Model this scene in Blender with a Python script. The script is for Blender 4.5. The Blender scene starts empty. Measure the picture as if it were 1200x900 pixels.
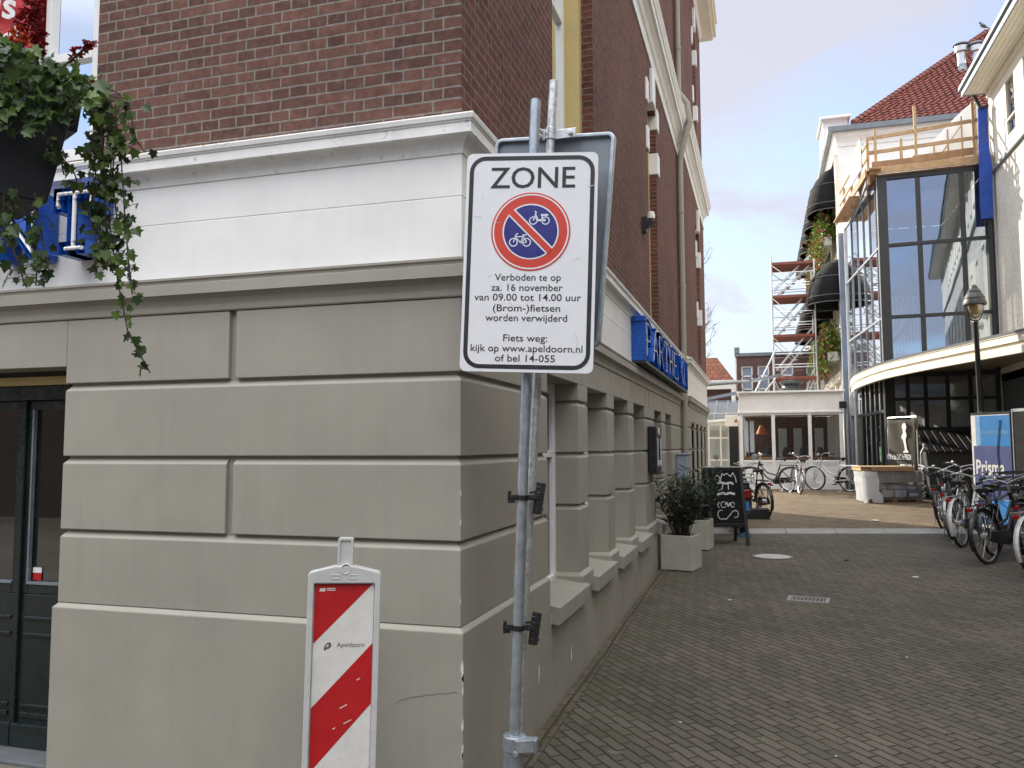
import bpy, bmesh, math, random
from mathutils import Vector, Matrix
S = bpy.context.scene
COL = S.collection
rnd = random.Random(7)
R_ = math.radians

# ------------------------------------------------------------------ camera, sky, sun, exposure
cam = bpy.data.objects.new('camera', bpy.data.cameras.new('camera'))
COL.objects.link(cam)
cam.data.sensor_width = 36
cam.data.lens = 965 / 1200 * 36
cam.data.clip_start = 0.05
cam.data.clip_end = 3000
rows = ((0.95708955, 0.02542671, 0.2886747), (0.2897721, -0.07219578, -0.95436885), (-0.00342536, 0.99706632, -0.07646578))
cam.matrix_world = Matrix.Translation((0, 0, 1.68)) @ Matrix(rows).to_4x4()
S.camera = cam
SUN_EL, SUN_AZ = R_(26), R_(-51)          # azimuth measured from +Y towards +X
sun = bpy.data.objects.new('sun', bpy.data.lights.new('sun', 'SUN'))
COL.objects.link(sun)
sun.data.energy = 2.0
sun.data.angle = R_(0.5)
sun.data.color = (1.0, 0.90, 0.74)
sd = Vector((math.sin(SUN_AZ) * math.cos(SUN_EL), math.cos(SUN_AZ) * math.cos(SUN_EL), math.sin(SUN_EL)))
sun.rotation_euler = sd.to_track_quat('Z', 'Y').to_euler()
S.view_settings.view_transform = 'Standard'
S.view_settings.look = 'None'
S.view_settings.exposure = 2.05
S.view_settings.gamma = 1
S.view_settings.use_curve_mapping = False
S.cycles.max_bounces = 8
S.cycles.transparent_max_bounces = 16

W = bpy.data.worlds.new('World')
S.world = W
W.use_nodes = True
wn, wl = W.node_tree.nodes, W.node_tree.links
bg = wn['Background']
bg.inputs['Strength'].default_value = 0.078
sky = wn.new('ShaderNodeTexSky')
sky.sky_type = 'NISHITA'
sky.sun_disc = False
sky.sun_elevation = SUN_EL
sky.sun_rotation = SUN_AZ
sky.air_density = 1.0
sky.dust_density = 0.7
sky.ozone_density = 3.0
# thin cloud: wisps of noise on the sky's direction vector
tc = wn.new('ShaderNodeTexCoord')
sep = wn.new('ShaderNodeSeparateXYZ'); wl.new(tc.outputs['Generated'], sep.inputs[0])
zc = wn.new('ShaderNodeMath'); zc.operation = 'ADD'; zc.inputs[1].default_value = 0.12; wl.new(sep.outputs['Z'], zc.inputs[0])
zm = wn.new('ShaderNodeMath'); zm.operation = 'MAXIMUM'; zm.inputs[1].default_value = 0.05; wl.new(zc.outputs[0], zm.inputs[0])
dx = wn.new('ShaderNodeMath'); dx.operation = 'DIVIDE'; wl.new(sep.outputs['X'], dx.inputs[0]); wl.new(zm.outputs[0], dx.inputs[1])
dy = wn.new('ShaderNodeMath'); dy.operation = 'DIVIDE'; wl.new(sep.outputs['Y'], dy.inputs[0]); wl.new(zm.outputs[0], dy.inputs[1])
cb = wn.new('ShaderNodeCombineXYZ'); wl.new(dx.outputs[0], cb.inputs[0]); wl.new(dy.outputs[0], cb.inputs[1])
mpg = wn.new('ShaderNodeMapping'); mpg.inputs['Scale'].default_value = (1.3, 1.0, 1); mpg.inputs['Location'].default_value = (3.1, 0.4, 0)
wl.new(cb.outputs[0], mpg.inputs['Vector'])
nz = wn.new('ShaderNodeTexNoise'); nz.inputs['Scale'].default_value = 0.75; nz.inputs['Detail'].default_value = 9; nz.inputs['Roughness'].default_value = 0.58; nz.inputs['Distortion'].default_value = 0.5
wl.new(mpg.outputs[0], nz.inputs['Vector'])
cr = wn.new('ShaderNodeValToRGB'); cr.color_ramp.elements[0].position = 0.33; cr.color_ramp.elements[1].position = 0.58
wl.new(nz.outputs['Fac'], cr.inputs[0])
def wmath(op, a_, b_, clamp=False):
    n = wn.new('ShaderNodeMath'); n.operation = op; n.use_clamp = clamp
    for i, v in enumerate((a_, b_)):
        if isinstance(v, (int, float)): n.inputs[i].default_value = v
        else: wl.new(v, n.inputs[i])
    return n.outputs[0]
# bright unseen cloud added high behind the viewer to lift the shade; low haze whitens the horizon
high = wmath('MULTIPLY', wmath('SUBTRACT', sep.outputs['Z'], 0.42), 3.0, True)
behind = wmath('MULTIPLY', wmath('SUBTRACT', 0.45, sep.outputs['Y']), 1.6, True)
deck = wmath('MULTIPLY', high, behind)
hz1 = wmath('POWER', wmath('SUBTRACT', 1.0, wmath('MULTIPLY', sep.outputs['Z'], 1.8, True)), 0.9)
haze_f = wmath('MULTIPLY', wmath('MULTIPLY', hz1, 0.97), wmath('MULTIPLY', wmath('ADD', sep.outputs['Y'], 0.5), 0.8, True))
c1 = wmath('ADD', wmath('MULTIPLY', cr.outputs[0], 0.84), 0.05)
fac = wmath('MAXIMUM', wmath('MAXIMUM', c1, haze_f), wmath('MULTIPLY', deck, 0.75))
mx = wn.new('ShaderNodeMix'); mx.data_type = 'RGBA'
wl.new(fac, mx.inputs[0]); wl.new(sky.outputs[0], mx.inputs[6])
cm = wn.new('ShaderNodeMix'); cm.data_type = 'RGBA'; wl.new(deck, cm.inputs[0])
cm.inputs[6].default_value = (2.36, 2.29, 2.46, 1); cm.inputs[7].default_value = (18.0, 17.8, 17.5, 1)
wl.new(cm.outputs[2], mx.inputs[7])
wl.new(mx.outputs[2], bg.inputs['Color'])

# ------------------------------------------------------------------ material helpers
def newmat(name):
    m = bpy.data.materials.new(name); m.use_nodes = True
    return m, m.node_tree.nodes, m.node_tree.links, m.node_tree.nodes['Principled BSDF']

class X:
    """a scalar node expression"""
    def __init__(s, nt, k): s.nt, s.k = nt, k
    def op(s, o, b=None, c=None):
        n = s.nt.nodes.new('ShaderNodeMath'); n.operation = o
        for i, v in enumerate((s, b, c)):
            if v is None: continue
            if isinstance(v, X):
                if isinstance(v.k, (int, float)): n.inputs[i].default_value = v.k
                else: s.nt.links.new(v.k, n.inputs[i])
            else: n.inputs[i].default_value = v
        return X(s.nt, n.outputs[0])
    def __add__(s, b): return s.op('ADD', b)
    def __sub__(s, b): return s.op('SUBTRACT', b)
    def __mul__(s, b): return s.op('MULTIPLY', b)
    def __truediv__(s, b): return s.op('DIVIDE', b)
    def floor(s): return s.op('FLOOR')
    def fmod(s, b): return s.op('FLOORED_MODULO', b)
    def lt(s, b): return s.op('LESS_THAN', b)
    def min(s, b): return s.op('MINIMUM', b)

def pos(nt):
    g = nt.nodes.new('ShaderNodeNewGeometry'); s = nt.nodes.new('ShaderNodeSeparateXYZ')
    nt.links.new(g.outputs['Position'], s.inputs[0])
    return X(nt, s.outputs[0]), X(nt, s.outputs[1]), X(nt, s.outputs[2]), g

def noise(nt, scale, detail=4, rough=0.55, vec=None, sc=None):
    n = nt.nodes.new('ShaderNodeTexNoise'); n.inputs['Scale'].default_value = scale
    n.inputs['Detail'].default_value = detail; n.inputs['Roughness'].default_value = rough
    if vec is None:
        t = nt.nodes.new('ShaderNodeTexCoord'); vec = t.outputs['Object']
    if sc:
        mp = nt.nodes.new('ShaderNodeMapping'); mp.inputs['Scale'].default_value = sc
        nt.links.new(vec, mp.inputs[0]); vec = mp.outputs[0]
    nt.links.new(vec, n.inputs['Vector'])
    return n.outputs['Fac']

def ramp(nt, fac, stops):
    r = nt.nodes.new('ShaderNodeValToRGB'); e = r.color_ramp.elements
    while len(e) < len(stops): e.new(0.5)
    for i, (p, c) in enumerate(stops):
        e[i].position = p; e[i].color = (c if len(c) == 4 else (*c, 1))
    nt.links.new(fac, r.inputs[0]); return r.outputs[0]

def mixc(nt, fac, a, b, mode='MIX'):
    n = nt.nodes.new('ShaderNodeMix'); n.data_type = 'RGBA'; n.blend_type = mode
    for i, v in ((0, fac), (6, a), (7, b)):
        if isinstance(v, X): v = v.k
        if isinstance(v, (int, float)): n.inputs[i].default_value = v
        elif isinstance(v, tuple): n.inputs[i].default_value = (*v, 1) if len(v) == 3 else v
        else: nt.links.new(v, n.inputs[i])
    return n.outputs[2]

def bump(nt, h, strength=0.3, dist=0.01):
    b = nt.nodes.new('ShaderNodeBump'); b.inputs['Strength'].default_value = strength; b.inputs['Distance'].default_value = dist
    if isinstance(h, X): h = h.k
    nt.links.new(h, b.inputs['Height']); return b.outputs[0]

def paint(name, c, rough=0.5, metal=0.0, var=0.12, scale=6, bmp=0.08, fine=120, streak=0.0, dirt=None, spec=0.5, dirt_t=0.66, dirt_s=38):
    """plain surface with blotchy variation, optional run-off streaks and dirt specks"""
    m, N, L, b = newmat(name); nt = m.node_tree
    k = noise(nt, scale, 5)
    lo = tuple(max(0, v * (1 - var)) for v in c); hi = tuple(min(1, v * (1 + var)) for v in c)
    colr = ramp(nt, k, [(0.3, lo), (0.7, hi)])
    if streak:
        s = noise(nt, 3.0, 4, 0.6, sc=(5, 5, 0.35))
        colr = mixc(nt, X(nt, ramp(nt, s, [(0.5, (0, 0, 0)), (0.75, (1, 1, 1))])) * streak, colr, tuple(v * 0.55 for v in c))
    if dirt:
        s = noise(nt, dirt_s, 4, 0.7)
        colr = mixc(nt, X(nt, ramp(nt, s, [(dirt_t, (0, 0, 0)), (dirt_t + .08, (1, 1, 1))])) * 0.6, colr, dirt)
    L.new(colr, b.inputs['Base Color'])
    b.inputs['Roughness'].default_value = rough; b.inputs['Metallic'].default_value = metal
    b.inputs['Specular IOR Level'].default_value = spec
    rr = ramp(nt, noise(nt, scale * 4, 3), [(0.3, (max(0, rough - 0.1),) * 3), (0.7, (min(1, rough + 0.1),) * 3)])
    L.new(rr, b.inputs['Roughness'])
    if bmp: L.new(bump(nt, noise(nt, fine, 3), bmp, 0.004), b.inputs['Normal'])
    return m

def glass(name, tint=(0.8, 0.85, 0.86), refl=0.25, rough=0.01, gcol=(0.95, 0.97, 1)):
    m = bpy.data.materials.new(name); m.use_nodes = True; nt = m.node_tree; N, L = nt.nodes, nt.links
    N.remove(N['Principled BSDF'])
    t = N.new('ShaderNodeBsdfTransparent'); t.inputs[0].default_value = (*tint, 1)
    g = N.new('ShaderNodeBsdfGlossy'); g.inputs['Roughness'].default_value = rough; g.inputs[0].default_value = (*gcol, 1)
    fr = N.new('ShaderNodeLayerWeight'); fr.inputs[0].default_value = 0.35
    f = X(nt, fr.outputs['Fresnel']) * (1 - refl) + refl
    mxs = N.new('ShaderNodeMixShader'); L.new(f.k, mxs.inputs[0]); L.new(t.outputs[0], mxs.inputs[1]); L.new(g.outputs[0], mxs.inputs[2])
    L.new(bump(nt, noise(nt, 0.9, 2), 0.06, 0.02), g.inputs['Normal'])
    L.new(mxs.outputs[0], N['Material Output'].inputs[0])
    return m

def brickmat(name, c1, c2, mort, bw=0.205, bh=0.057, ms=0.011, squash=0.5, bumpd=0.006, var=0.3):
    m, N, L, b = newmat(name); nt = m.node_tree
    x, y, z, g = pos(nt)
    s = N.new('ShaderNodeSeparateXYZ'); L.new(g.outputs['True Normal'], s.inputs[0])
    nx = X(nt, s.outputs[0]).op('ABSOLUTE'); pick = nx.op('GREATER_THAN', 0.7)
    u = x * (pick * -1 + 1) + y * pick
    cbn = N.new('ShaderNodeCombineXYZ'); L.new(u.k, cbn.inputs[0]); L.new(z.k, cbn.inputs[1])
    wob = N.new('ShaderNodeTexNoise'); wob.inputs['Scale'].default_value = 9; L.new(cbn.outputs[0], wob.inputs['Vector'])
    wm = N.new('ShaderNodeVectorMath'); wm.operation = 'MULTIPLY_ADD'; wm.inputs[1].default_value = (0.007, 0.007, 0)
    L.new(wob.outputs['Color'], wm.inputs[0]); L.new(cbn.outputs[0], wm.inputs[2])
    t = N.new('ShaderNodeTexBrick'); L.new(wm.outputs[0], t.inputs['Vector'])
    t.offset = 0.5; t.offset_frequency = 2; t.squash = squash; t.squash_frequency = 2
    t.inputs['Scale'].default_value = 1; t.inputs['Brick Width'].default_value = bw; t.inputs['Row Height'].default_value = bh
    t.inputs['Mortar Size'].default_value = ms / 2; t.inputs['Mortar Smooth'].default_value = 0.25; t.inputs['Bias'].default_value = 0
    t.inputs['Color1'].default_value = (*c1, 1); t.inputs['Color2'].default_value = (*c2, 1); t.inputs['Mortar'].default_value = (*mort, 1)
    n1 = noise(nt, 25, 5, 0.65, g.outputs['Position'])
    c = mixc(nt, 1.0, t.outputs['Color'], ramp(nt, n1, [(0.3, (1 - var,) * 3), (0.75, (1 + var,) * 3)]), 'MULTIPLY')
    n2 = noise(nt, 0.8, 4, 0.6, g.outputs['Position'])
    c = mixc(nt, 1.0, c, ramp(nt, n2, [(0.3, (0.82, 0.82, 0.84)), (0.7, (1.1, 1.08, 1.06))]), 'MULTIPLY')
    bl = noise(nt, 17, 5, 0.7, g.outputs['Position'])
    c = mixc(nt, X(nt, ramp(nt, bl, [(0.56, (0, 0, 0)), (0.78, (1, 1, 1))])) * (X(nt, t.outputs['Fac']) * -1 + 1) * 0.30, c, tuple(min(.8, v * 1.2 + .14) for v in c1))
    L.new(c, b.inputs['Base Color']); b.inputs['Roughness'].default_value = 0.85; b.inputs['Specular IOR Level'].default_value = 0.2
    h = X(nt, t.outputs['Fac']) * -1 + X(nt, n1) * 0.35
    L.new(bump(nt, h, 0.8, bumpd), b.inputs['Normal'])
    return m

def clinkers(name, c_a, c_b, mort, w=0.079, L_=0.215, ang=-51, moss=True):
    """running-bond clinkers laid on the skew: every brick its own tone, uneven ends, dark joints"""
    m, N, L, b = newmat(name); nt = m.node_tree
    x, y, z, g = pos(nt)
    for sc, am in ((1.1, .05), (7, .016)):
        wb = N.new('ShaderNodeTexNoise'); wb.inputs['Scale'].default_value = sc; L.new(g.outputs['Position'], wb.inputs['Vector'])
        sw = N.new('ShaderNodeSeparateXYZ'); L.new(wb.outputs['Color'], sw.inputs[0])
        x = x + (X(nt, sw.outputs[0]) - 0.5) * am; y = y + (X(nt, sw.outputs[1]) - 0.5) * am
    ca, sa = math.cos(R_(ang)), math.sin(R_(ang))
    u = (x * ca + y * sa) / L_; v = (y * ca - x * sa) / w
    j = v.floor()
    def wn(a, b_):
        cbn = N.new('ShaderNodeCombineXYZ'); L.new(a.k, cbn.inputs[0])
        if isinstance(b_, X): L.new(b_.k, cbn.inputs[1])
        else: cbn.inputs[1].default_value = b_
        q = N.new('ShaderNodeTexWhiteNoise'); q.noise_dimensions = '2D'; L.new(cbn.outputs[0], q.inputs['Vector']); return q.outputs['Value']
    u = u + j * 0.5 + (X(nt, wn(j, 3.3)) - 0.5) * 0.22
    i = u.floor()
    lx = (u - i) * (L_ / w); ly = v - j
    e = (lx.min(lx * -1 + L_ / w)).min(ly.min(ly * -1 + 1))
    rv = wn(i, j)
    base = ramp(nt, rv, [(0.0, c_a), (0.45, tuple((p + q) / 2 for p, q in zip(c_a, c_b))), (1.0, c_b)])
    n1 = noise(nt, 55, 4, 0.7, g.outputs['Position'])
    base = mixc(nt, 1.0, base, ramp(nt, n1, [(0.3, (0.72,) * 3), (0.72, (1.22,) * 3)]), 'MULTIPLY')
    n2 = noise(nt, 0.55, 5, 0.6, g.outputs['Position'])
    base = mixc(nt, 1.0, base, ramp(nt, n2, [(0.30, (0.66, 0.68, 0.68)), (0.70, (1.22, 1.18, 1.12))]), 'MULTIPLY')
    jm = X(nt, ramp(nt, (e + (X(nt, n1) - 0.5) * 0.10).k, [(0.03, (1, 1, 1)), (0.115, (0, 0, 0))]))
    mossn = noise(nt, 1.6, 4, 0.6, g.outputs['Position'])
    jc = mixc(nt, X(nt, ramp(nt, mossn, [(0.5, (0, 0, 0)), (0.62, (1, 1, 1))])), mort, (0.028, 0.034, 0.012))
    c = mixc(nt, jm, base, jc)
    if moss:
        near = (x - (-1.2)).op('ABSOLUTE')
        k = X(nt, ramp(nt, near.k, [(0.1, (1, 1, 1)), (0.9, (0, 0, 0))])) * X(nt, ramp(nt, noise(nt, 3.5, 4, 0.6, g.outputs['Position']), [(0.42, (0, 0, 0)), (0.62, (1, 1, 1))]))
        c = mixc(nt, k * 0.5, c, (0.065, 0.068, 0.032))
    spots = noise(nt, 7.5, 2, 0.4, g.outputs['Position'])
    c = mixc(nt, X(nt, ramp(nt, spots, [(0.735, (0, 0, 0)), (0.755, (1, 1, 1))])) * 0.4, c, (0.25, 0.235, 0.20))
    L.new(c, b.inputs['Base Color']); b.inputs['Roughness'].default_value = 0.78; b.inputs['Specular IOR Level'].default_value = 0.3
    h = X(nt, ramp(nt, e.k, [(0.0, (0, 0, 0)), (0.16, (1, 1, 1))])) + X(nt, rv) * 0.4 + X(nt, n1) * 0.35
    L.new(bump(nt, h, 0.8, 0.007), b.inputs['Normal'])
    return m

M = {}
M['stucco'] = paint('taupe_masonry_paint', (0.316, 0.298, 0.256), 0.55, var=0.08, scale=1.7, bmp=0.16, fine=80, streak=0.13, dirt=(0.17, 0.16, 0.13))
M['chip'] = paint('bare_plaster', (0.62, 0.60, 0.55), 0.9, var=0.2, scale=30)
M['white'] = paint('white_gloss_paint', (0.80, 0.80, 0.79), 0.42, var=0.05, scale=3, bmp=0.1, fine=60, streak=0.07, dirt=(0.45, 0.44, 0.40))
M['worn'] = paint('weathered_white_paint', (0.80, 0.80, 0.79), 0.45, var=0.07, scale=5, bmp=0.2, fine=50, streak=0.22, dirt=(0.30, 0.28, 0.24), dirt_t=0.615, dirt_s=24)
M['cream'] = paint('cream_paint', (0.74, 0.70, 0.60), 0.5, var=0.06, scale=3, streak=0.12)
M['yellow'] = paint('ochre_window_paint', (0.56, 0.44, 0.19), 0.45, var=0.06, scale=4)
M['brick'] = brickmat('red_brick', (0.175, 0.087, 0.067), (0.103, 0.054, 0.045), (0.235, 0.213, 0.187))
M['brick_shade'] = brickmat('shade_toned_red_brick', (0.17, 0.066, 0.052), (0.11, 0.045, 0.038), (0.20, 0.175, 0.15))  # the same red brick with the lane wall's shade put into its colour
M['dimmed_brick'] = brickmat('dimmed_brown_brick', (0.05, 0.04, 0.036), (0.036, 0.03, 0.028), (0.08, 0.075, 0.07))  # brick of the unseen houses, darkened to keep the door's reflection dim
M['brick_white'] = brickmat('white_painted_brick', (0.66, 0.64, 0.58), (0.58, 0.56, 0.50), (0.42, 0.40, 0.36), squash=1.0, bumpd=0.012, var=0.12)
M['brick_brown'] = brickmat('brown_brick', (0.15, 0.085, 0.078), (0.12, 0.07, 0.066), (0.20, 0.15, 0.14), squash=1.0)
M['paver'] = clinkers('brown_clinkers', (0.092, 0.080, 0.066), (0.138, 0.121, 0.100), (0.014, 0.0125, 0.010), .072, .205)
M['paver_edge'] = clinkers('edge_clinkers', (0.10, 0.080, 0.062), (0.14, 0.115, 0.09), (0.026, 0.023, 0.018), .11, .21, 90)
M['paver_sq'] = clinkers('tan_clinkers', (0.14, 0.105, 0.07), (0.23, 0.175, 0.115), (0.06, 0.05, 0.035), .09, .2, 13, False)
M['earth'] = paint('dusty_ground', (0.12, 0.105, 0.085), 0.9, var=0.3, scale=0.6)
M['bluestone'] = paint('dark_doorstep_stone', (0.10, 0.11, 0.12), 0.6, var=0.2, scale=6)
M['stone'] = paint('pale_kerb_stone', (0.27, 0.27, 0.265), 0.7, var=0.12, scale=3, bmp=0.2, dirt=(0.2, 0.2, 0.19))
M['door'] = paint('dark_green_gloss', (0.010, 0.017, 0.017), 0.28, var=0.2, scale=5)
M['black'] = paint('black_satin', (0.016, 0.016, 0.018), 0.4, var=0.2, scale=8)
M['rubber'] = paint('tyre_rubber', (0.018, 0.018, 0.018), 0.75, var=0.3, scale=20)
M['darkroom'] = paint('dim_interior', (0.035, 0.032, 0.03), 0.9)
M['galv'] = paint('galvanised_steel', (0.42, 0.47, 0.52), 0.38, 0.75, var=0.22, scale=22, bmp=0.06, streak=0.25)
M['spangle'] = paint('spangled_zinc', (0.60, 0.62, 0.62), 0.42, 0.7, var=0.3, scale=45, bmp=0.1)
M['signback'] = paint('grey_sheet_metal', (0.20, 0.225, 0.25), 0.45, 0.35, var=0.1, scale=6)
M['steel'] = paint('bright_steel', (0.62, 0.63, 0.63), 0.3, 0.85, var=0.1, scale=30)
M['clamp'] = paint('black_clamp_steel', (0.03, 0.03, 0.032), 0.45, 0.5, var=0.3, scale=40)
M['sheet_white'] = paint('reflective_white_sheet', (0.74, 0.755, 0.80), 0.4, var=0.03, scale=14, bmp=0.05, fine=400, dirt=(0.66, 0.66, 0.68))
M['sign_black'] = paint('sign_black', (0.025, 0.026, 0.03), 0.4)
M['sign_red'] = paint('sign_red', (0.58, 0.055, 0.035), 0.4, var=0.06)
M['sign_blue'] = paint('sign_blue', (0.022, 0.026, 0.20), 0.4, var=0.06)
M['bak_red'] = paint('reflective_red', (0.46, 0.012, 0.016), 0.38, var=0.1, scale=14, bmp=0.12, fine=260)
M['bak_white'] = paint('reflective_white', (0.70, 0.69, 0.67), 0.38, var=0.08, scale=14, bmp=0.14, fine=260, streak=0.12, dirt=(0.42, 0.40, 0.37))
M['plastic_grey'] = paint('pale_grey_plastic', (0.52, 0.53, 0.53), 0.5, var=0.08, scale=10, dirt=(0.3, 0.3, 0.28))
M['letter_blue'] = paint('blue_enamel', (0.008, 0.085, 0.42), 0.3, var=0.12, scale=8)
M['navy'] = paint('dark_blue_enamel', (0.006, 0.03, 0.16), 0.35)
M['neon'] = paint('white_neon_tube', (0.80, 0.79, 0.77), 0.25, var=0.04)
M['planter'] = paint('planter_fibre', (0.40, 0.40, 0.35), 0.7, var=0.1, scale=6, bmp=0.15)
M['trough'] = paint('dark_blue_grey_plastic', (0.012, 0.014, 0.021), 0.45, var=0.15, scale=5)
M['soil'] = paint('soil', (0.03, 0.022, 0.015), 0.95)
def leafmat(name, a, b_, rough=0.45, sc=9):
    m, N, L, b = newmat(name); nt = m.node_tree
    gi = N.new('ShaderNodeNewGeometry')
    c = ramp(nt, gi.outputs['Random Per Island'], [(0.0, a), (0.65, tuple((p + q) / 2 for p, q in zip(a, b_))), (1.0, b_)])
    L.new(c, b.inputs['Base Color']); b.inputs['Roughness'].default_value = rough
    t = N.new('ShaderNodeBsdfTranslucent'); L.new(c, t.inputs[0])
    ms = N.new('ShaderNodeMixShader'); ms.inputs[0].default_value = 0.25
    L.new(b.outputs[0], ms.inputs[1]); L.new(t.outputs[0], ms.inputs[2]); L.new(ms.outputs[0], N['Material Output'].inputs[0])
    return m
M['ivy'] = leafmat('ivy_leaf', (0.012, 0.032, 0.010), (0.14, 0.23, 0.05))
M['oleander'] = leafmat('oleander_leaf', (0.016, 0.036, 0.020), (0.055, 0.085, 0.048))
M['boxleaf'] = leafmat('window_box_leaf', (0.04, 0.10, 0.01), (0.22, 0.30, 0.04))
M['boxred'] = leafmat('window_box_flower', (0.25, 0.06, 0.03), (0.38, 0.16, 0.12))
M['petal'] = leafmat('dark_red_petal', (0.13, 0.004, 0.007), (0.33, 0.010, 0.014))
M['orange'] = leafmat('orange_petal', (0.5, 0.06, 0.015), (0.62, 0.10, 0.03))
M['autumn'] = leafmat('autumn_leaf', (0.12, 0.09, 0.03), (0.22, 0.13, 0.04))
M['stem'] = paint('stem_brown', (0.06, 0.045, 0.03), 0.8)
M['bark'] = paint('pale_bark', (0.20, 0.18, 0.16), 0.9, var=0.3)
M['tile'] = paint('red_roof_tile', (0.19, 0.056, 0.038), 0.5, var=0.3, scale=3, bmp=0.2)
M['tile_or'] = brickmat('orange_roof_tile', (0.26, 0.095, 0.05), (0.17, 0.07, 0.045), (0.07, 0.04, 0.03), bw=0.25, bh=0.22, ms=0.03, squash=1.0)
M['zinc'] = paint('zinc_sheet', (0.22, 0.25, 0.28), 0.5, 0.4, var=0.12)
M['wood'] = paint('new_timber', (0.42, 0.28, 0.15), 0.7, var=0.2, scale=9, bmp=0.15)
M['ply'] = paint('plywood', (0.30, 0.17, 0.085), 0.7, var=0.2, scale=5)
M['tarp'] = paint('blue_tarpaulin', (0.006, 0.055, 0.36), 0.45, var=0.25, scale=4, bmp=0.3, fine=20)
M['film'] = paint('white_plastic_film', (0.78, 0.80, 0.82), 0.3, var=0.1, scale=2, bmp=0.5, fine=9)
_n = M['film'].node_tree; _t = _n.nodes.new('ShaderNodeBsdfTranslucent'); _t.inputs[0].default_value = (.82, .84, .86, 1)
_m = _n.nodes.new('ShaderNodeMixShader'); _m.inputs[0].default_value = .5
_n.links.new(_n.nodes['Principled BSDF'].outputs[0], _m.inputs[1]); _n.links.new(_t.outputs[0], _m.inputs[2]); _n.links.new(_m.outputs[0], _n.nodes['Material Output'].inputs[0])
M['film_blue'] = paint('pale_blue_film', (0.42, 0.60, 0.72), 0.3, var=0.1, scale=2, bmp=0.3, fine=9)
M['awning'] = paint('black_awning_cloth', (0.012, 0.012, 0.013), 0.85, spec=0.15, var=0.3, scale=3, bmp=0.3, fine=30)
M['alu'] = paint('aluminium_tube', (0.62, 0.63, 0.64), 0.35, 0.6, var=0.1)
M['deckred'] = paint('orange_red_toe_board', (0.19, 0.055, 0.035), 0.6, var=0.2)
M['frame_dark'] = paint('anthracite_frame', (0.028, 0.031, 0.035), 0.4, var=0.12)
M['concrete'] = paint('rough_wall_inside', (0.46, 0.45, 0.38), 0.9, var=0.25, scale=0.8, bmp=0.3, fine=20)
M['glass_hall'] = glass('hall_glass', (0.72, 0.76, 0.76), 0.42, gcol=(0.68, 0.80, 1.0))
M['glass_low'] = glass('clear_glass', (0.86, 0.88, 0.87), 0.08)
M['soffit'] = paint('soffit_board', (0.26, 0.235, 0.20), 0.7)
M['glass_side'] = glass('hall_side_glass', (0.74, 0.76, 0.74), 0.42)
M['glass_dark'] = glass('shop_glass', (0.5, 0.53, 0.53), 0.09)
M['glass_roof'] = glass('roof_glass', (0.6, 0.64, 0.64), 0.03, .2)
M['glass_win'] = glass('window_glass', (0.66, 0.70, 0.72), 0.20)
M['curtain'] = paint('pale_blind', (0.60, 0.66, 0.74), 0.8, var=0.05)
M['bluewin'] = paint('blue_grey_window_tone', (0.22, 0.27, 0.36), 0.5, var=0.15, scale=2)
M['grey_body'] = paint('dark_grey_bin_plastic', (0.05, 0.055, 0.058), 0.5, var=0.2)
M['tarp_grey'] = paint('grey_banner_cloth', (0.075, 0.072, 0.060), 0.9, spec=0.1, var=0.12, scale=2.5, bmp=0.4, fine=6)
M['panel_lblue'] = paint('panel_light_blue', (0.045, 0.21, 0.52), 0.35, var=0.08)
M['panel_violet'] = paint('panel_slate_blue', (0.085, 0.10, 0.24), 0.35, var=0.08)
M['panel_white'] = paint('panel_white', (0.72, 0.73, 0.72), 0.4)
M['panel_pale'] = paint('panel_pale_blue', (0.20, 0.38, 0.62), 0.4)
M['chalk'] = paint('chalk_line', (0.55, 0.56, 0.58), 0.9, var=0.2, scale=60)
M['board'] = paint('chalkboard_black', (0.009, 0.0095, 0.011), 0.8, var=0.25, scale=6, spec=0.15)
M['redlens'] = paint('red_lens', (0.36, 0.010, 0.009), 0.2, var=0.1)
M['plate_blue'] = paint('blue_number_plate', (0.05, 0.24, 0.62), 0.35)
M['bike_black'] = paint('bike_black', (0.014, 0.014, 0.016), 0.3, var=0.2)
M['bike_grey'] = paint('bike_silver_grey', (0.30, 0.32, 0.33), 0.3, 0.5, var=0.08)
M['bike_white'] = paint('bike_white', (0.62, 0.63, 0.62), 0.3)
M['bike_dkgrey'] = paint('bike_dark_grey', (0.10, 0.11, 0.12), 0.3, 0.4)
M['leather'] = paint('black_saddle', (0.018, 0.017, 0.017), 0.5, var=0.2)
M['lampglass'] = glass('lamp_bowl_glass', (0.9, 0.86, 0.74), 0.15, 0.05)
M['bulb'] = paint('amber_bulb', (0.60, 0.42, 0.18), 0.4)
M['wrap'] = glass('stretch_wrap', (0.97, 0.98, 0.99), 0.10, 0.3)
M['carton'] = paint('grey_brown_carton', (0.46, 0.42, 0.39), 0.8, var=0.15)
M['parcel'] = paint('blue_white_parcels', (0.66, 0.69, 0.80), 0.6, var=0.35, scale=7)
M['parcel_blue'] = paint('blue_parcel', (0.08, 0.15, 0.36), 0.6, var=0.4, scale=8)
M['redflag'] = paint('red_flag_cloth', (0.50, 0.014, 0.022), 0.6, var=0.1)
M['rust'] = paint('rusty_tile', (0.30, 0.11, 0.05), 0.8, var=0.3)
M['castiron'] = paint('worn_cast_iron', (0.16, 0.155, 0.145), 0.55, 0.3, var=0.3, scale=20)
M['lid'] = paint('polished_steel_cover', (0.46, 0.445, 0.41), 0.5, 0.1, var=0.25, scale=18)
M['orange_glow'] = paint('orange_lampshade', (0.62, 0.16, 0.04), 0.6)
M['greenlit'] = paint('green_escape_sticker', (0.25, 0.55, 0.25), 0.5)
M['litter'] = paint('paper_litter', (0.6, 0.6, 0.57), 0.8)
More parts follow.
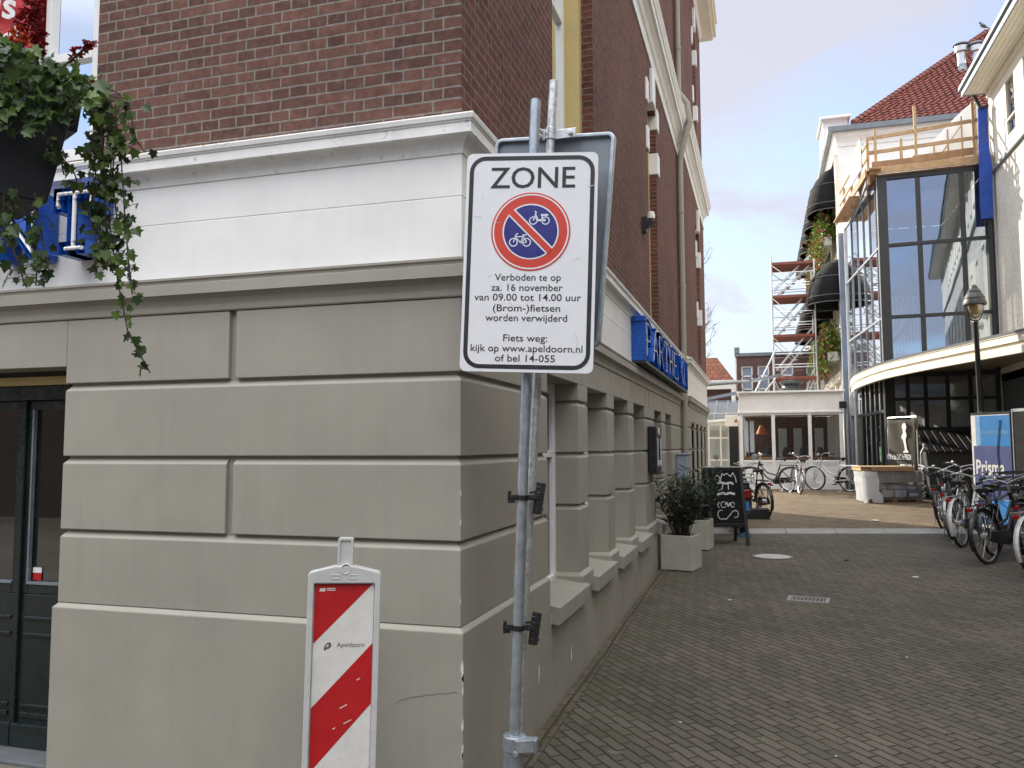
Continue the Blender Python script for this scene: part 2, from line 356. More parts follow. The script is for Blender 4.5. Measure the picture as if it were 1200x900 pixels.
M['dung'] = paint('dark_clod', (0.02, 0.018, 0.016), 0.9)
M['bluebag'] = paint('blue_crumpled_plastic', (0.03, 0.10, 0.17), 0.5, var=0.3)
M['cabinet'] = paint('blue_grey_enamel', (0.27, 0.32, 0.38), 0.5, var=0.06)
M['bird'] = paint('grey_feathers', (0.12, 0.13, 0.15), 0.8)
M['van'] = paint('van_grey', (0.22, 0.23, 0.25), 0.3, 0.3)

# ------------------------------------------------------------------ mesh helpers
class MB:
    def __init__(s): s.v = []; s.f = []; s.k = []; s.mi = 0
    def poly(s, pts):
        n = len(s.v); s.v += [tuple(p) for p in pts]; s.f.append(tuple(range(n, n + len(pts)))); s.k.append(s.mi)
    def faces(s, vs, fs):
        n = len(s.v); s.v += [tuple(p) for p in vs]
        for f in fs: s.f.append(tuple(n + i for i in f)); s.k.append(s.mi)
    def box(s, x0, x1, y0, y1, z0, z1):
        s.faces([(x, y, z) for x in (x0, x1) for y in (y0, y1) for z in (z0, z1)],
                [(0, 1, 3, 2), (4, 6, 7, 5), (0, 4, 5, 1), (2, 3, 7, 6), (0, 2, 6, 4), (1, 5, 7, 3)])
    def obox(s, c, u, v, w):
        c, u, v, w = map(Vector, (c, u, v, w))
        s.faces([c + u * i + v * j + w * k for i in (-1, 1) for j in (-1, 1) for k in (-1, 1)],
                [(0, 1, 3, 2), (4, 6, 7, 5), (0, 4, 5, 1), (2, 3, 7, 6), (0, 2, 6, 4), (1, 5, 7, 3)])
    def bar(s, p, q, w, h, up=(0, 0, 1)):
        p, q = Vector(p), Vector(q); d = q - p
        if d.length < 1e-6: return
        a = d.normalized(); u = a.cross(Vector(up))
        if u.length < 1e-4: u = a.cross(Vector((1, 0, 0)))
        u.normalize(); v = u.cross(a)
        s.obox((p + q) / 2, d / 2, u * w / 2, v * h / 2)
    def tube(s, path, r, n=8, caps=True, closed=False):
        P = [Vector(p) for p in path]; rs = r if isinstance(r, (list, tuple)) else [r] * len(P)
        m = len(P); base = len(s.v); prev = None
        for i, p in enumerate(P):
            if closed: t = P[(i + 1) % m] - P[i - 1]
            else: t = P[min(i + 1, m - 1)] - P[max(i - 1, 0)]
            if t.length < 1e-9: t = Vector((0, 0, 1))
            t.normalize()
            if prev is None:
                u = t.cross(Vector((0, 0, 1)))
                if u.length < 0.1: u = t.cross(Vector((1, 0, 0)))
            else: u = prev - t * prev.dot(t)
            u.normalize(); prev = u; w = t.cross(u)
            for k in range(n):
                a = 2 * math.pi * k / n
                s.v.append(tuple(p + (u * math.cos(a) + w * math.sin(a)) * rs[i]))
        for i in range(m if closed else m - 1):
            j = (i + 1) % m
            for k in range(n):
                s.f.append((base + i * n + k, base + i * n + (k + 1) % n, base + j * n + (k + 1) % n, base + j * n + k)); s.k.append(s.mi)
        if caps and not closed:
            s.f.append(tuple(base + k for k in range(n))); s.k.append(s.mi)
            s.f.append(tuple(base + (m - 1) * n + k for k in range(n))); s.k.append(s.mi)
    def lathe(s, prof, o=(0, 0, 0), axis=(0, 0, 1), n=20):
        a = Vector(axis).normalized(); o = Vector(o)
        u = a.cross(Vector((1, 0, 0)))
        if u.length < 0.1: u = a.cross(Vector((0, 1, 0)))
        u.normalize(); w = a.cross(u); base = len(s.v)
        for r, z in prof:
            for k in range(n):
                t = 2 * math.pi * k / n
                s.v.append(tuple(o + a * z + (u * math.cos(t) + w * math.sin(t)) * max(r, 1e-4)))
        for i in range(len(prof) - 1):
            for k in range(n):
                s.f.append((base + i * n + k, base + i * n + (k + 1) % n, base + (i + 1) * n + (k + 1) % n, base + (i + 1) * n + k)); s.k.append(s.mi)
    def extrude(s, poly, o, u, v, n, d):
        """2D polygon on the frame (o,u,v), thickened by d along n"""
        o, u, v, n = map(Vector, (o, u, v, n)); N = len(poly)
        A = [o + u * a + v * b for a, b in poly]; B = [p + n * d for p in A]
        s.faces(A + B, [tuple(range(N)), tuple(range(2 * N - 1, N - 1, -1))] + [(i, (i + 1) % N, N + (i + 1) % N, N + i) for i in range(N)])
    def ring(s, outer, inner, o, u, v, n, d):
        o, u, v, n = map(Vector, (o, u, v, n)); N = len(outer)
        pts = [o + u * a + v * b for a, b in outer] + [o + u * a + v * b for a, b in inner]
        pts += [p + n * d for p in pts]
        fs = []
        for i in range(N):
            j = (i + 1) % N
            fs += [(2 * N + i, 2 * N + j, 3 * N + j, 3 * N + i), (i, j, 2 * N + j, 2 * N + i), (N + i, N + j, 3 * N + j, 3 * N + i)]
        s.faces(pts, fs)
    def sweep(s, prof, path, closed=False, capends=True):
        """profile (outward d, z) along a plan polyline, outward = right of travel, mitred"""
        n = len(path); P = [Vector((p[0], p[1])) for p in path]; base = len(s.v); m = len(prof)
        for i in range(n):
            ds = []
            if i > 0 or closed: ds.append((P[i] - P[i - 1]).normalized())
            if i < n - 1 or closed: ds.append((P[(i + 1) % n] - P[i]).normalized())
            ns = [Vector((d.y, -d.x)) for d in ds]
            mt = ns[0] if len(ns) == 1 else (ns[0] + ns[1]) / max(0.2, 1 + ns[0].dot(ns[1]))
            for d, z in prof: s.v.append((P[i].x + mt.x * d, P[i].y + mt.y * d, z))
        for i in range(n if closed else n - 1):
            j = (i + 1) % n
            for k in range(m - 1):
                s.f.append((base + i * m + k, base + j * m + k, base + j * m + k + 1, base + i * m + k + 1)); s.k.append(s.mi)
        if capends and not closed:
            s.f.append(tuple(base + k for k in range(m))); s.k.append(s.mi)
            s.f.append(tuple(base + (n - 1) * m + k for k in range(m))); s.k.append(s.mi)
    def build(s, name, mats, parent=None, bevel=0, smooth=False, segs=2):
        if not isinstance(mats, (list, tuple)): mats = [mats]
        me = bpy.data.meshes.new(name)
        off = parent.location if (parent is not None and parent.get('_w')) else Vector((0, 0, 0))
        if parent is not None and parent.parent is not None and parent.parent.get('_w'): off = parent.parent.location
        me.from_pydata([(x - off.x, y - off.y, z - off.z) for x, y, z in s.v], [], s.f)
        for m in mats: me.materials.append(m)
        me.polygons.foreach_set('material_index', s.k)
        bm = bmesh.new(); bm.from_mesh(me); bmesh.ops.recalc_face_normals(bm, faces=bm.faces); bm.to_mesh(me); bm.free()
        if smooth:
            me.polygons.foreach_set('use_smooth', [True] * len(me.polygons)); me.set_sharp_from_angle(angle=R_(40))
        o = bpy.data.objects.new(name, me); COL.objects.link(o)
        if parent is not None: o.parent = parent
        if bevel:
            b = o.modifiers.new('bevel', 'BEVEL'); b.width = bevel; b.segments = segs; b.limit_method = 'ANGLE'; b.angle_limit = R_(40)
        return o

def tag(o, label=None, cat=None, group=None, kind=None):
    if label: o['label'] = label
    if cat: o['category'] = cat
    if group: o['group'] = group
    if kind: o['kind'] = kind
    return o
def thing(name, label, cat, loc=(0, 0, 0), rz=0, group=None, world=False, matrix=None):
    """an Empty at the base of a thing; world=True: its parts are drawn in world coordinates"""
    o = bpy.data.objects.new(name, None); COL.objects.link(o)
    if matrix is not None: o.matrix_world = matrix
    else: o.location = loc; o.rotation_euler = (0, 0, rz)
    if world: o['_w'] = 1
    return tag(o, label, cat, group)
def copy_tree(o, parent=None):
    c = o.copy(); COL.objects.link(c)
    if parent is not None: c.parent = parent
    for ch in list(o.children): copy_tree(ch, c)
    return c
def frame_matrix(o, u, v, n):
    m = Matrix.Identity(4)
    for i, a in enumerate((u, v, n)):
        for r in range(3): m[r][i] = a[r]
    m.translation = Vector(o); return m
def rrect(w, h, r, seg=6, cx=0, cy=0):
    pts = []
    for (sx, sy, a0) in ((1, 1, 0), (-1, 1, 90), (-1, -1, 180), (1, -1, 270)):
        for k in range(seg + 1):
            a = R_(a0 + 90 * k / seg)
            pts.append((cx + sx * (w / 2 - r) + r * math.cos(a), cy + sy * (h / 2 - r) + r * math.sin(a)))
    return pts
def circ(r, n=40, cx=0, cy=0): return [(cx + r * math.cos(2 * math.pi * k / n), cy + r * math.sin(2 * math.pi * k / n)) for k in range(n)]
def text_faces(txt, bold=0.0, spacing=1.0):
    cu = bpy.data.curves.new('lettering', 'FONT'); cu.body = txt; cu.align_x = 'CENTER'; cu.offset = bold; cu.resolution_u = 3; cu.space_character = spacing
    ob = bpy.data.objects.new('lettering', cu); COL.objects.link(ob)
    me = bpy.data.meshes.new_from_object(ob.evaluated_get(bpy.context.evaluated_depsgraph_get()))
    vs = [(v.co.x, v.co.y) for v in me.vertices]; fs = [tuple(p.vertices) for p in me.polygons]
    bpy.data.objects.remove(ob); bpy.data.curves.remove(cu); bpy.data.meshes.remove(me)
    return vs, fs
_v, _f = text_faces('H')
CAPH = max(p[1] for p in _v) - min(p[1] for p in _v)
def add_text(mb, txt, o, u, v, width=None, cap=None, bold=0.0, spacing=1.0, warp=None):
    """flat letters centred on o; cap = height of a capital, width = whole line"""
    vs, fs = text_faces(txt, bold, spacing)
    xs = [p[0] for p in vs]; mid = (min(xs) + max(xs)) / 2; w = max(xs) - min(xs)
    sy = cap / CAPH; sx = (width / w) if width else sy
    o, u, v = map(Vector, (o, u, v))
    mb.faces([o + u * (x - mid) * sx + v * (y * sy - cap / 2) for x, y in vs], fs)
def wall(mb, P, u0, u1, z0, z1, opens, depth):
    """a wall face with openings (a,b,c,d) and their reveals; P(u,z,d) -> point, d into the wall"""
    us = sorted({u0, u1, *[max(u0, min(u1, q)) for o in opens for q in o[:2]]}); zs = sorted({z0, z1, *[max(z0, min(z1, q)) for o in opens for q in o[2:4]]})
    for a, b in zip(us, us[1:]):
        for c, d in zip(zs, zs[1:]):
            mu, mz = (a + b) / 2, (c + d) / 2
            if any(o[0] < mu < o[1] and o[2] < mz < o[3] for o in opens): continue
            mb.poly([P(a, c, 0), P(b, c, 0), P(b, d, 0), P(a, d, 0)])
    for a, b, c, d in opens:
        for (p, q) in (((a, c), (b, c)), ((b, c), (b, d)), ((b, d), (a, d)), ((a, d), (a, c))):
            mb.poly([P(*p, 0), P(*q, 0), P(*q, depth), P(*p, depth)])
def GZ(y): return 0.0175 * (min(y, 55) - 1.5)

# ------------------------------------------------------------------ ground, street, square
XW, YW = -1.296, 3.487          # the corner building's street wall and front wall
XB, YB, YE = -1.19, 14.31, 19.45  # its far bay: wall line, start, end
mb = MB()
ys = [-60, 55, 400]
for a, b in zip(ys, ys[1:]):
    mb.poly([(-400, a, GZ(a) - .012), (400, a, GZ(a) - .012), (400, b, GZ(b) - .012), (-400, b, GZ(b) - .012)])
tag(mb.build('ground', M['earth']), kind='structure')
def strip_y(x): return 14.43 + 0.2275 * x
def slab(name, poly, mat, up=0.0, th=0.06):
    mb = MB(); t = [(x, y, GZ(y) + up) for x, y in poly]; n = len(t)
    mb.poly(t)
    for i in range(n):
        p, q = t[i], t[(i + 1) % n]
        mb.poly([p, q, (q[0], q[1], q[2] - th), (p[0], p[1], p[2] - th)])
    return tag(mb.build(name, mat), kind='structure')
slab('street', [(-7, -9), (5.9, -9), (5.9, strip_y(5.9)), (-1.17, strip_y(-1.17)), (-1.17, 3.36), (-7, 3.36)], M['paver'])
slab('edge_course', [(-1.26, 3.42), (-1.165, 3.42), (-1.165, strip_y(-1.165)), (-1.26, strip_y(-1.165))], M['paver_edge'], 0.006)
mb = MB()
for k in range(9):
    a, b = -1.25 + k * 0.8 + .004, -0.45 + k * 0.8 - .004
    P = [(a, strip_y(a)), (b, strip_y(b)), (b, strip_y(b) + .72), (a, strip_y(a) + .72)]
    top = [(x, y, GZ(y) + .014) for x, y in P]; bot = [(x, y, GZ(y) - .05) for x, y in P]
    mb.faces(top + bot, [(0, 1, 2, 3), (0, 1, 5, 4), (1, 2, 6, 5), (2, 3, 7, 6), (3, 0, 4, 7)])
tag(mb.build('kerb_strip', M['stone'], bevel=.006), kind='structure')
slab('square', [(-9, strip_y(-9) + .73), (-1.25, strip_y(-1.25) + .73), (9, strip_y(9) + .73), (9, 52), (-9, 52)], M['paver_sq'], 0.002)
# a slightly dished drain grating and a round cover in the paving, litter
def on_street(x, y, up=0.0): return (x, y, GZ(y) + up)
t = thing('drain_grating', 'small rectangular metal drain grating set in the brown clinkers', 'drain', on_street(0.41, 8.99), R_(-7), world=False)
mb = MB(); mb.ring([(-.2, -.14), (.2, -.14), (.2, .14), (-.2, .14)], [(-.165, -.1), (.165, -.1), (.165, .1), (-.165, .1)], (0, 0, -.02), (1, 0, 0), (0, 1, 0), (0, 0, 1), .026)
mb.build('frame', M['stone'], t)
mb = MB()
for k in range(9): mb.box(-.16 + k * .037, -.145 + k * .037, -.1, .1, -.02, .003)
mb.box(-.165, .165, -.1, .1, -.03, -.018)
mb.build('grate', M['castiron'], t)
t = thing('manhole_cover', 'bright oval steel manhole cover in the street beyond the drain', 'manhole cover', on_street(0.10, 11.88), R_(4))
mb = MB(); mb.extrude(circ(.27, 32), (0, 0, -.02), (1, 0, 0), (0, 1, 0), (0, 0, 1), .025); mb.build('rim', M['castiron'], t)
mb = MB(); mb.extrude(circ(.235, 32), (0, 0, 0), (1, 0, 0), (0, 1, 0), (0, 0, 1), .0085)
mb.build('lid', M['lid'], t)
def litter(x, y, s, label, mat='litter', name='paper_scrap', group='litter on the street'):
    mb = MB(); bmv = []
    for k in range(9):
        a = k / 9 * 6.283; r = s * rnd.uniform(.55, 1.0)
        bmv.append((math.cos(a) * r, math.sin(a) * r * .8))
    mb.extrude(bmv, (0, 0, 0), (1, 0, 0), (0, 1, 0), (0, 0, 1), s * .18)
    o = mb.build(name, M[mat], bevel=s * .06); o.location = on_street(x, y, .003); o.rotation_euler.z = rnd.random() * 6
    return tag(o, label, 'litter', group)
for x, y, s, l in ((-.50, 5.05, .016, 'white scrap on clinkers lowest in view, near the post foot'), (-.05, 4.42, .014, 'white scrap on clinkers at the bottom centre of the lane'),
                   (.33, 4.75, .011, 'small pale scrap just right of the lane centre'), (-.35, 8.75, .03, 'pale scrap lying left of the drain grating'),
                   (1.66, 10.6, .055, 'flat pale paper lying on the clinkers in front of the bicycles'), (1.6, 6.1, .014, 'tiny pale crumb low on the right of the lane'),
                   (1.0, 6.9, .013, 'tiny pale crumb in the middle of the lane below the drain'), (1.35, 5.3, .012, 'tiny pale crumb near the bottom right of the lane')):
    litter(x, y, s, l)
litter(2.0, 16.9, .12, 'white crumpled paper lying on the tan square past the kerb strip', group=None)
litter(1.02, 11.75, .04, 'small dark clod lying on the clinkers right of the manhole cover', 'dung', 'clod', None)

# ------------------------------------------------------------------ the corner building
B = thing('corner_building', 'red brick corner building with taupe rusticated ground floor and white cornice', 'building', (XW, YW, 0), world=True)
GRV = .026
rowz = [(.885, 1.222), (1.262, 1.602), (1.642, 1.985), (2.025, 2.362)]
core = MB()      # recessed wall behind the raised blocks
ops = [(5.055, 5.974), (6.317, 7.169), (7.518, 8.37), (8.74, 9.594), (10.51, 11.28), (11.78, 12.51)]
ZS, ZT = .70, 2.147
core.box(-8, -5.2, YW + GRV, YW + .4, -.1, 2.54); core.box(-3.51, XW - GRV, YW + GRV, 5.055 - GRV, -.1, 2.54); core.box(-5.2, -3.51, YW + GRV, YW + .4, 2.125, 2.54)
edges = [5.055] + [q for o in ops[0:] for q in o][1:]
piers = [(ops[i][1], ops[i + 1][0]) for i in range(5)] + [(12.51, YB)]
for a, b in piers: core.box(XW - .25, XW - GRV, a + GRV, b - GRV if b < YB else b, -.1, 2.54)
core.box(XW - .25, XW - GRV - .001, 5.0, 12.6, -.1, .655); core.box(XW - .25, XW - GRV - .001, 5.0, 12.6, ZT + .02, 2.54)
core.build('wall_core', M['stucco'], B)
def cblock(mb, x0, x1, y0, y1, a, b, left=False, near=True, right=True, far=False, top=.034):
    """block with a flat underside and a sloping weathered top on its open sides"""
    d = GRV + .004
    X0, X1, Y0, Y1 = x0 + (d if left else 0), x1 - (d if right else 0), y0 + (d if near else 0), y1 - (d if far else 0)
    v = [(x0, y0, a), (x1, y0, a), (x1, y1, a), (x0, y1, a), (x0, y0, b), (x1, y0, b), (x1, y1, b), (x0, y1, b), (X0, Y0, b + top), (X1, Y0, b + top), (X1, Y1, b + top), (X0, Y1, b + top)]
    mb.faces(v, [(0, 1, 2, 3), (0, 1, 5, 4), (1, 2, 6, 5), (2, 3, 7, 6), (3, 0, 4, 7), (4, 5, 9, 8), (5, 6, 10, 9), (6, 7, 11, 10), (7, 4, 8, 11), (8, 9, 10, 11)])
blk = MB()
for i, (a, b) in enumerate(rowz):
    segs = [(-3.53, XW)] if i in (0, 2) else [(-3.53, -2.525), (-2.485, XW)]
    tp = .034 if i < 3 else .0
    for p, q in segs:
        if q == XW: cblock(blk, p, q, YW, 5.055, a, b, left=(p < -3), far=True, top=tp)
        else: cblock(blk, p, q, YW, YW + .25, a, b, left=(p < -3), right=False, top=tp)
    cblock(blk, -8, -5.18, YW, YW + .25, a, b, top=tp)
    for k, (p, q) in enumerate(piers):
        if i < 3: cblock(blk, XW - .22, XW, p, q, a if i else .745, b, near=True, far=True)
    if i == 3:
        jn = [5.055, 6.13, 7.34, 8.55, 9.72, 9.98, 11.53, 12.9, YB]
        for k in range(len(jn) - 1):
            blk.box(XW - .22, XW, jn[k] + (.008 if k else .0), jn[k + 1] - .008, ZT, b)
        for k, (p, q) in enumerate(piers):
            blk.box(XW - .22, XW, p, q, a, ZT + .0)
blk.box(-5.16, -3.532, YW, YW + .25, 2.115, 2.362)
blk.build('rusticated_blocks', M['stucco'], B, bevel=.0035)
pl = MB()
PD = .018
def plinth_prof(): return [(-.02, -.1), (PD, -.1), (PD, .862), (-.004, .884), (-.02, .884)]
pl.sweep(plinth_prof(), [(-3.53, YW + .25), (-3.53, YW), (XW, YW), (XW, 5.03)])
pl.sweep([(-.02, -.1), (PD, -.1), (PD, .64), (-.02, .655)], [(XW, 5.031), (XW, YB)])
pl.sweep(plinth_prof(), [(-8, YW), (-5.2, YW), (-5.2, YW + .25)])
for a, b in piers: pl.sweep([(-.02, .62), (PD + .012, .62), (PD + .012, .742), (-.002, .768), (-.02, .768)], [(XW - .20, a - .0), (XW, a - .0), (XW, b), (XW - .2, b)] if b < YB else [(XW - .2, a), (XW, a), (XW, b)])
pl.build('plinth', M['stucco'], B, bevel=.004)
chips = MB()      # paint knocked off the arris of the plinth
cr_ = random.Random(5)
for z, s in ((.70, .05), (.665, .035), (.62, .025), (.47, .03), (.36, .045), (.335, .028), (.26, .03), (.215, .03), (.16, .03), (1.475, .016), (1.345, .018), (1.00, .012), (.10, .03), (.06, .02)):
    for side in (0, 1):
        pts = []
        for k in range(11):
            a = k / 11 * 6.283; r = s * cr_.uniform(.45, 1.0)
            pts.append((math.cos(a) * r * .28, z + math.sin(a) * r))
        d = PD if z < .87 else 0
        if side == 0: chips.extrude([(min(0, p[0]), p[1]) for p in pts], (XW + d, YW - d - .0015, 0), (1, 0, 0), (0, 0, 1), (0, 1, 0), .002)
        else: chips.extrude([(max(0, p[0]), p[1]) for p in pts], (XW + d + .0015, YW - d, 0), (0, 1, 0), (0, 0, 1), (-1, 0, 0), .002)
for y, z in ((4.75, .36), (5.05, .62), (5.6, .28)):
    chips.extrude([(y + a * .012, z + b * .05) for a, b in ((-1, -1), (.4, -.8), (1, .3), (.2, 1), (-.8, .5))], (XW + PD + .0015, 0, 0), (0, 1, 0), (0, 0, 1), (-1, 0, 0), .002)
chips.build('chipped_paint', M['chip'], B)
ck_ = MB(); pts = []
for k in range(15): f = k / 14; pts.append((-1.60 + .30 * f, .535 + .075 * f ** .6 + cr_.uniform(-.004, .004)))
for p, q in zip(pts, pts[1:]): ck_.faces([(p[0], YW - PD - .0012, p[1]), (q[0], YW - PD - .0012, q[1]), (q[0], YW - PD - .0012, q[1] + .0022), (p[0], YW - PD - .0012, p[1] + .0022)], [(0, 1, 2, 3)])
ck_.build('hairline_crack', M['earth'], B)
PATH = [(-8, YW), (XW, YW), (XW, YB), (XB, YB), (XB, YE), (-8, YE)]
mb = MB()
mb.sweep([(-.05, 2.362), (.006, 2.366), (.010, 2.372), (.012, 2.40), (.022, 2.43), (.040, 2.446), (.043, 2.450), (.058, 2.450), (.058, 2.503), (.048, 2.508), (.050, 2.522), (.058, 2.526), (.058, 2.537), (.03, 2.545), (-.05, 2.548)], PATH)
mb.build('string_course', M['stucco'], B)
mb = MB()
mb.sweep([(-.05, 2.546), (.004, 2.546), (.004, 2.83), (.0015, 2.832), (.0015, 2.836), (.004, 2.838), (.004, 3.035), (-.05, 3.036)], PATH)
mb.build('frieze_board', M['white'], B)
mb = MB()
mb.sweep([(-.05, 3.034), (.010, 3.034), (.012, 3.045), (.016, 3.06), (.028, 3.085), (.046, 3.10), (.052, 3.104), (.074, 3.106), (.074, 3.152), (.079, 3.156), (.079, 3.160), (.086, 3.166), (.090, 3.186), (.088, 3.192), (.0, 3.225), (-.05, 3.228)], PATH)
mb.build('cornice', M['worn'], B)
# brick storeys
ZB0, ZB1 = 3.20, 12.0
mb = MB()
wall(mb, lambda u, z, d: (u, YW + .002 + d, z), -8, XW, ZB0, ZB1, [(-4.75, -3.40, 3.24, 5.6), (-4.75, -3.40, 7.6, 10.2)], .13)
mb.build('brickwork', M['brick'], B)
mb = MB()
wr = [(5.264, 6.699, 3.30, 6.35), (10.3, 11.2, 3.30, 6.25), (5.264, 6.699, 8.0, 10.6), (10.3, 11.2, 8.0, 10.6)]
wall(mb, lambda u, z, d: (XW - .002 - d, u, z), YW + .004, YB, ZB0, ZB1, wr, .157)
wb = [(16.9, 17.85, 3.4, 6.2), (16.9, 17.85, 7.9, 10.6)]
wall(mb, lambda u, z, d: (XB - d, u, z), YB, YE, ZB0, ZB1 - .5, wb, .14)
mb.poly([(XW - .05, YB, ZB0), (XB, YB, ZB0), (XB, YB, ZB1 - .5), (XW - .05, YB, ZB1 - .5)])
mb.poly([(-8, YE, 2.3), (XB, YE, 2.3), (XB, YE, ZB1), (-8, YE, ZB1)])
mb.build('brickwork', M['brick_shade'], B)
mb = MB(); mb.box(-8.3, -8.0, YW, YE, 0, ZB1); mb.box(-8.2, XW + .02, YW - .02, YE, ZB1, ZB1 + .15)
mb.build('roof', M['zinc'], B)
mb = MB(); mb.box(-7.9, -1.9, YW + .6, YE - .3, .0, 2.3); mb.box(-7.9, -2.1, YW + .9, YE - .3, 2.4, 11.5)
mb.build('dark_inside', M['darkroom'], B)
# white impost stones and keystones at the brick windows
def stone(x0, x1, y0, y1, z0, z1, name='impost_stone'):
    mb = MB(); mb.box(x0, x1, y0, y1, z0, z1); mb.build(name, M['white'], B, bevel=.012)
for (a, b, c, d) in wr[1:2] + wr[3:4]:
    for z in (c + 2.12, c + 2.75):
        stone(XW - .15, XW + .025, a - .16, a + .012, z, z + .30); stone(XW - .15, XW + .025, b - .012, b + .20, z, z + .30)
    stone(XW - .15, XW + .04, (a + b) / 2 - .14, (a + b) / 2 + .14, d - .05, d + .42, 'keystone')
for (a, b, c, d) in wb:
    for z in (c + .85, c + 2.1):
        stone(XB - .13, XB + .03, a - .12, a + .012, z, z + .34); stone(XB - .13, XB + .03, b - .012, b + .14, z, z + .34)
    stone(XB - .13, XB + .05, (a + b) / 2 - .12, (a + b) / 2 + .12, d - .05, d + .4, 'keystone')
# upper cornice, broken forward round the bay
mb = MB()
mb.sweep([(-.05, 6.74), (.018, 6.74), (.018, 6.79), (.006, 6.80), (.006, 6.96), (.03, 6.98), (.035, 7.0), (.05, 7.04), (.085, 7.08), (.10, 7.10), (.135, 7.105), (.135, 7.2), (.15, 7.21), (.16, 7.24), (.185, 7.29), (.185, 7.32), (.03, 7.38), (.03, 7.60), (.05, 7.61), (.05, 7.72), (-.05, 7.73)], [(-8, YW), (XW, YW), (XW, YB), (XB, YB), (XB, YE), (-8, YE)])
mb.build('storey_cornice', M['white'], B)
mb = MB()
mb.sweep([(-.05, 11.30), (.02, 11.30), (.03, 11.40), (.06, 11.44), (.06, 11.5), (-.05, 11.5)], [(XW, YW), (XW, YB), (XB, YB), (XB, YE), (-8, YE)])
mb.build('eave_frieze', M['white'], B)
mb = MB(); mb.sweep([(-.05, 11.50), (.30, 11.51), (.30, 11.60), (.36, 11.605), (.36, 11.95), (.40, 11.96), (.40, 12.02), (-.05, 12.06)], [(-8, YW), (XW, YW), (XW, YB), (XB, YB), (XB, YE + .15), (-8, YE + .15)])
mb.build('eave', M['cream'], B, bevel=.004)
mb = MB(); mb.sweep([(.362, 11.61), (.368, 11.61), (.368, 11.94), (.362, 11.94)], [(-8, YW), (XW, YW), (XW, YB), (XB, YB), (XB, YE + .15), (-8, YE + .15)]); mb.build('eave_fascia', M['yellow'], B)
# rain pipe in the angle of the bay
mb = MB(); px_, py_ = XW + .065, YB - .19
mb.tube([(px_, py_, .3), (px_, py_, 6.6)], .052, 14); mb.tube([(px_, py_, 7.75), (px_, py_, 11.5)], .05, 14)
mb.tube([(px_, py_, 6.6), (px_ + .06, py_, 6.9), (px_ + .18, py_, 7.25), (px_ + .14, py_, 7.6), (px_, py_, 7.8)], .052, 14)
for z in (1.1, 2.9, 4.4, 5.7, 8.6, 9.9): mb.lathe([(.052, z - .03), (.06, z - .028), (.06, z + .028), (.052, z + .03)], (px_, py_, 0), (0, 0, 1), 14); mb.bar((px_, py_, z), (XW - .02, py_, z), .02, .02)
mb.build('rain_pipe', M['stucco'], B, smooth=True)
# windows of the ground floor: white frames deep in the reveals
def rect_frame(mb, P, a, b, c, d, w, t0, t1):
    """frame of bars between depths t0..t1; P(u,z,dep)"""
    def bx(u0, u1, z0, z1):
        q = [P(u, z, e) for u in (u0, u1) for z in (z0, z1) for e in (t0, t1)]
        mb.faces(q, [(0, 1, 3, 2), (4, 6, 7, 5), (0, 4, 5, 1), (2, 3, 7, 6), (0, 2, 6, 4), (1, 5, 7, 3)])
    bx(a, a + w, c, d); bx(b - w, b, c, d); bx(a + w, b - w, c, c + w); bx(a + w, b - w, d - w, d)
    return bx
PS = lambda u, z, e: (XW - e, u, z)
PF = lambda u, z, e: (u, YW + e, z)
PB = lambda u, z, e: (XB - e, u, z)
def window(name, P, a, b, c, d, dep, w, fm, gm, bars=(), inner=None, label=None, back='darkroom', backd=.35):
    mb = MB(); bx = rect_frame(mb, P, a, b, c, d, w, dep, dep + .06)
    for kind_, q in bars:
        if kind_ == 'h': bx(a + w, b - w, q - .025, q + .025)
        else: bx(q - .02, q + .02, c + w, d - w)
    f = mb.build(name, fm, B, bevel=.004)
    if label: f['label'] = label
    g = MB(); g.poly([P(a + w, c + w, dep + .03), P(b - w, c + w, dep + .03), P(b - w, d - w, dep + .03), P(a + w, d - w, dep + .03)]); g.build('pane', gm, f)
    k = MB(); k.poly([P(a, c, dep + backd), P(b, c, dep + backd), P(b, d, dep + backd), P(a, d, dep + backd)])
    k.poly([P(a, c, dep + .06), P(a, c, dep + backd), P(a, d, dep + backd), P(a, d, dep + .06)]); k.poly([P(b, c, dep + .06), P(b, c, dep + backd), P(b, d, dep + backd), P(b, d, dep + .06)])
    k.build('blind' if back != 'darkroom' else 'room', M[back], f)
    return f
for a, b in ops:
    window('window', PS, a, b, ZS - .02, ZT, .175, .075, M['white'], M['glass_dark'], [('h', 1.63)])
    mb = MB()
    y0, y1 = a - .012, b + .012
    q = [(XW - .24, .735), (XW + .075, .690), (XW + .078, .684), (XW + .078, .585), (XW + .062, .575), (XW + .060, .58), (XW - .05, .60), (XW - .24, .60)]
    mb.extrude([(x, z) for x, z in q], (0, y0, 0), (1, 0, 0), (0, 0, 1), (0, 1, 0), y1 - y0)
    mb.build('window_sill', M['stucco'], B, bevel=.004)
# upper windows
f = window('window', PF, -4.74, -3.41, 3.25, 5.6, .05, .075, M['white'], M['glass_win'], [('h', 3.86), ('v', -3.80)], back='curtain', backd=.10)
window('window', PF, -4.74, -3.41, 7.6, 10.2, .06, .08, M['white'], M['glass_win'], [('h', 9.2)], back='curtain', backd=.12)
for (a, b, c, d) in wr:
    mb = MB(); rect_frame(mb, PS, a, b, c, d, .13, .10, .30); mb.build('window_surround', M['yellow'], B, bevel=.004)
    window('window', PS, a + .1, b - .1, c + .05, d - .1, .22, .10, M['white'], M['glass_win'], [('h', c + 1.95)], back='curtain', backd=.2)
for (a, b, c, d) in wb: window('window', PB, a, b, c, d, .12, .08, M['white'], M['glass_win'], [('h', c + 1.7)])
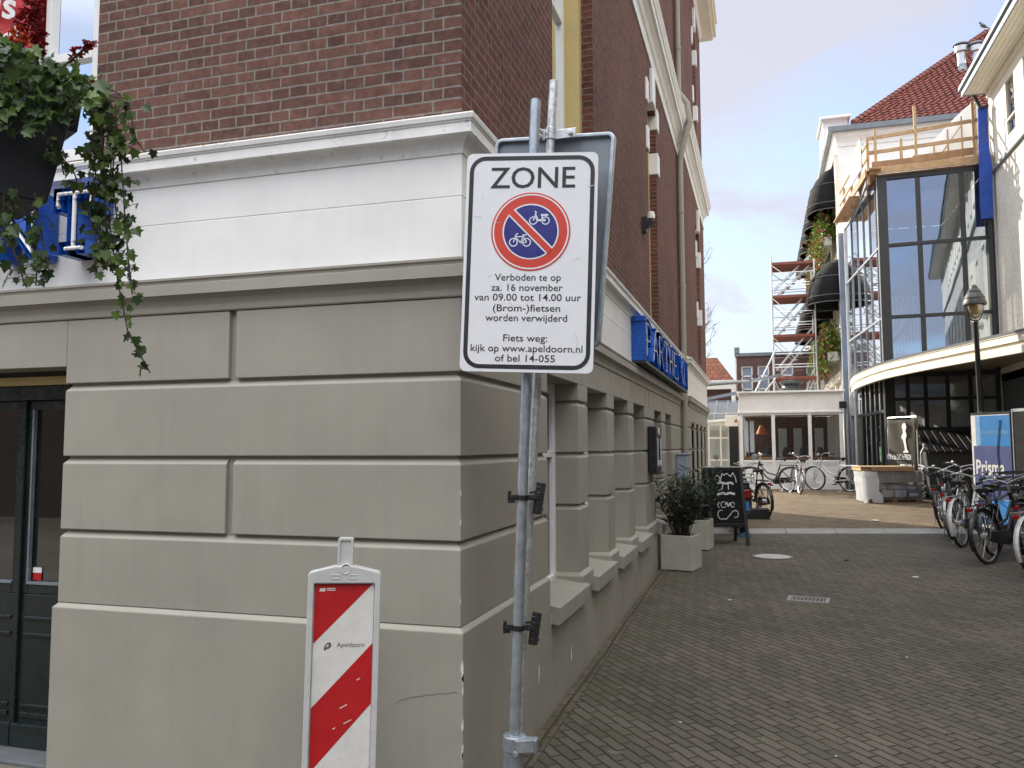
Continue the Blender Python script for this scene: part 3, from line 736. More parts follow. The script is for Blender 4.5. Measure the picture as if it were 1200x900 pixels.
# the bay's ground floor, same masonry
mb = MB(); bo = [(14.95, 15.6), (16.05, 16.7), (17.15, 17.8), (18.25, 18.85)]
wall(mb, lambda u, z, d: (XB - .02 - d, u, z), YB, YE - .02, -.1, 2.4, [(a, b, .7, 2.1) for a, b in bo], .2)
mb.poly([(XW - .1, YB + .02, -.1), (XB - .02, YB + .02, -.1), (XB - .02, YB + .02, 2.4), (XW - .1, YB + .02, 2.4)])
mb.build('bay_wall', M['stucco'], B)
mb = MB(); bp = [YB] + [q for o in bo for q in o] + [YE]
for i, (a, b) in enumerate(rowz):
    if i == 3: mb.box(XB - .15, XB, YB, YE, 2.11, b)
    for k in range(0, len(bp), 2): mb.box(XB - .15, XB, bp[k], bp[k + 1], a, b if i < 3 else 2.109)
mb.sweep([(-.03, 0), (.02, 0), (.02, .862), (-.03, .88)], [(XW - .1, YB), (XB, YB), (XB, YE)])
mb.build('bay_blocks', M['stucco'], B, bevel=.006)
for a, b in bo: window('window', PB, a, b, .7, 2.1, .15, .06, M['white'], M['glass_dark'], [('h', 1.6)])
# shop door left
D0 = YW + .213
d_ = MB(); d_.box(-5.2, -3.53, D0 + .06, D0 + .1, .03, 2.125); d_.mi = 0
dr = thing  # (door is a part: one mesh with its glazing as sub-parts)
mb = MB()
mb.box(-5.2, -3.505, D0 - .03, D0 + .05, 1.955, 2.035)
for a, b in ((-5.2, -4.62), (-4.60, -4.02), (-4.015, -3.505)):
    rect_frame(mb, lambda u, z, e: (u, D0 + e, z), a, b, .87, 1.955, .055, 0, .05)
    mb.box(a, b, D0, D0 + .05, .03, .87)
    for z0, z1 in ((.20, .23), (.255, .275), (.64, .66), (.73, .75)): mb.box(a + .04, b - .04, D0 - .012, D0, z0, z1)
    mb.box(a, b, D0 - .03, D0, .03, .17)
mb.box(-4.035, -4.0, D0 - .02, D0, .17, 1.955)
DR = mb.build('shop_door', M['door'], B, bevel=.005)
g = MB()
for a, b in ((-5.145, -4.675), (-4.545, -4.075), (-3.96, -3.56)): g.poly([(a, D0 + .025, .925), (b, D0 + .025, .925), (b, D0 + .025, 1.90), (a, D0 + .025, 1.90)])
g.build('glazing', M['glass_dark'], DR)
g = MB(); g.box(-5.2, -3.4, D0 + .5, D0 + .52, 0, 2.1); g.box(-4.0, -3.62, D0 + .3, D0 + .34, .93, 1.06); g.build('room', M['darkroom'], DR)
g = MB()
for a, b in ((-4.545, -4.075), (-3.96, -3.56)): g.box(a, b, D0 - .006, D0 + .02, .925, .938)
g.box(-3.968, -3.958, D0 - .004, D0 + .02, .925, 1.90)
g.build('glazing_bead', M['zinc'], DR)
g = MB(); g.box(-3.945, -3.885, D0 + .018, D0 + .022, .945, .985); g.build('door_sticker', M['redlens'], DR)
g = MB(); g.box(-3.945, -3.885, D0 + .018, D0 + .022, .986, 1.015); g.build('sticker_header', M['panel_white'], DR)
mb = MB(); mb.box(-5.2, -3.53, D0 - .05, D0 + .06, 2.037, 2.085); mb.build('door_head_board', M['yellow'], B, bevel=.003)
mb = MB(); mb.box(-5.2, -3.53, D0 - .02, D0 + .08, 2.086, 2.114); mb.build('door_head_shade_strip', M['black'], B)  # black strip standing in for the shade under the door lintel
mb = MB(); mb.box(-5.3, -3.535, YW + .02, D0 + .06, -.1, .045); mb.build('doorstep', M['bluestone'], B, bevel=.01)

# ------------------------------------------------------------------ things on the corner building's walls
def channel_letter(ch, P, x0, x1, z0, z1, depth, parent, stroke_pts):
    """an open blue tray in the shape of a letter, with white neon tubes following its strokes"""
    w = x1 - x0; h = z1 - z0; t = .20 * min(w * 1.35, h)
    def at(p, e): return P(x0 + p[0] * w, z0 + p[1] * h, e)
    mb = MB(); fl = MB(); ne = MB()
    for st in stroke_pts:
        for p, q in zip(st, st[1:]):
            du, dz = (q[0] - p[0]) * w, (q[1] - p[1]) * h; L = math.hypot(du, dz) or 1
            nu, nz_ = -dz / L * t / 2, du / L * t / 2; eu, ez = du / L * t / 2, dz / L * t / 2
            a0 = (x0 + p[0] * w - eu, z0 + p[1] * h - ez); b0 = (x0 + q[0] * w + eu, z0 + q[1] * h + ez)
            c4 = [(a0[0] + nu, a0[1] + nz_), (b0[0] + nu, b0[1] + nz_), (b0[0] - nu, b0[1] - nz_), (a0[0] - nu, a0[1] - nz_)]
            c4 = [(min(max(u, x0), x1), min(max(z, z0), z1)) for u, z in c4]
            back = [P(u, z, .012) for u, z in c4]; front = [P(u, z, depth) for u, z in c4]
            mb.faces(back + front, [(0, 1, 2, 3), (0, 1, 5, 4), (2, 3, 7, 6), (1, 2, 6, 5), (3, 0, 4, 7)])
            fl.faces([P(u, z, depth * .45) for u, z in c4], [(0, 1, 2, 3)])
        ne.tube([at(p, depth - .012) for p in st], .0115, 8)
        for p in (st[0], st[-1]): ne.tube([at(p, depth - .012), at(p, .03)], .0115, 8)
    o = mb.build('letter', M['letter_blue'], parent)
    fl.build('tray', M['navy'], o); ne.build('neon_tube', M['neon'], o, smooth=True)
def arc(cx, cy, rx, ry, a0, a1, n=7): return [(cx + rx * math.cos(R_(a0 + (a1 - a0) * k / n)), cy + ry * math.sin(R_(a0 + (a1 - a0) * k / n))) for k in range(n + 1)]
GLY = {'N': [[(.14, .1), (.14, .9), (.86, .1), (.86, .9)]], 'T': [[(.08, .74), (.08, .92), (.92, .92), (.92, .74)], [(.5, .9), (.5, .1)], [(.3, .1), (.7, .1)]],
       'A': [[(.1, .1), (.5, .92), (.9, .1)], [(.28, .4), (.72, .4)]], 'P': [[(.14, .1), (.14, .9)] + arc(.5, .69, .36, .21, 90, -90) + [(.14, .48)]],
       'R': [[(.14, .1), (.14, .9)] + arc(.5, .70, .36, .20, 90, -90) + [(.14, .5)], [(.5, .5), (.88, .1)]], 'H': [[(.14, .1), (.14, .9)], [(.86, .1), (.86, .9)], [(.14, .5), (.86, .5)]],
       'E': [[(.86, .9), (.14, .9), (.14, .1), (.86, .1)], [(.14, .5), (.72, .5)]], 'O': [arc(.5, .5, .38, .4, 0, 360, 14)]}
t = thing('letter_sign', 'blue open channel letters with white neon tubes above the shop door, partly behind ivy', 'sign', (-3.9, YW, 2.6), world=True)
PFo = lambda u, z, e: (u, YW - .004 - e, z)
for ch, a, b in (('A', -4.36, -4.02), ('N', -3.94, -3.594), ('T', -3.50, -3.245)):
    channel_letter(ch, PFo, a, b, 2.675, 3.03, .15, t, GLY[ch])
t = thing('letter_sign', 'long blue sign of deep channel letters reading PARTHENON along the lane wall', 'sign', (XW, 11, 2.6), world=True)
PSo = lambda u, z, e: (XW + .005 + e, u, z)
y = 8.62; wd = 5.15 / 9
for ch in 'PARTHENON':
    channel_letter(ch, PSo, y + .03, y + wd - .03, 2.60, 3.04, .155, t, GLY[ch]); y += wd
mb = MB(); mb.box(XW + .005, XW + .155, 8.62, 8.66, 2.58, 3.045); mb.box(XW + .005, XW + .03, 8.63, 13.77, 2.585, 3.03); mb.box(XW + .004, XW + .16, 8.60, 8.67, 3.0, 3.055)
mb.build('housing', M['letter_blue'], t, bevel=.003)
mb = MB(); mb.box(XW + .005, XW + .152, 8.62, 13.77, 2.56, 2.585); mb.build('soffit_tray', M['black'], t)
t = thing('menu_case', 'tall black menu case with lit sheet on the lane wall between windows', 'menu case', (XW, 10.03, 1.4), world=True)
mb = MB(); mb.box(XW + .002, XW + .105, 9.80, 10.30, 1.38, 1.92); mb.build('case', M['black'], t, bevel=.015)
mb = MB(); mb.box(XW + .105, XW + .109, 9.86, 10.24, 1.45, 1.78); mb.build('sheet', M['glass_win'], t)
mb = MB()
for y_ in (9.90, 10.20): mb.box(XW + .109, XW + .113, y_, y_ + .025, 1.45, 1.78)
mb.build('light_strip', M['curtain'], t)
mb = MB(); mb.extrude(circ(.045, 16), (XW + .105, 10.05, 1.86), (0, 1, 0), (0, 0, 1), (1, 0, 0), .008); mb.build('badge', M['panel_white'], t)
mb = MB(); mb.box(XW + .04, XW + .13, 9.80, 10.30, 1.355, 1.379); mb.build('ledge', M['black'], t, bevel=.004)
t = thing('utility_cabinet', 'small pale blue grey metal cabinet low on the lane wall beside the rain pipe', 'cabinet', (XW, 13.55, 1.2), world=True)
mb = MB(); mb.box(XW + .002, XW + .17, 13.15, 13.68, 1.17, 1.55); mb.build('box', M['cabinet'], t, bevel=.012)
mb = MB(); mb.box(XW + .0, XW + .19, 13.13, 13.70, 1.551, 1.575); mb.build('lid', M['cabinet'], t, bevel=.006)
t = thing('wall_lamp', 'small dark wall lamp with pale cap high on the lane wall', 'lamp', (XW, 9.7, 4.3), world=True)
mb = MB(); mb.box(XW, XW + .05, 9.62, 9.74, 4.22, 4.40); mb.bar((XW + .04, 9.68, 4.3), (XW + .12, 9.68, 4.34), .08, .08); mb.build('bracket', M['black'], t)
mb = MB(); mb.lathe([(.0, .09), (.035, .085), (.05, .05), (.05, 0), (.0, 0)], (XW + .10, 9.68, 4.38)); mb.build('cap', M['cream'], t, smooth=True)
t = thing('shop_banner', 'red shop banner with white lettering beside the upper left window', 'banner', (-4.2, YW - .3, 3.9), world=True)
mb = MB(); nb = 14
for k in range(nb):
    a0, a1 = -4.95 + k * .0785, -4.95 + (k + 1) * .0785
    f0, f1 = [YW - .02 + .012 * math.sin(a * 9) for a in (a0, a1)]
    mb.faces([(a0, f0, 3.70), (a1, f1, 3.66), (a1, f1, 5.1), (a0, f0, 5.1), (a0, f0 + .006, 3.70), (a1, f1 + .006, 3.66), (a1, f1 + .006, 5.1), (a0, f0 + .006, 5.1)], [(0, 1, 2, 3), (4, 5, 6, 7), (0, 1, 5, 4)])
mb.build('cloth', M['redflag'], t, smooth=True)
mb = MB()
tl = Vector((.97, 0, -.24)); tv = Vector((.1, 0, .99))
add_text(mb, 'SiNs', (-4.19, YW - .04, 4.22), tl, tv, width=.52, cap=.15, bold=.02)
add_text(mb, 'shod', (-4.16, YW - .04, 4.03), tl, tv, width=.50, cap=.12, bold=.02)
mb.build('lettering', M['panel_white'], t)
mb = MB(); mb.tube([(-4.97, YW - .03, 5.12), (-3.84, YW - .03, 5.12)], .012); mb.build('rod', M['steel'], t)

# ------------------------------------------------------------------ zone sign on its post, second sign, traffic panel
def stroke(mb, pts, w, o, u, v, n, d):
    for p, q in zip(pts, pts[1:]):
        dx, dy = q[0] - p[0], q[1] - p[1]; L = math.hypot(dx, dy) or 1
        a, b_ = -dy / L * w / 2, dx / L * w / 2
        mb.extrude([(p[0] + a, p[1] + b_), (q[0] + a, q[1] + b_), (q[0] - a, q[1] - b_), (p[0] - a, p[1] - b_)], o, u, v, n, d)
ZO = Vector((-.9125, 3.2667, 2.453)); Zu = Vector((.9867, .1582, -.0361)).normalized(); Zv = Vector((.0351, .0088, .9993)).normalized(); Zn = Zu.cross(Zv)
P0, P1 = Vector((-1.022, 3.335, .03)), Vector((-.898, 3.335, 3.172)); Pd = (P1 - P0).normalized()
def on_pole(z): return P0 + Pd * ((z - P0.z) / Pd.z)
t = thing('zone_sign', 'white zone sign forbidding bicycles and mopeds on a galvanised post at the corner', 'sign', (P0.x, P0.y, .03), world=True)
mb = MB(); mb.tube([on_pole(.0), on_pole(3.172)], .0225, 20); mb.tube([on_pole(3.172), on_pole(3.176)], .0195, 20); mb.build('post', M['galv'], t, smooth=True)
mb = MB(); mb.tube([on_pole(-.05), on_pole(.445)], .041, 20); mb.build('ground_sleeve', M['galv'], t, smooth=True)
mb = MB()
c = on_pole(.47)
mb.lathe([(.041, -.03), (.047, -.028), (.047, .03), (.041, .032), (.023, .034)], c, Pd, 20)
mb.bar(c + Vector((.035, -.01, 0)), c + Vector((.10, -.005, 0)), .05, .055); mb.bar(c + Vector((.02, -.045, 0)), c + Vector((.095, -.04, .01)), .012, .05)
mb.tube([c + Vector((.02, -.052, -.028)), c + Vector((.02, -.03, -.028))], .012, 10)
mb.build('sleeve_clamp', M['galv'], t, bevel=.003)
mb = MB(); mb.extrude(rrect(.556, .93, .026), ZO, Zu, Zv, -Zn, .005); mb.ring(rrect(.556, .93, .026), rrect(.540, .914, .02), ZO, Zu, Zv, -Zn, .022)
panel = mb.build('sign_panel', M['sheet_white'], t)
mb = MB(); mb.ring(rrect(.530, .904, .068), rrect(.494, .868, .050), ZO, Zu, Zv, Zn, .0008); mb.build('border_line', M['sign_black'], panel)
pxm = .00364
mb = MB(); o1 = ZO + Zn * .0009
def at2(px, py): return o1 + Zu * ((px - 619.5 + .033 * (py - 308.5)) * pxm) + Zv * ((308.5 - py) * .0036)
add_text(mb, 'ZONE', at2(624, 209), Zu, Zv, width=.360, cap=.087, bold=.008)
for s_, xc, yc, w in (('Verboden te op', 618, 327, .278), ('za. 16 november', 617, 339, .300), ('van 09.00 tot 14.00 uur', 617.5, 350.5, .448), ('(Brom-)fietsen', 616.5, 363, .282), ('worden verwijderd', 616, 374.5, .342),
                      ('Fiets weg:', 615, 398, .184), ('kijk op www.apeldoorn.nl', 616, 410, .467), ('of bel 14-055', 614.5, 421.5, .25)):
    add_text(mb, s_, at2(xc, yc), Zu, Zv, width=w, cap=.0285, bold=.006)
mb.build('lettering', M['sign_black'], panel)
cdisc = at2(621.5, 273.2)
mb = MB(); mb.extrude(circ(.167, 64), cdisc, Zu, Zv, Zn, .0006); mb.build('red_ring', M['sign_red'], panel)
mb = MB(); mb.ring(circ(.1605, 64), circ(.1545, 64), cdisc, Zu, Zv, Zn, .0012); mb.extrude(circ(.1185, 64), cdisc, Zu, Zv, Zn, .0012); mb.build('white_ring', M['sheet_white'], panel)
mb = MB(); mb.extrude(circ(.1125, 64), cdisc, Zu, Zv, Zn, .0018); mb.build('blue_disc', M['sign_blue'], panel)
mb = MB(); s2 = .7071
def seg(r, off): # parallel strip through the disc
    h = math.sqrt(max(0, r * r - off * off)); return h
wst = .0115; h_ = .1165
stroke(mb, [(-h_ * s2, h_ * s2), (h_ * s2, -h_ * s2)], .038, cdisc, Zu, Zv, Zn, .0022); mb.build('slash_edge', M['sheet_white'], panel)
mb = MB(); h_ = .119; stroke(mb, [(-h_ * s2, h_ * s2), (h_ * s2, -h_ * s2)], .026, cdisc, Zu, Zv, Zn, .0027); mb.build('slash', M['sign_red'], panel)
mb = MB(); oi = cdisc
def ringi(cx, cy, r, w=.0042): mb.ring(circ(r, 24, cx, cy), circ(r - w, 24, cx, cy), oi, Zu, Zv, Zn, .0023)
def sti(pts, w=.004): stroke(mb, pts, w, oi, Zu, Zv, Zn, .0023)
bx_, by_ = -.043, -.046     # bicycle
ringi(bx_ - .028, by_, .0185); ringi(bx_ + .028, by_, .0185)
sti([(bx_ - .028, by_), (bx_ - .017, by_ + .034), (bx_ - .009, by_ + .038)]); sti([(bx_ - .019, by_ + .024), (bx_ + .014, by_ + .024), (bx_ + .002, by_ - .002), (bx_ - .019, by_ + .022)])
sti([(bx_ + .002, by_ - .002), (bx_ + .028, by_), (bx_ + .014, by_ + .024), (bx_ + .017, by_ + .031)]); sti([(bx_ + .009, by_ + .031), (bx_ + .027, by_ + .031)], .005)
bx_, by_ = .036, .046      # moped
ringi(bx_ - .026, by_, .0175); ringi(bx_ + .026, by_, .0175)
sti([(bx_ - .026, by_), (bx_ - .014, by_ + .036), (bx_ - .02, by_ + .04)], .005); sti([(bx_ - .017, by_ + .024), (bx_ - .008, by_ + .002), (bx_ + .026, by_ + .002)], .009)
sti([(bx_ + .010, by_ + .004), (bx_ + .012, by_ + .022)], .005); sti([(bx_ + .006, by_ + .024), (bx_ + .036, by_ + .024)], .008)
mb.build('vehicle_symbols', M['sheet_white'], panel)
mb = MB(); q = random.Random(12)
for k in range(16):
    x, y, a, L_ = q.uniform(-.22, .22), q.uniform(-.42, .42), q.uniform(0, 3.1), q.uniform(.008, .035)
    stroke(mb, [(x, y), (x + L_ * math.cos(a), y + L_ * math.sin(a))], q.uniform(.0008, .0016), ZO + Zn * .0018, Zu, Zv, Zn, .0003)
stroke(mb, [(.238, .318), (.262, .322)], .004, ZO + Zn * .0018, Zu, Zv, Zn, .0003); stroke(mb, [(.20, -.30), (.215, -.33), (.208, -.36)], .0016, ZO + Zn * .0018, Zu, Zv, Zn, .0003)
mb.build('scratches', M['plastic_grey'], panel)
def post_clamp(z, name='post_clamp'):
    c = on_pole(z); mb = MB(); uu = Vector((.96, .28, 0)); nn = Vector((.28, -.96, 0)); w = Vector((0, 0, 1))
    mb.lathe([(.0235, -.011), (.0265, -.011), (.0265, .011), (.0235, .011)], c, Pd, 18)
    mb.bar(c - uu * .062, c - uu * .022, .016, .022); mb.bar(c - uu * .06 + w * .022, c - uu * .045 + w * .022, .03, .010); mb.bar(c - uu * .062 - w * .018, c - uu * .03 - w * .016, .014, .009)
    mb.bar(c + uu * .02, c + uu * .07, .016, .022); mb.bar(c + uu * .03 + w * .02, c + uu * .06 + w * .024, .014, .009)
    mb.bar(c + uu * .074 + w * .062, c + uu * .054 - w * .07, .006, .028, (1, 0, 0)); mb.bar(c + uu * .088 + w * .060, c + uu * .068 - w * .07, .006, .024, (1, 0, 0))
    for q in (.042, .018, -.024, -.05): mb.tube([c + uu * .056 + w * q, c + uu * .088 + w * q], .005, 8)
    mb.tube([c - uu * .045 - nn * .02, c - uu * .045 + nn * .03], .007, 8); mb.tube([c + uu * .045 - nn * .02, c + uu * .045 + nn * .03], .007, 8); mb.tube([c - uu * .055 - w * .02, c - uu * .055 + w * .028], .006, 8)
    mb.build(name, M['clamp'], t, bevel=.0015)
post_clamp(1.47); post_clamp(.935)
mb = MB()
for z in (2.25, 2.72):
    c = on_pole(z); mb.lathe([(.0235, -.014), (.027, -.014), (.027, .014), (.0235, .014)], c, Pd, 18); mb.bar(c - Zu * .06 + Zn * .035, c + Zu * .06 + Zn * .035, .03, .03)
mb.build('sign_bracket', M['steel'], t)

Q0, Q1 = Vector((-1.040, 3.405, .04)), Vector((-.835, 3.41, 3.283)); Qd = (Q1 - Q0).normalized()
def on_q(z): return Q0 + Qd * ((z - Q0.z) / Qd.z)
BO = Vector((-.8819, 3.4481, 2.5854)); Bu = Vector((.9931, -.0835, -.0822)).normalized(); Bv = Vector((.084, .0188, .9963)).normalized(); Bn = Bu.cross(Bv)
t = thing('reversed_sign', 'grey back of a road sign on a thinner spangled pole behind the zone sign', 'sign', (Q0.x, Q0.y, .03), world=True)
mb = MB(); mb.tube([on_q(.02), on_q(3.283)], .0195, 18); mb.build('post', M['spangle'], t, smooth=True)
mb = MB(); mb.extrude(rrect(.552, .926, .03), BO, Bu, Bv, -Bn, .004)
p2 = mb.build('sign_panel', M['signback'], t)
mb = MB(); mb.ring(rrect(.560, .934, .034), rrect(.526, .900, .02), BO - Bn * .006, Bu, Bv, Bn, .026); mb.build('rim', M['galv'], p2, bevel=.004)
mb = MB(); mb.extrude(rrect(.53, .90, .03), BO - Bn * .0045, Bu, Bv, -Bn, .001); mb.build('face', M['sheet_white'], p2)
mb = MB(); c = on_q(3.045)
mb.lathe([(.0195, -.026), (.025, -.026), (.025, .026), (.0195, .026)], c, Qd, 18)
mb.bar(c + Vector((.02, 0, -.005)), c + Vector((.115, -.015, -.01)), .006, .042); mb.bar(c - Vector((.018, 0, 0)), c - Vector((.06, .005, 0)), .006, .05)
mb.tube([c + Vector((.09, -.03, -.01)), c + Vector((.09, 0, -.01))], .011, 10); mb.tube([c + Vector((-.045, -.03, .012)), c + Vector((-.045, 0, .012))], .012, 10); mb.tube([c + Vector((-.045, -.03, -.014)), c + Vector((-.045, 0, -.014))], .012, 10)
mb.build('pole_clamp', M['steel'], t, bevel=.002)

KO = Vector((-1.6347, 3.0536, 1.179)); Ku = Vector((.9149, .4032, -.0193)).normalized(); Kv = Vector((.0172, .0087, .9998)).normalized(); Kn = Ku.cross(Kv)
t = thing('traffic_panel', 'red and white striped traffic guide panel in a pale plastic frame before the wall', 'traffic panel', (KO.x, KO.y, .03), world=True)
mb = MB()
out = [(-.145, -1.13), (-.145, -.012), (-.138, .0), (-.04, .024), (.04, .024), (.138, .0), (.145, -.012), (.145, -1.13)]
inn = [(-.121, -1.05), (-.121, -.05), (-.118, -.046), (-.04, -.046), (.04, -.046), (.118, -.046), (.121, -.05), (.121, -1.05)]
mb.ring(out, inn, KO - Kn * .022, Ku, Kv, Kn, .044)
mb.extrude([(-.122, -1.05), (.122, -1.05), (.122, -.044), (-.122, -.044)], KO - Kn * .010, Ku, Kv, Kn, .014)
mb.build('frame', M['plastic_grey'], t, bevel=.005)
mb = MB(); mb.ring([(-.031, .02), (.031, .02), (.031, .130), (.026, .136), (-.026, .136), (-.031, .130)], [(-.021, .028), (.021, .028), (.021, .120), (.018, .124), (-.018, .124), (-.021, .120)], KO - Kn * .016, Ku, Kv, Kn, .032)
mb.extrude([(-.022, .02), (.022, .02), (.022, .125), (-.022, .125)], KO - Kn * .008, Ku, Kv, Kn, .018)
mb.ring(circ(.022, 20, .004, .012), circ(.016, 20, .004, .012), KO + Kn * .010, Ku, Kv, Kn, .014)
for a in (-.052, .018): mb.ring([(a, -.028), (a + .034, -.028), (a + .034, -.010), (a, -.010)], [(a + .004, -.024), (a + .03, -.024), (a + .03, -.014), (a + .004, -.014)], KO + Kn * .018, Ku, Kv, Kn, .006)
mb.build('handle', M['plastic_grey'], t, bevel=.003)
def clipped(k):
    a, b = -.118, .118; top, bot = -.05, -1.046
    l0, r0 = -.284 - .5 * k, -.045 - .482 * k            # upper edge of the white stripe at left and right
    return l0, r0
mb = MB(); mb.extrude([(-.118, -1.046), (.118, -1.046), (.118, -.050), (-.118, -.050)], KO + Kn * .0045, Ku, Kv, Kn, .0008); face = mb.build('striped_face', M['bak_white'], t)
mb = MB(); ks = KO + Kn * .0054
mb.extrude([(-.118, -.050), (.112, -.050), (-.118, -.286)], ks, Ku, Kv, Kn, .0006)
mb.extrude([(-.118, -.538), (.118, -.285), (.118, -.524), (-.118, -.790)], ks, Ku, Kv, Kn, .0006)
mb.extrude([(-.118, -1.04), (-.112, -1.046), (.118, -1.0), (.118, -.77)], ks, Ku, Kv, Kn, .0006)
mb.build('red_stripe', M['bak_red'], face)
mb = MB(); k3 = KO + Kn * .0058
add_text(mb, 'Apeldoorn', k3 + Ku * .030 + Kv * -.291, Ku, Kv, width=.108, cap=.019)
kl = [(-.075, -.307), (-.071, -.292), (-.062, -.283), (-.049, -.281), (-.048, -.290), (-.054, -.298), (-.063, -.302)]
mb.ring(kl, [(-.0615 + (x + .0615) * .55, -.294 + (y + .294) * .55) for x, y in kl], k3, Ku, Kv, Kn, .0006)
stroke(mb, [(-.075, -.310), (-.055, -.303), (-.046, -.292)], .003, k3, Ku, Kv, Kn, .0006)
mb.build('town_lettering', M['sign_black'], face)
mb = MB(); mb.extrude([(-.097, -.066), (-.074, -.066), (-.077, -.079), (-.1, -.079)], ks + Kn * .0008, Ku, Kv, Kn, .0005)
for q in (-.069, -.076): mb.extrude([(-.07, q), (-.036, q), (-.036, q + .004), (-.07, q + .004)], ks + Kn * .0008, Ku, Kv, Kn, .0005)
for a, b, l in ((-.005, -.54, .028), (.012, -.60, .03), (.06, -.43, .012), (-.03, -.62, .01), (.02, -.66, .012)): stroke(mb, [(a, b), (a + l, b + l * .5)], .0035, ks + Kn * .0008, Ku, Kv, Kn, .0005)
mb.build('scuffs_and_maker_mark', M['bak_white'], face)
mb = MB(); mb.extrude([(-.2, -1.15), (.2, -1.15), (.2, -1.11), (-.2, -1.11)], KO + Kn * .35, Ku, Kv, -Kn, .7); mb.build('foot', M['rubber'], t, bevel=.01)

# ------------------------------------------------------------------ hanging planter with ivy, pots, chalkboard
def leaf_poly(kind):
    if kind == 'ivy':
        pts = [(0, 0), (.28, -.10), (.52, .10), (.36, .30), (.60, .62), (.28, .62), (0, 1.05), (-.28, .62), (-.60, .62), (-.36, .30), (-.52, .10), (-.28, -.10)]
    elif kind == 'lance': pts = [(0, 0), (.07, .15), (.095, .4), (.07, .72), (0, 1), (-.07, .72), (-.095, .4), (-.07, .15)]
    else: pts = [(0, 0), (.25, .3), (.22, .7), (0, 1), (-.22, .7), (-.25, .3)]
    return pts
LP = {k: leaf_poly(k) for k in ('ivy', 'lance', 'oval')}
def add_leaf(mb, p, d, nrm, size, kind='oval', fold=.18, r=rnd):
    d = Vector(d).normalized(); n = Vector(nrm); n = n - d * n.dot(d)
    if n.length < 1e-3: n = d.orthogonal()
    n.normalize(); u = d.cross(n); p = Vector(p)
    pts = LP[kind]
    right = [q for q in pts if q[0] >= 0]; left = [q for q in pts if q[0] <= 0]
    tip = max(pts, key=lambda q: q[1])
    V = lambda q: p + u * q[0] * size + d * q[1] * size + n * (abs(q[0]) * fold * size - .25 * fold * q[1] * q[1] * size)
    n0 = len(pts)
    vs = [V(q) for q in pts]
    ti = pts.index(tip)
    mb.faces(vs, [tuple(range(0, ti + 1)), tuple([0] + list(range(ti, n0)))])
HP = thing('hanging_planter', 'dark plastic planter with trailing ivy and dark red flower spikes at the upper left', 'planter', (-2.3, 1.6, 2.3), world=True)
hu = Vector((.45, .89, 0)); hv = Vector((-.89, .45, 0)); hz = Vector((0, 0, 1))
def cam_pt(px, py, D):   # a point given by bearing and distance from the viewer's eye, worked out once for the layout of the stems
    d = Vector(((px - 600) / 965, -(py - 450) / 965, -1)); R3 = Matrix(rows)
    return Vector((0, 0, 1.68)) + (R3 @ d) * D
def trough(o, L_, w, h, tp):
    """open tapered trough from its lower right-far corner"""
    mb = MB(); o = Vector(o)
    a = [o, o - hu * L_, o - hu * L_ + hv * w, o + hv * w]
    c = (a[0] + a[2]) / 2
    b = [c + (q - c) * tp + hz * h for q in a]; bi = [c + (q - c) * (tp * .93) + hz * h for q in a]; ai = [c + (q - c) * .93 + hz * .02 for q in a]
    mb.faces(a + b + bi + ai, [(0, 1, 2, 3), (0, 1, 5, 4), (1, 2, 6, 5), (2, 3, 7, 6), (3, 0, 4, 7), (4, 5, 9, 8), (5, 6, 10, 9), (6, 7, 11, 10), (7, 4, 8, 11), (8, 9, 13, 12), (9, 10, 14, 13), (10, 11, 15, 14), (11, 8, 12, 15), (12, 13, 14, 15)])
    r0 = [c + (q - c) * tp * 1.025 + hz * (h - .02) for q in a]; r1 = [c + (q - c) * tp * 1.025 + hz * (h + .004) for q in a]
    mb.faces(r0 + r1 + b + [q - hz * .03 for q in b], [(0, 1, 5, 4), (1, 2, 6, 5), (2, 3, 7, 6), (3, 0, 4, 7), (4, 5, 9, 8), (5, 6, 10, 9), (6, 7, 11, 10), (7, 4, 8, 11), (0, 1, 13, 12), (1, 2, 14, 13), (2, 3, 15, 14), (3, 0, 12, 15)])
    mb.build('trough', M['trough'], HP, bevel=.006)
    mb = MB(); mb.faces([c + (q - c) * (tp * .92) + hz * (h - .02) for q in a], [(0, 1, 2, 3)]); mb.build('soil', M['soil'], HP)

trough(tuple(cam_pt(56, 238, 2.36)), .66, .26, .27, 1.15)
trough(tuple(cam_pt(91, 155, 2.52)), .24, .20, .15, 1.12)
mb = MB(); mb.tube([(-2.55, 1.55, 0), (-2.55, 1.55, 2.62)], .035, 14); mb.tube([(-2.55, 1.55, 2.60), (-2.2, 1.65, 2.62), (-1.95, 1.85, 2.63)], .018, 10); mb.build('bracket_post', M['black'], HP, smooth=True)
iv = MB(); st = MB(); r = random.Random(11)
def trail(path, nleaf, size, spread, sides=True, rs=.0022):
    P = [Vector(p) for p in path]
    st.tube(P, rs, 5)
    for k in range(nleaf):
        s_ = (k + r.random()) / nleaf * (len(P) - 1); i = min(int(s_), len(P) - 2); f = s_ - i
        p = P[i].lerp(P[i + 1], f)
        off = Vector((r.gauss(0, 1), r.gauss(0, 1), r.gauss(0, .7))) * spread
        q = p + off
        st.tube([p, (p + q) / 2 + Vector((0, 0, .006)), q], .0010, 4, caps=False)
        nrm = Vector((.25 + r.gauss(0, .45), -.9 + r.gauss(0, .35), .35 + r.gauss(0, .45)))
        add_leaf(iv, q, Vector((r.gauss(0, .6), r.gauss(0, .25), -1 + r.gauss(0, .45))), nrm, size * r.uniform(.55, 1.2), 'ivy', .22)
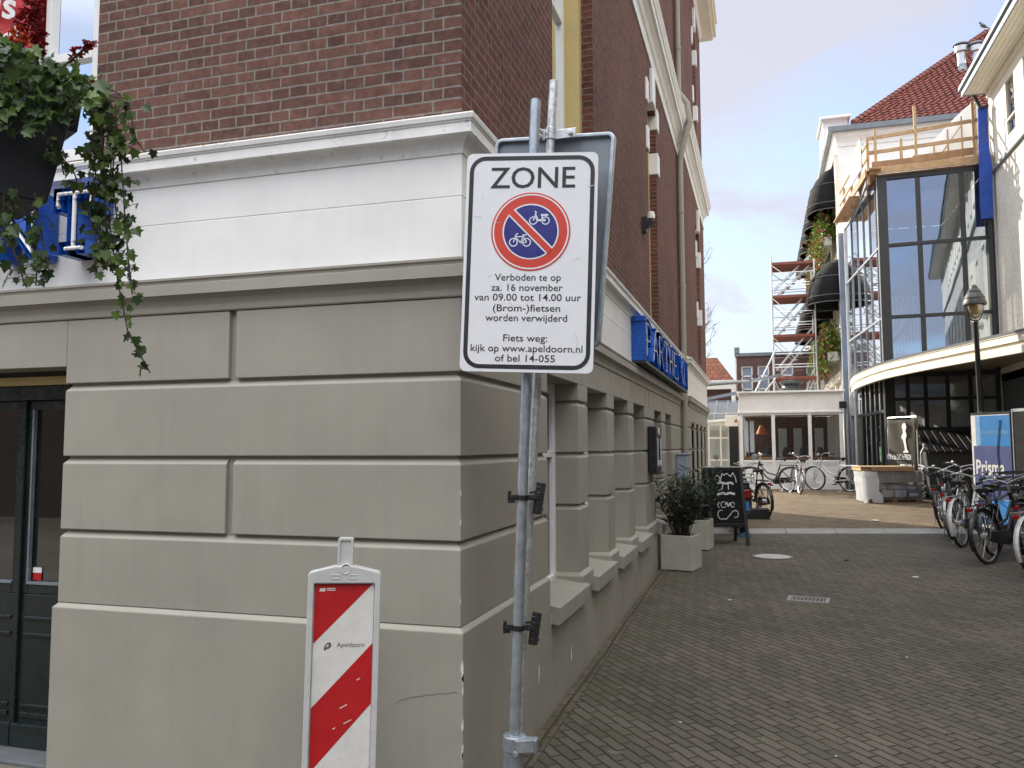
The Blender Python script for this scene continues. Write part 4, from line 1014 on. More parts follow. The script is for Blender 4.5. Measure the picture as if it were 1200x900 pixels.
TR = [  # trailing stems of the big strand and the looser ones, given in metres
 ((105, 100, 2.42), (125, 135, 2.45), (130, 190, 2.47), (128, 260, 2.48), (138, 330, 2.49), (150, 390, 2.50), (176, 437, 2.51)),
 ((100, 105, 2.40), (118, 140, 2.42), (122, 200, 2.44), (124, 270, 2.45), (132, 320, 2.46)),
 ((108, 98, 2.46), (135, 130, 2.48), (142, 185, 2.50), (146, 250, 2.51), (150, 300, 2.52), (155, 345, 2.52)),
 ((104, 102, 2.43), (122, 160, 2.46), (116, 230, 2.47), (118, 285, 2.47), (122, 312, 2.47)),
 ((110, 95, 2.50), (140, 110, 2.50), (152, 130, 2.51), (160, 165, 2.52), (170, 178, 2.52)),
 ((106, 100, 2.44), (128, 120, 2.46), (134, 165, 2.47), (132, 215, 2.48), (140, 280, 2.49)),
 ((100, 110, 2.38), (110, 150, 2.40), (112, 205, 2.42), (105, 250, 2.43), (118, 300, 2.43)),
]
for k, p in enumerate(TR): trail([cam_pt(*q) for q in p], [44, 62, 64, 52, 14, 60, 36][k], .0285, [.012, .026, .022, .020, .02, .03, .022][k])
for p in (((60, 160, 2.30), (70, 180, 2.36), (88, 205, 2.38), (94, 225, 2.38)), ((55, 150, 2.28), (68, 170, 2.34), (75, 205, 2.36))): trail([cam_pt(*q) for q in p], 12, .028, .015)
for p in (((20, 230, 2.30), (35, 262, 2.32), (44, 300, 2.32), (42, 335, 2.32)), ((40, 225, 2.30), (48, 265, 2.31), (52, 300, 2.31), (58, 318, 2.31)), ((5, 225, 2.28), (3, 262, 2.28), (18, 300, 2.28), (28, 330, 2.28)), ((-5, 240, 2.2), (-6, 290, 2.2))): trail([cam_pt(*q) for q in p], 19, .031, .020)
# the mound over the rim
for k in range(430):
    px = r.uniform(-60, 118); top = 40 + max(0, px) * .52 if px > 0 else 35
    py = top + abs(r.gauss(0, 1)) * (23 if px < 80 else 15) + r.uniform(-6, 12)
    p = cam_pt(px, py, 2.20 + r.uniform(-.06, .20) + px * .0012)
    add_leaf(iv, p, Vector((r.gauss(.3, .7), r.gauss(-.2, .5), r.gauss(-.5, .6))), Vector((.2 + r.gauss(0, .5), -.8 + r.gauss(0, .4), .6 + r.gauss(0, .4))), .031 * r.uniform(.5, 1.4), 'ivy', .2)
for k in range(95):
    px = r.uniform(-20, 75); py = r.uniform(88, 128) + (r.random() ** 3) * 38
    add_leaf(iv, cam_pt(px, py, 2.17 + px * .0013), Vector((r.gauss(.1, .6), r.gauss(0, .3), -1)), Vector((.3 + r.gauss(0, .4), -.9, .3 + r.gauss(0, .4))), .030 * r.uniform(.6, 1.3), 'ivy', .2)
iv.build('ivy_foliage', M['ivy'], HP); st.build('ivy_stems', M['stem'], HP)
fl = MB()
def spike(a, b, n, rad):
    A, Bp = Vector(a), Vector(b); st2 = MB(); st2.tube([A + (A - Bp) * .6, Bp], .003, 6); st2.build('flower_stalk', M['stem'], HP)
    for k in range(n):
        f = k / n; p = A.lerp(Bp, f); ang = r.random() * 6.283; rr = rad * (1 - .55 * f) * r.uniform(.4, 1.1)
        d = Vector((math.cos(ang), math.sin(ang), r.uniform(-.1, .5)))
        q = p + d * rr
        for e in range(3): add_leaf(fl, q, d + Vector((r.gauss(0, .7), r.gauss(0, .7), r.gauss(0, .5))), Vector((r.gauss(0, 1), r.gauss(0, 1), 1)), .017 * r.uniform(.7, 1.3), 'oval', .5)
spike(cam_pt(30, 45, 2.3), cam_pt(40, 2, 2.3), 90, .030)
spike(cam_pt(44, 62, 2.32), cam_pt(48, 40, 2.32), 26, .016)
spike(cam_pt(86, 68, 2.40), cam_pt(110, 48, 2.40), 30, .014)
spike(cam_pt(-30, 60, 2.25), cam_pt(-26, 8, 2.25), 60, .03)
spike(cam_pt(104, 101, 2.4), cam_pt(108, 98, 2.4), 12, .012)
fl.build('red_flowers', M['petal'], HP)
og = MB()
for k in range(16):
    p = cam_pt(r.uniform(10, 32), r.uniform(33, 50), 2.28)
    for e in range(4): add_leaf(og, p, Vector((r.gauss(0, 1), r.gauss(0, 1), r.gauss(.3, .5))), Vector((0, -1, .6)), .022, 'oval', .3)
og.build('orange_flowers', M['orange'], HP)

def oleander(loc, rz, seed, label, nstem, hgt, spread):
    t = thing('potted_oleander', label, 'potted plant', loc, rz, 'oleanders along the lane wall')
    mb = MB(); s_ = .2; h = .42
    mb.ring([(-s_, -s_), (s_, -s_), (s_, s_), (-s_, s_)], [(-s_ + .02, -s_ + .02), (s_ - .02, -s_ + .02), (s_ - .02, s_ - .02), (-s_ + .02, s_ - .02)], (0, 0, .01), (1, 0, 0), (0, 1, 0), (0, 0, 1), h)
    mb.box(-s_ + .02, s_ - .02, -s_ + .02, s_ - .02, .01, .05); mb.build('pot', M['planter'], t, bevel=.008)
    mb = MB(); mb.box(-s_ + .019, s_ - .019, -s_ + .019, s_ - .019, .3, h - .035); mb.build('soil', M['soil'], t)
    q = random.Random(seed); sm, lf = MB(), MB()
    for k in range(nstem):
        a = q.random() * 6.283; r0 = q.uniform(0, .1); lean = q.uniform(.1, 1) * spread
        b0 = Vector((math.cos(a) * r0, math.sin(a) * r0, h - .06)); L_ = hgt * q.uniform(.55, 1.05)
        b1 = b0 + Vector((math.cos(a) * lean * .35, math.sin(a) * lean * .35, L_ * .5)); b2 = b0 + Vector((math.cos(a) * lean, math.sin(a) * lean, L_))
        sm.tube([b0, b1, b2], [.007, .005, .003], 6)
        n = q.randint(15, 22)
        for i in range(n):
            f = .28 + .72 * (i + q.random()) / n
            p = b0.lerp(b1, f * 2) if f < .5 else b1.lerp(b2, f * 2 - 1)
            w = q.random() * 6.283
            d = Vector((math.cos(w), math.sin(w), q.uniform(.0, .9)))
            add_leaf(lf, p, d, Vector((q.gauss(0, .4), q.gauss(0, .4), 1)), q.uniform(.09, .15), 'lance', .25)
    sm.build('stems', M['stem'], t); lf.build('leaves', M['oleander'], t)
oleander((-1.00, 10.60, GZ(10.5)), R_(-13), 3, 'nearer oleander in a pale square pot against the lane wall', 44, .80, .40)
oleander((-.94, 12.45, GZ(12.5)), R_(-8), 9, 'farther oleander half hidden behind the nearer pot beside the chalkboard', 34, .82, .36)

t = thing('chalkboard_sign', 'black A-frame chalkboard with white chalk scrolls standing by the pots', 'chalkboard', (-.59, 13.1, GZ(13.1)), R_(20))
for sgn in (-1, 1):
    mb = MB(); bo, to = .30 * sgn, .03 * sgn
    A = lambda x, z: (x, bo + (to - bo) * z / 1.17, z)
    for x in (-.27, .27): mb.bar(A(x, 0), A(x * .98, 1.15), .05, .03, (0, 1, 0))
    mb.bar(A(-.27, 1.13), A(.27, 1.13), .03, .05); mb.bar(A(-.27, .30), A(.27, .30), .03, .05)
    mb.build('frame', M['black'], t, bevel=.004)
    mb = MB(); c0, c1 = Vector(A(0, .31)), Vector(A(0, 1.12)); up = (c1 - c0); mb.obox((c0 + c1) / 2, Vector((.255, 0, 0)), up / 2, up.normalized().cross(Vector((1, 0, 0))) * .006)
    bd = mb.build('board', M['board'], t)
    if sgn < 0:
        mb = MB(); un = up.normalized(); nn = Vector((1, 0, 0)).cross(un); o_ = (c0 + c1) / 2 + nn * .0075
        def ck(pts, w=.010): stroke(mb, pts, w, o_, (1, 0, 0), un, nn, .001)
        ck(arc(-.11, .27, .04, .06, 200, -40)); ck([(-.07, .23), (-.03, .36), (.0, .33), (.04, .36), (.10, .31), (.14, .37), (.17, .30), (.18, .22)], .012)
        ck([(-.13, .2), (-.06, .22), (.02, .2), (.09, .22), (.13, .19)], .03); ck([(-.03, .20), (-.05, .12), (-.09, .10)], .012); ck([(.05, .2), (.05, .11)], .014)
        ck([(-.13, .03), (-.05, .06), (.0, .04), (.06, .06), (.14, .04)], .035)
        ck(arc(-.05, -.12, .04, .045, 60, 330)); ck([(-.02, -.12), (.0, -.08), (.02, -.15), (.05, -.09), (.07, -.15)], .018); ck(arc(.09, -.12, .03, .04, 0, 320)); ck([(-.12, -.17), (-.14, -.12), (-.11, -.08)])
        ck(arc(-.10, -.27, .05, .07, 60, 300)); ck([(-.075, -.33), (-.03, -.34), (.04, -.27), (.08, -.22), (.13, -.21)]); ck(arc(.12, -.26, .045, .055, 100, -120))
        mb.build('chalk_writing', M['chalk'], bd)
mb = MB(); mb.box(-.285, .285, -.05, .05, 1.145, 1.17); mb.build('top_rail', M['planter'], t, bevel=.004)

# ------------------------------------------------------------------ bicycles and the scooter
def bicycle(label, frame_m, mode='lady', crate=False, lamp_left=False):
    t = thing('bicycle', label, 'bicycle')
    WR = .335; AX, FX = -.54, .56
    for nm, x in (('rear_wheel', AX), ('front_wheel', FX)):
        mb = MB(); mb.tube([(x + WR * math.cos(k * math.pi / 16), 0, WR + WR * math.sin(k * math.pi / 16)) for k in range(32)], .021, 8, closed=True)
        o = mb.build(nm, M['rubber'], t, smooth=True)
        mb = MB(); mb.tube([(x + (WR - .03) * math.cos(k * math.pi / 14), 0, WR + (WR - .03) * math.sin(k * math.pi / 14)) for k in range(28)], .011, 6, closed=True)
        mb.tube([(x, -.045, WR), (x, .045, WR)], .022 if x > 0 else .04, 10)
        for k in range(18):
            a = k * 6.283 / 18; b_ = a + (.35 if k % 2 else -.35)
            mb.tube([(x + .03 * math.cos(b_), (.02 if k % 2 else -.02), WR + .03 * math.sin(b_)), (x + (WR - .03) * math.cos(a), 0, WR + (WR - .03) * math.sin(a))], .0016, 4, caps=False)
        mb.build('rim_and_spokes', M['steel'], o)
        mb = MB(); a0, a1 = (R_(20), R_(205)) if x < 0 else (R_(-20), R_(150))
        n = 16
        for k in range(n):
            p = [a0 + (a1 - a0) * (k + e) / n for e in (0, 1)]; q = []
            for a in p:
                for yy, rr in ((-.03, WR + .028), (0, WR + .04), (.03, WR + .028)): q.append((x + rr * math.cos(a), yy, WR + rr * math.sin(a)))
            mb.faces(q, [(0, 1, 4, 3), (1, 2, 5, 4)])
        mb.build('mudguard', frame_m, t, smooth=True)
    mb = MB(); BBk = (-.10, 0, .29); ST = (-.26, 0, .74); HT0, HT1 = (.36, 0, .66), (.31, 0, .86)
    mb.tube([BBk, ST], .018, 10); mb.tube([BBk, (.10, 0, .37), HT0], .021, 10)
    if mode == 'lady': mb.tube([(-.155, 0, .45), (.1, 0, .52), (.335, 0, .76)], .018, 10)
    else: mb.tube([(-.25, 0, .72), (.325, 0, .80)], .018, 10)
    mb.tube([HT0, HT1], .024, 10)
    for yy in (-.055, .055):
        mb.tube([(AX, yy, WR), (BBk[0], yy * .5, BBk[2])], .011, 8); mb.tube([(AX, yy, WR), (-.225, yy * .3, .66)], .009, 8)
        mb.tube([(FX, yy, WR), (.46, yy, .62), (.37, yy * .4, .66)], .012, 8)
    mb.build('frame', frame_m, t, smooth=True)
    mb = MB(); mb.tube([ST, (-.29, 0, .88)], .013, 8); mb.build('seat_post', M['steel'], t)
    mb = MB(); prof = [(-.42, .095, .935), (-.36, .105, .945), (-.30, .085, .93), (-.22, .035, .925), (-.13, .022, .925)]
    up = []; n = len(prof)
    for x, w, z in prof: up += [(x, -w, z - .015), (x, -w * .55, z + .012), (x, 0, z + .006), (x, w * .55, z + .012), (x, w, z - .015), (x, w * .6, z - .045), (x, -w * .6, z - .045)]
    fs = []
    for i in range(n - 1):
        for k in range(7): fs.append((i * 7 + k, i * 7 + (k + 1) % 7, (i + 1) * 7 + (k + 1) % 7, (i + 1) * 7 + k))
    fs += [tuple(range(7)), tuple(range((n - 1) * 7, n * 7))]
    mb.faces(up, fs); mb.tube([(-.38, -.04, .89), (-.38, -.04, .85)], .02, 8); mb.tube([(-.38, .04, .89), (-.38, .04, .85)], .02, 8)
    mb.build('saddle', M['leather'], t, smooth=True)
    mb = MB(); mb.tube([HT1, (.29, 0, .98)], .013, 8)
    for s_ in (-1, 1): mb.tube([(.29, 0, .98), (.33, s_ * .10, 1.02), (.29, s_ * .22, 1.05), (.17, s_ * .27, 1.03), (.08, s_ * .285, 1.01)], .0115, 8)
    hb = mb.build('handlebar', M['steel'], t, smooth=True)
    mb = MB()
    for s_ in (-1, 1): mb.tube([(.18, s_ * .267, 1.032), (.06, s_ * .287, 1.005)], .018, 10)
    mb.build('grip', M['leather'], hb); mb = MB(); mb.lathe([(.0, .03), (.02, .028), (.028, .01), (.028, 0), (.0, 0)], (.28, .14, 1.055)); mb.build('bell', M['steel'], hb, smooth=True)
    mb = MB()
    for yy in (-.075, -.025, .025, .075): mb.tube([(-.26, yy, .735), (-.80, yy, .735)], .006, 6)
    for x in (-.3, -.55, -.8): mb.tube([(x, -.075, .735), (x, .075, .735)], .006, 6)
    for yy in (-.075, .075): mb.tube([(-.60, yy, .735), (AX, yy * .8, WR)], .006, 6); mb.tube([(-.76, yy, .735), (AX, yy * .8, WR)], .006, 6)
    mb.build('carrier', M['black'] if frame_m != M['bike_white'] else M['steel'], t)
    mb = MB(); mb.box(-.835, -.80, -.032, .032, .665, .71); mb.build('tail_light', M['redlens'], t, bevel=.008)
    mb = MB(); mb.lathe([(.0, 0), (.03, .005), (.035, .03), (.028, .06), (0, .07)], (.42, 0, .80), (1, 0, .0), 12); mb.build('headlight', M['steel'], t, smooth=True)
    mb = MB(); mb.extrude([(-.62, .30), (-.56, .40), (-.10, .385), (-.03, .33), (-.03, .24), (-.10, .195), (-.56, .265)], (0, -.075, 0), (1, 0, 0), (0, 0, 1), (0, -1, 0), .022); mb.build('chain_case', M['black'], t, bevel=.008)
    mb = MB(); mb.tube([(BBk[0], -.10, .29), (BBk[0] + .12, -.10, .17)], .009, 6); mb.tube([(BBk[0], .09, .29), (BBk[0] - .12, .09, .41)], .009, 6); mb.box(BBk[0] + .07, BBk[0] + .17, -.19, -.10, .155, .18); mb.box(BBk[0] - .17, BBk[0] - .07, .09, .18, .40, .425); mb.build('pedals', M['black'], t)
    mb = MB(); mb.tube([(-.40, .06, .30), (-.34, .20, .012)], .009, 6); mb.tube([(-.34, .19, .012), (-.28, .22, .008)], .009, 6); mb.build('kickstand', M['steel'], t)
    if crate:
        mb = MB(); x0, x1, y0, y1, z0, z1 = .30, .66, -.20, .20, .86, 1.08
        for z in (z0, z0 + .07, z0 + .14, z1): mb.ring([(x0, y0), (x1, y0), (x1, y1), (x0, y1)], [(x0 + .012, y0 + .012), (x1 - .012, y0 + .012), (x1 - .012, y1 - .012), (x0 + .012, y1 - .012)], (0, 0, z - .022), (1, 0, 0), (0, 1, 0), (0, 0, 1), .044)
        mb.box(x0, x1, y0, y1, z0 - .03, z0 - .015); mb.build('crate', M['grey_body'], t)
    return t
def place(t, rear, heading, roll=0.0):
    """put the rear wheel's contact point on the ground, pointing along heading"""
    h = Vector((heading[0], heading[1])).normalized(); a = math.atan2(h.y, h.x)
    x, y = rear[0] + h.x * .54, rear[1] + h.y * .54
    t.location = (x, y, GZ(y) + .004); t.rotation_euler = (roll, -math.atan(.0175 * h.y), a)
    return t
GB = 'bicycles parked at the right of the lane'
blk_ = bicycle('black bicycle with chain case, nearest of the row by the blue panel', M['bike_black']); tag(blk_, group=GB); place(blk_, (2.73, 11.90), (.62, .78), R_(-7))
wht = bicycle('silver white bicycle with pale mudguard, second in the row', M['bike_white']); tag(wht, group=GB); place(wht, (2.76, 13.5), (.50, .87), R_(-6))
gry = bicycle('dark grey bicycle carrying a plastic crate over its front wheel', M['bike_dkgrey'], 'man', True); tag(gry, group=GB); place(gry, (2.98, 12.7), (.56, .83), R_(-5))
slv = bicycle('silver grey bicycle at the far end of the row near the bin', M['bike_grey'], 'man'); tag(slv, group=GB); place(slv, (3.22, 17.2), (.45, .89), R_(6))
def again(src, rear, heading, roll, label, group=GB):
    c = copy_tree(src); c['label'] = label; c['group'] = group; return place(c, rear, heading, roll)
again(slv, (2.84, 14.5), (.40, .92), R_(-6), 'silver grey bicycle in the middle of the row behind the white one')
again(blk_, (2.96, 15.9), (.36, .93), R_(-7), 'black bicycle between two silver grey ones in the row')
again(wht, (3.02, 11.05), (.66, .75), R_(-5), 'pale bicycle at the right edge, its red lamp just in view')
again(blk_, (3.36, 12.35), (.60, .80), R_(-6), 'black bicycle deep in the row against the blue and white panel')
GF = 'bicycles against the white conservatory'
fb = again(blk_, (-.02, 24.9), (.42, -.91), R_(3), 'black bicycle with large front wheel at left before the conservatory', GF)
fb.location = (.22, 24.75, GZ(24.75)); fb.rotation_euler = (R_(4), 0, R_(168))
again(slv, (.93, 23.6), (-.15, 1), R_(9), 'leaning bicycle seen from behind before the middle conservatory pane', GF)
again(wht, (2.32, 24.75), (-.72, .55), R_(-5), 'pale bicycle with bright carrier at right before the conservatory', GF)
bs = again(blk_, (.02, 17.0), (-.42, .9), R_(-2), 'black bicycle in a low wheel stand behind the chalkboard', None); del bs['group']
t = thing('wheel_stand', 'low black wheel stand under the bicycle behind the chalkboard', 'bicycle stand', (-.2, 16.9, GZ(16.9)), R_(4))
mb = MB(); mb.box(-.28, .3, -.14, -.10, 0, .2); mb.box(-.28, .3, .10, .14, 0, .2); mb.box(-.28, .3, -.10, .10, 0, .03); mb.build('trough', M['black'], t, bevel=.01)
mb = MB(); mb.tube([(-.25, -.12, .2), (-.25, -.12, .36), (-.25, .12, .36), (-.25, .12, .2)], .012); mb.build('hoop', M['black'], t)
# scooter, tail towards the viewer (local +X forwards)
t = thing('motor_scooter', 'black scooter with red tail lamp, blue plate and white rack behind the chalkboard', 'scooter', (-.42, 14.95, GZ(14.95)), R_(97))
for nm, x in (('rear_wheel', -.62), ('front_wheel', .60)):
    mb = MB(); mb.tube([(x + .2 * math.cos(k * math.pi / 12), 0, .235 + .2 * math.sin(k * math.pi / 12)) for k in range(24)], .048, 10, closed=True); o = mb.build(nm, M['rubber'], t, smooth=True)
    mb = MB(); mb.lathe([(.0, -.04), (.16, -.035), (.17, 0), (.16, .035), (0, .04)], (x, 0, .235), (0, 1, 0), 18); mb.build('hub', M['steel'], o, smooth=True)
mb = MB()
prof = [(-.86, .07, .60, .78), (-.78, .14, .48, .80), (-.55, .17, .36, .80), (-.25, .17, .30, .76), (-.08, .15, .26, .66), (.0, .14, .22, .34), (.30, .14, .22, .33)]
pv = []
for x, w, z0, z1 in prof: pv += [(x, -w, z0 + .03), (x, -w, z1 - .07), (x, -w * .7, z1), (x, w * .7, z1), (x, w, z1 - .07), (x, w, z0 + .03), (x, w * .6, z0), (x, -w * .6, z0)]
fs = []
for i in range(len(prof) - 1):
    for k in range(8): fs.append((i * 8 + k, i * 8 + (k + 1) % 8, (i + 1) * 8 + (k + 1) % 8, (i + 1) * 8 + k))
fs += [tuple(range(8)), tuple(range((len(prof) - 1) * 8, len(prof) * 8))]
mb.faces(pv, fs)
mb.faces([(.30, -.2, .24), (.42, -.2, .85), (.36, -.12, .98), (.36, .12, .98), (.42, .2, .85), (.30, .2, .24), (.36, -.2, .24), (.50, -.17, .85), (.44, -.1, .98), (.44, .1, .98), (.50, .17, .85), (.36, .2, .24)], [(0, 1, 2, 3, 4, 5), (6, 7, 8, 9, 10, 11), (0, 1, 7, 6), (1, 2, 8, 7), (2, 3, 9, 8), (3, 4, 10, 9), (4, 5, 11, 10)])
mb.build('bodywork', M['bike_black'], t, bevel=.015, smooth=True)
mb = MB(); mb.faces([(x, y, z) for x, w in ((-.78, .12), (-.35, .15), (-.02, .12)) for y, z in ((-w, .80), (-w * .8, .87), (w * .8, .87), (w, .80))], [(0, 1, 5, 4), (1, 2, 6, 5), (2, 3, 7, 6), (4, 5, 9, 8), (5, 6, 10, 9), (6, 7, 11, 10), (0, 1, 2, 3), (8, 9, 10, 11)]); mb.build('seat', M['leather'], t, bevel=.012)
mb = MB(); mb.tube([(.40, 0, .98), (.36, 0, 1.06)], .022)
for s_ in (-1, 1): mb.tube([(.36, 0, 1.05), (.33, s_ * .2, 1.07), (.27, s_ * .34, 1.06)], .014)
mb.tube([(.60, -.08, .235), (.50, -.08, .6), (.42, 0, .8)], .02); mb.tube([(.60, .08, .235), (.50, .08, .6), (.42, 0, .8)], .02); mb.build('handlebar', M['black'], t)
for s_ in (-1, 1):
    mb = MB(); mb.tube([(.31, s_ * .28, 1.07), (.33, s_ * .32, 1.22)], .007); mb.lathe([(0, -.012), (.05, -.01), (.055, .0), (.05, .008), (0, .01)], (.33, s_ * .33, 1.26), (-1, 0, 0), 18); mb.build('mirror', M['steel'], t, smooth=True)
mb = MB(); mb.box(-.90, -.845, -.11, .11, .60, .74); mb.build('tail_light', M['redlens'], t, bevel=.014)
mb = MB(); mb.box(-.90, -.885, -.085, .085, .40, .54); mb.build('number_plate', M['plate_blue'], t)
mb = MB(); mb.obox((-.86, 0, .46), (.02, 0, 0), (0, .10, 0), (.02, 0, .12)); mb.build('rear_flap', M['black'], t)
mb = MB()
for z in (.86, .93, 1.0): mb.tube([(-.62, -.16, z), (-1.0, -.16, z), (-1.0, .16, z), (-.62, .16, z), (-.62, -.16, z)], .012)
for y in (-.1, 0, .1): mb.tube([(-.62, y, .86), (-1.0, y, .86)], .008)
for x, y in ((-.62, -.16), (-1.0, -.16), (-1.0, .16), (-.62, .16)): mb.tube([(x, y, .82), (x, y, 1.0)], .01)
mb.build('rack', M['bike_white'], t)
mb = MB(); mb.tube([(-.30, .1, .25), (-.42, .22, .02)], .012); mb.build('kickstand', M['steel'], t)
mb = MB(); q = random.Random(4); c = [(.0, .0, .02)]
ring1 = [(math.cos(k * .785) * .13 * q.uniform(.7, 1.2), math.sin(k * .785) * .07 * q.uniform(.7, 1.2), .0) for k in range(8)]
ring2 = [(x * .75, y * .75, .05 * q.uniform(.6, 1.3)) for x, y, z in ring1]
mb.faces(ring1 + ring2 + [(.02, 0, .075)], [(k, (k + 1) % 8, 8 + (k + 1) % 8, 8 + k) for k in range(8)] + [(8 + k, 8 + (k + 1) % 8, 16) for k in range(8)])
o = mb.build('crumpled_bag', M['bluebag']); o.location = on_street(-.30, 14.0, .002); tag(o, 'blue crumpled plastic lying by the chalkboard foot', 'bag')

# ------------------------------------------------------------------ the glass hall with its curved canopy
HC = Vector((3.2, 24.0, 0)); HR = Vector((5.90, 23.8, 0)); HS = Vector((2.83, 29.3, 0))
H = thing('glass_hall', 'glazed hall under construction with dark steel frame and curved cream canopy', 'building', (4.5, 26.5, GZ(26)), world=True)
fu = (HR - HC).normalized(); fn = Vector((fu.y, -fu.x, 0)); FL = (HR - HC).length
su = (HS - HC).normalized(); sn = Vector((-su.y, su.x, 0)); SL = (HS - HC).length
ZT_, ZC = 9.02, 3.62
def FP(s, z, d=0): return HC + fu * s - fn * d + Vector((0, 0, z))
def SP(s, z, d=0): return HC + su * s - sn * d + Vector((0, 0, z))
mb = MB()
zb = GZ(24)
fm_s = (.99, 2.03)
mb.bar(FP(.10, zb, .1), FP(.10, ZT_, .1), .26, .24)
for s_ in fm_s: mb.bar(FP(s_, ZC, .04), FP(s_, ZT_ - .02, .04), .075, .12)
mb.bar(FP(FL - .04, ZC, .05), FP(FL - .04, ZT_, .05), .11, .14)
for z in (7.10, 5.14): mb.bar(FP(.2, z, .04), FP(FL, z, .04), .10, .09)
mb.bar(FP(0, ZT_ - .05, .06), FP(FL, ZT_ - .05, .06), .14, .12); mb.bar(FP(0, ZC + .3, .06), FP(FL, ZC + .3, .06), .14, .14)
mb.build('glazing_frame', M['frame_dark'], H, bevel=.006)
mb = MB(); side_m = [.42, 1.35, 2.25, 3.2, 4.2]
for s_ in side_m: mb.bar(SP(s_, ZC, .03), SP(s_, ZT_, .03), .035, .06)
for z in (7.10, 5.14, ZT_ - .06, ZC + .15): mb.bar(SP(.15, z, .03), SP(SL, z, .03), .05, .06)
mb.build('glazing_frame', M['zinc'], H)
mb = MB(); mb.bar(SP(SL, zb, .03), SP(SL, ZT_, .03), .10, .10); mb.bar(SP(.02, ZC, .0), SP(.02, ZT_, .0), .05, .05); mb.build('corner_post', M['alu'], H)
xs = [.2] + list(fm_s) + [FL - .08]
for a, b in zip(xs, xs[1:]):
    for z0, z1 in ((ZC + .2, 5.1), (5.18, 7.06), (7.14, ZT_ - .1)):
        mb = MB(); tl_ = rnd.uniform(-.006, .006); mb.poly([FP(a, z0, .05), FP(b, z0, .05 + tl_), FP(b, z1, .05 + tl_), FP(a, z1, .05)]); mb.build('pane', M['glass_hall'], H)
xs = [.12] + side_m + [SL]
for a, b in zip(xs, xs[1:]):
    for z0, z1 in ((ZC + .2, 5.1), (5.18, 7.06), (7.14, ZT_ - .1)):
        mb = MB(); tl_ = rnd.uniform(-.008, .008); mb.poly([SP(a, z0, .03), SP(b, z0, .03 + tl_), SP(b, z1, .03), SP(a, z1, .03 - tl_)]); mb.build('pane', M['glass_side'], H)
mb = MB(); mb.box(2.7, 6.3, 30.0, 30.2, 0, 9.0); mb.build('inner_wall', M['bluewin'], H)  # coloured blue-grey to deepen the blue sky reflection in the panes
mb = MB(); mb.box(5.92, 6.1, 23.85, 30, 0, 9.0); mb.build('party_wall', M['concrete'], H)
mb = MB(); v = [FP(0, ZT_, 0), FP(FL, ZT_, 0), (5.92, 30, ZT_), (2.85, 30, ZT_)]; mb.faces(v + [Vector(p) + Vector((0, 0, .06)) for p in v], [(0, 1, 2, 3), (4, 5, 6, 7), (0, 1, 5, 4), (1, 2, 6, 5), (2, 3, 7, 6), (3, 0, 4, 7)])
mb.build('roof_slab', M['ply'], H)
mb2 = MB()
for k in range(7): mb2.bar((2.95 + k * .5, 24.1, ZT_ - .10), (2.95 + k * .5, 29.9, ZT_ - .10), .06, .16)
mb2.build('rafter_grid', M['zinc'], H)
mb2 = MB(); mb2.obox((4.75, 25.3, ZT_ - .28), (.5, 0, 0), (0, .9, .12), (0, 0, .02)); mb2.build('ceiling_board', M['wood'], H)
mb2 = MB()
for k in range(16):     # stair and slatted screen seen through the glass
    mb2.box(3.45 + k * .1, 3.52 + k * .1, 29.5, 29.56, 3.7 + .02 * k, 6.6)
mb2.build('slatted_screen', M['curtain'], H)
mb2 = MB(); mb2.bar((3.2, 28.6, 4.0), (5.8, 28.6, 7.0), .25, .12)
for k in range(12): mb2.bar((3.3 + k * .22, 28.6, 4.2 + k * .25), (3.3 + k * .22, 28.6, 5.1 + k * .25), .025, .025)
mb2.bar((3.2, 28.6, 5.0), (5.8, 28.6, 8.0), .05, .05); mb2.build('stair', M['zinc'], H)
mb2 = MB()
for k in range(12): mb2.box(5.86, 5.92, 24.3 + k * .42, 24.5 + k * .42, 7.3, 8.95)
mb2.build('corrugated_lining', M['zinc'], H)
# ground floor of the hall
mb = MB()
mb.bar(FP(.10, zb, .14), FP(.10, ZC, .14), .28, .26)
for s_ in (.55, .98, 1.5, 2.03, FL - .05): mb.bar(FP(s_, zb, .08), FP(s_, ZC - .05, .08), .07, .1)
for z, h in ((zb + .06, .12), (2.92, .08), (2.1, .14), (ZC - .05, .12)): mb.bar(FP(.2, z, .08), FP(FL, z, .08), .09, h)
mb.build('ground_floor_frame', M['frame_dark'], H, bevel=.005)
mb = MB(); mb.poly([FP(.2, zb, .1), FP(FL, zb, .1), FP(FL, ZC, .1), FP(.2, ZC, .1)]); mb.build('ground_floor_glazing', M['glass_low'], H)
mb = MB()
for k in range(14):
    z = 2.95 - .03 * k + .06 * math.sin(k); mb.poly([(3.25 + k * .15, 24.45 + .05 * (k % 2), 2.15 + .1 * math.sin(k * 2.3)), (3.40 + k * .15, 24.45 + .05 * ((k + 1) % 2), 2.15 + .1 * math.sin((k + 1) * 2.3)), (3.40 + k * .15, 24.45 + .05 * ((k + 1) % 2), z), (3.25 + k * .15, 24.45 + .05 * (k % 2), z + .02)])
mb.build('hung_sheet', M['film'], H)
mb = MB()
for a, b in ((4.2, 4.05), (4.5, 4.35), (4.75, 4.72)): mb.bar((a, 24.3, .45), (b, 24.3, 2.2 + .3 * (a % 1)), .05, .04)
mb.build('leaning_board', M['wood'], H)
mb = MB(); mb.box(2.9, 5.9, 28.0, 28.1, 0, 2.6); mb.build('partition', M['concrete'], H)
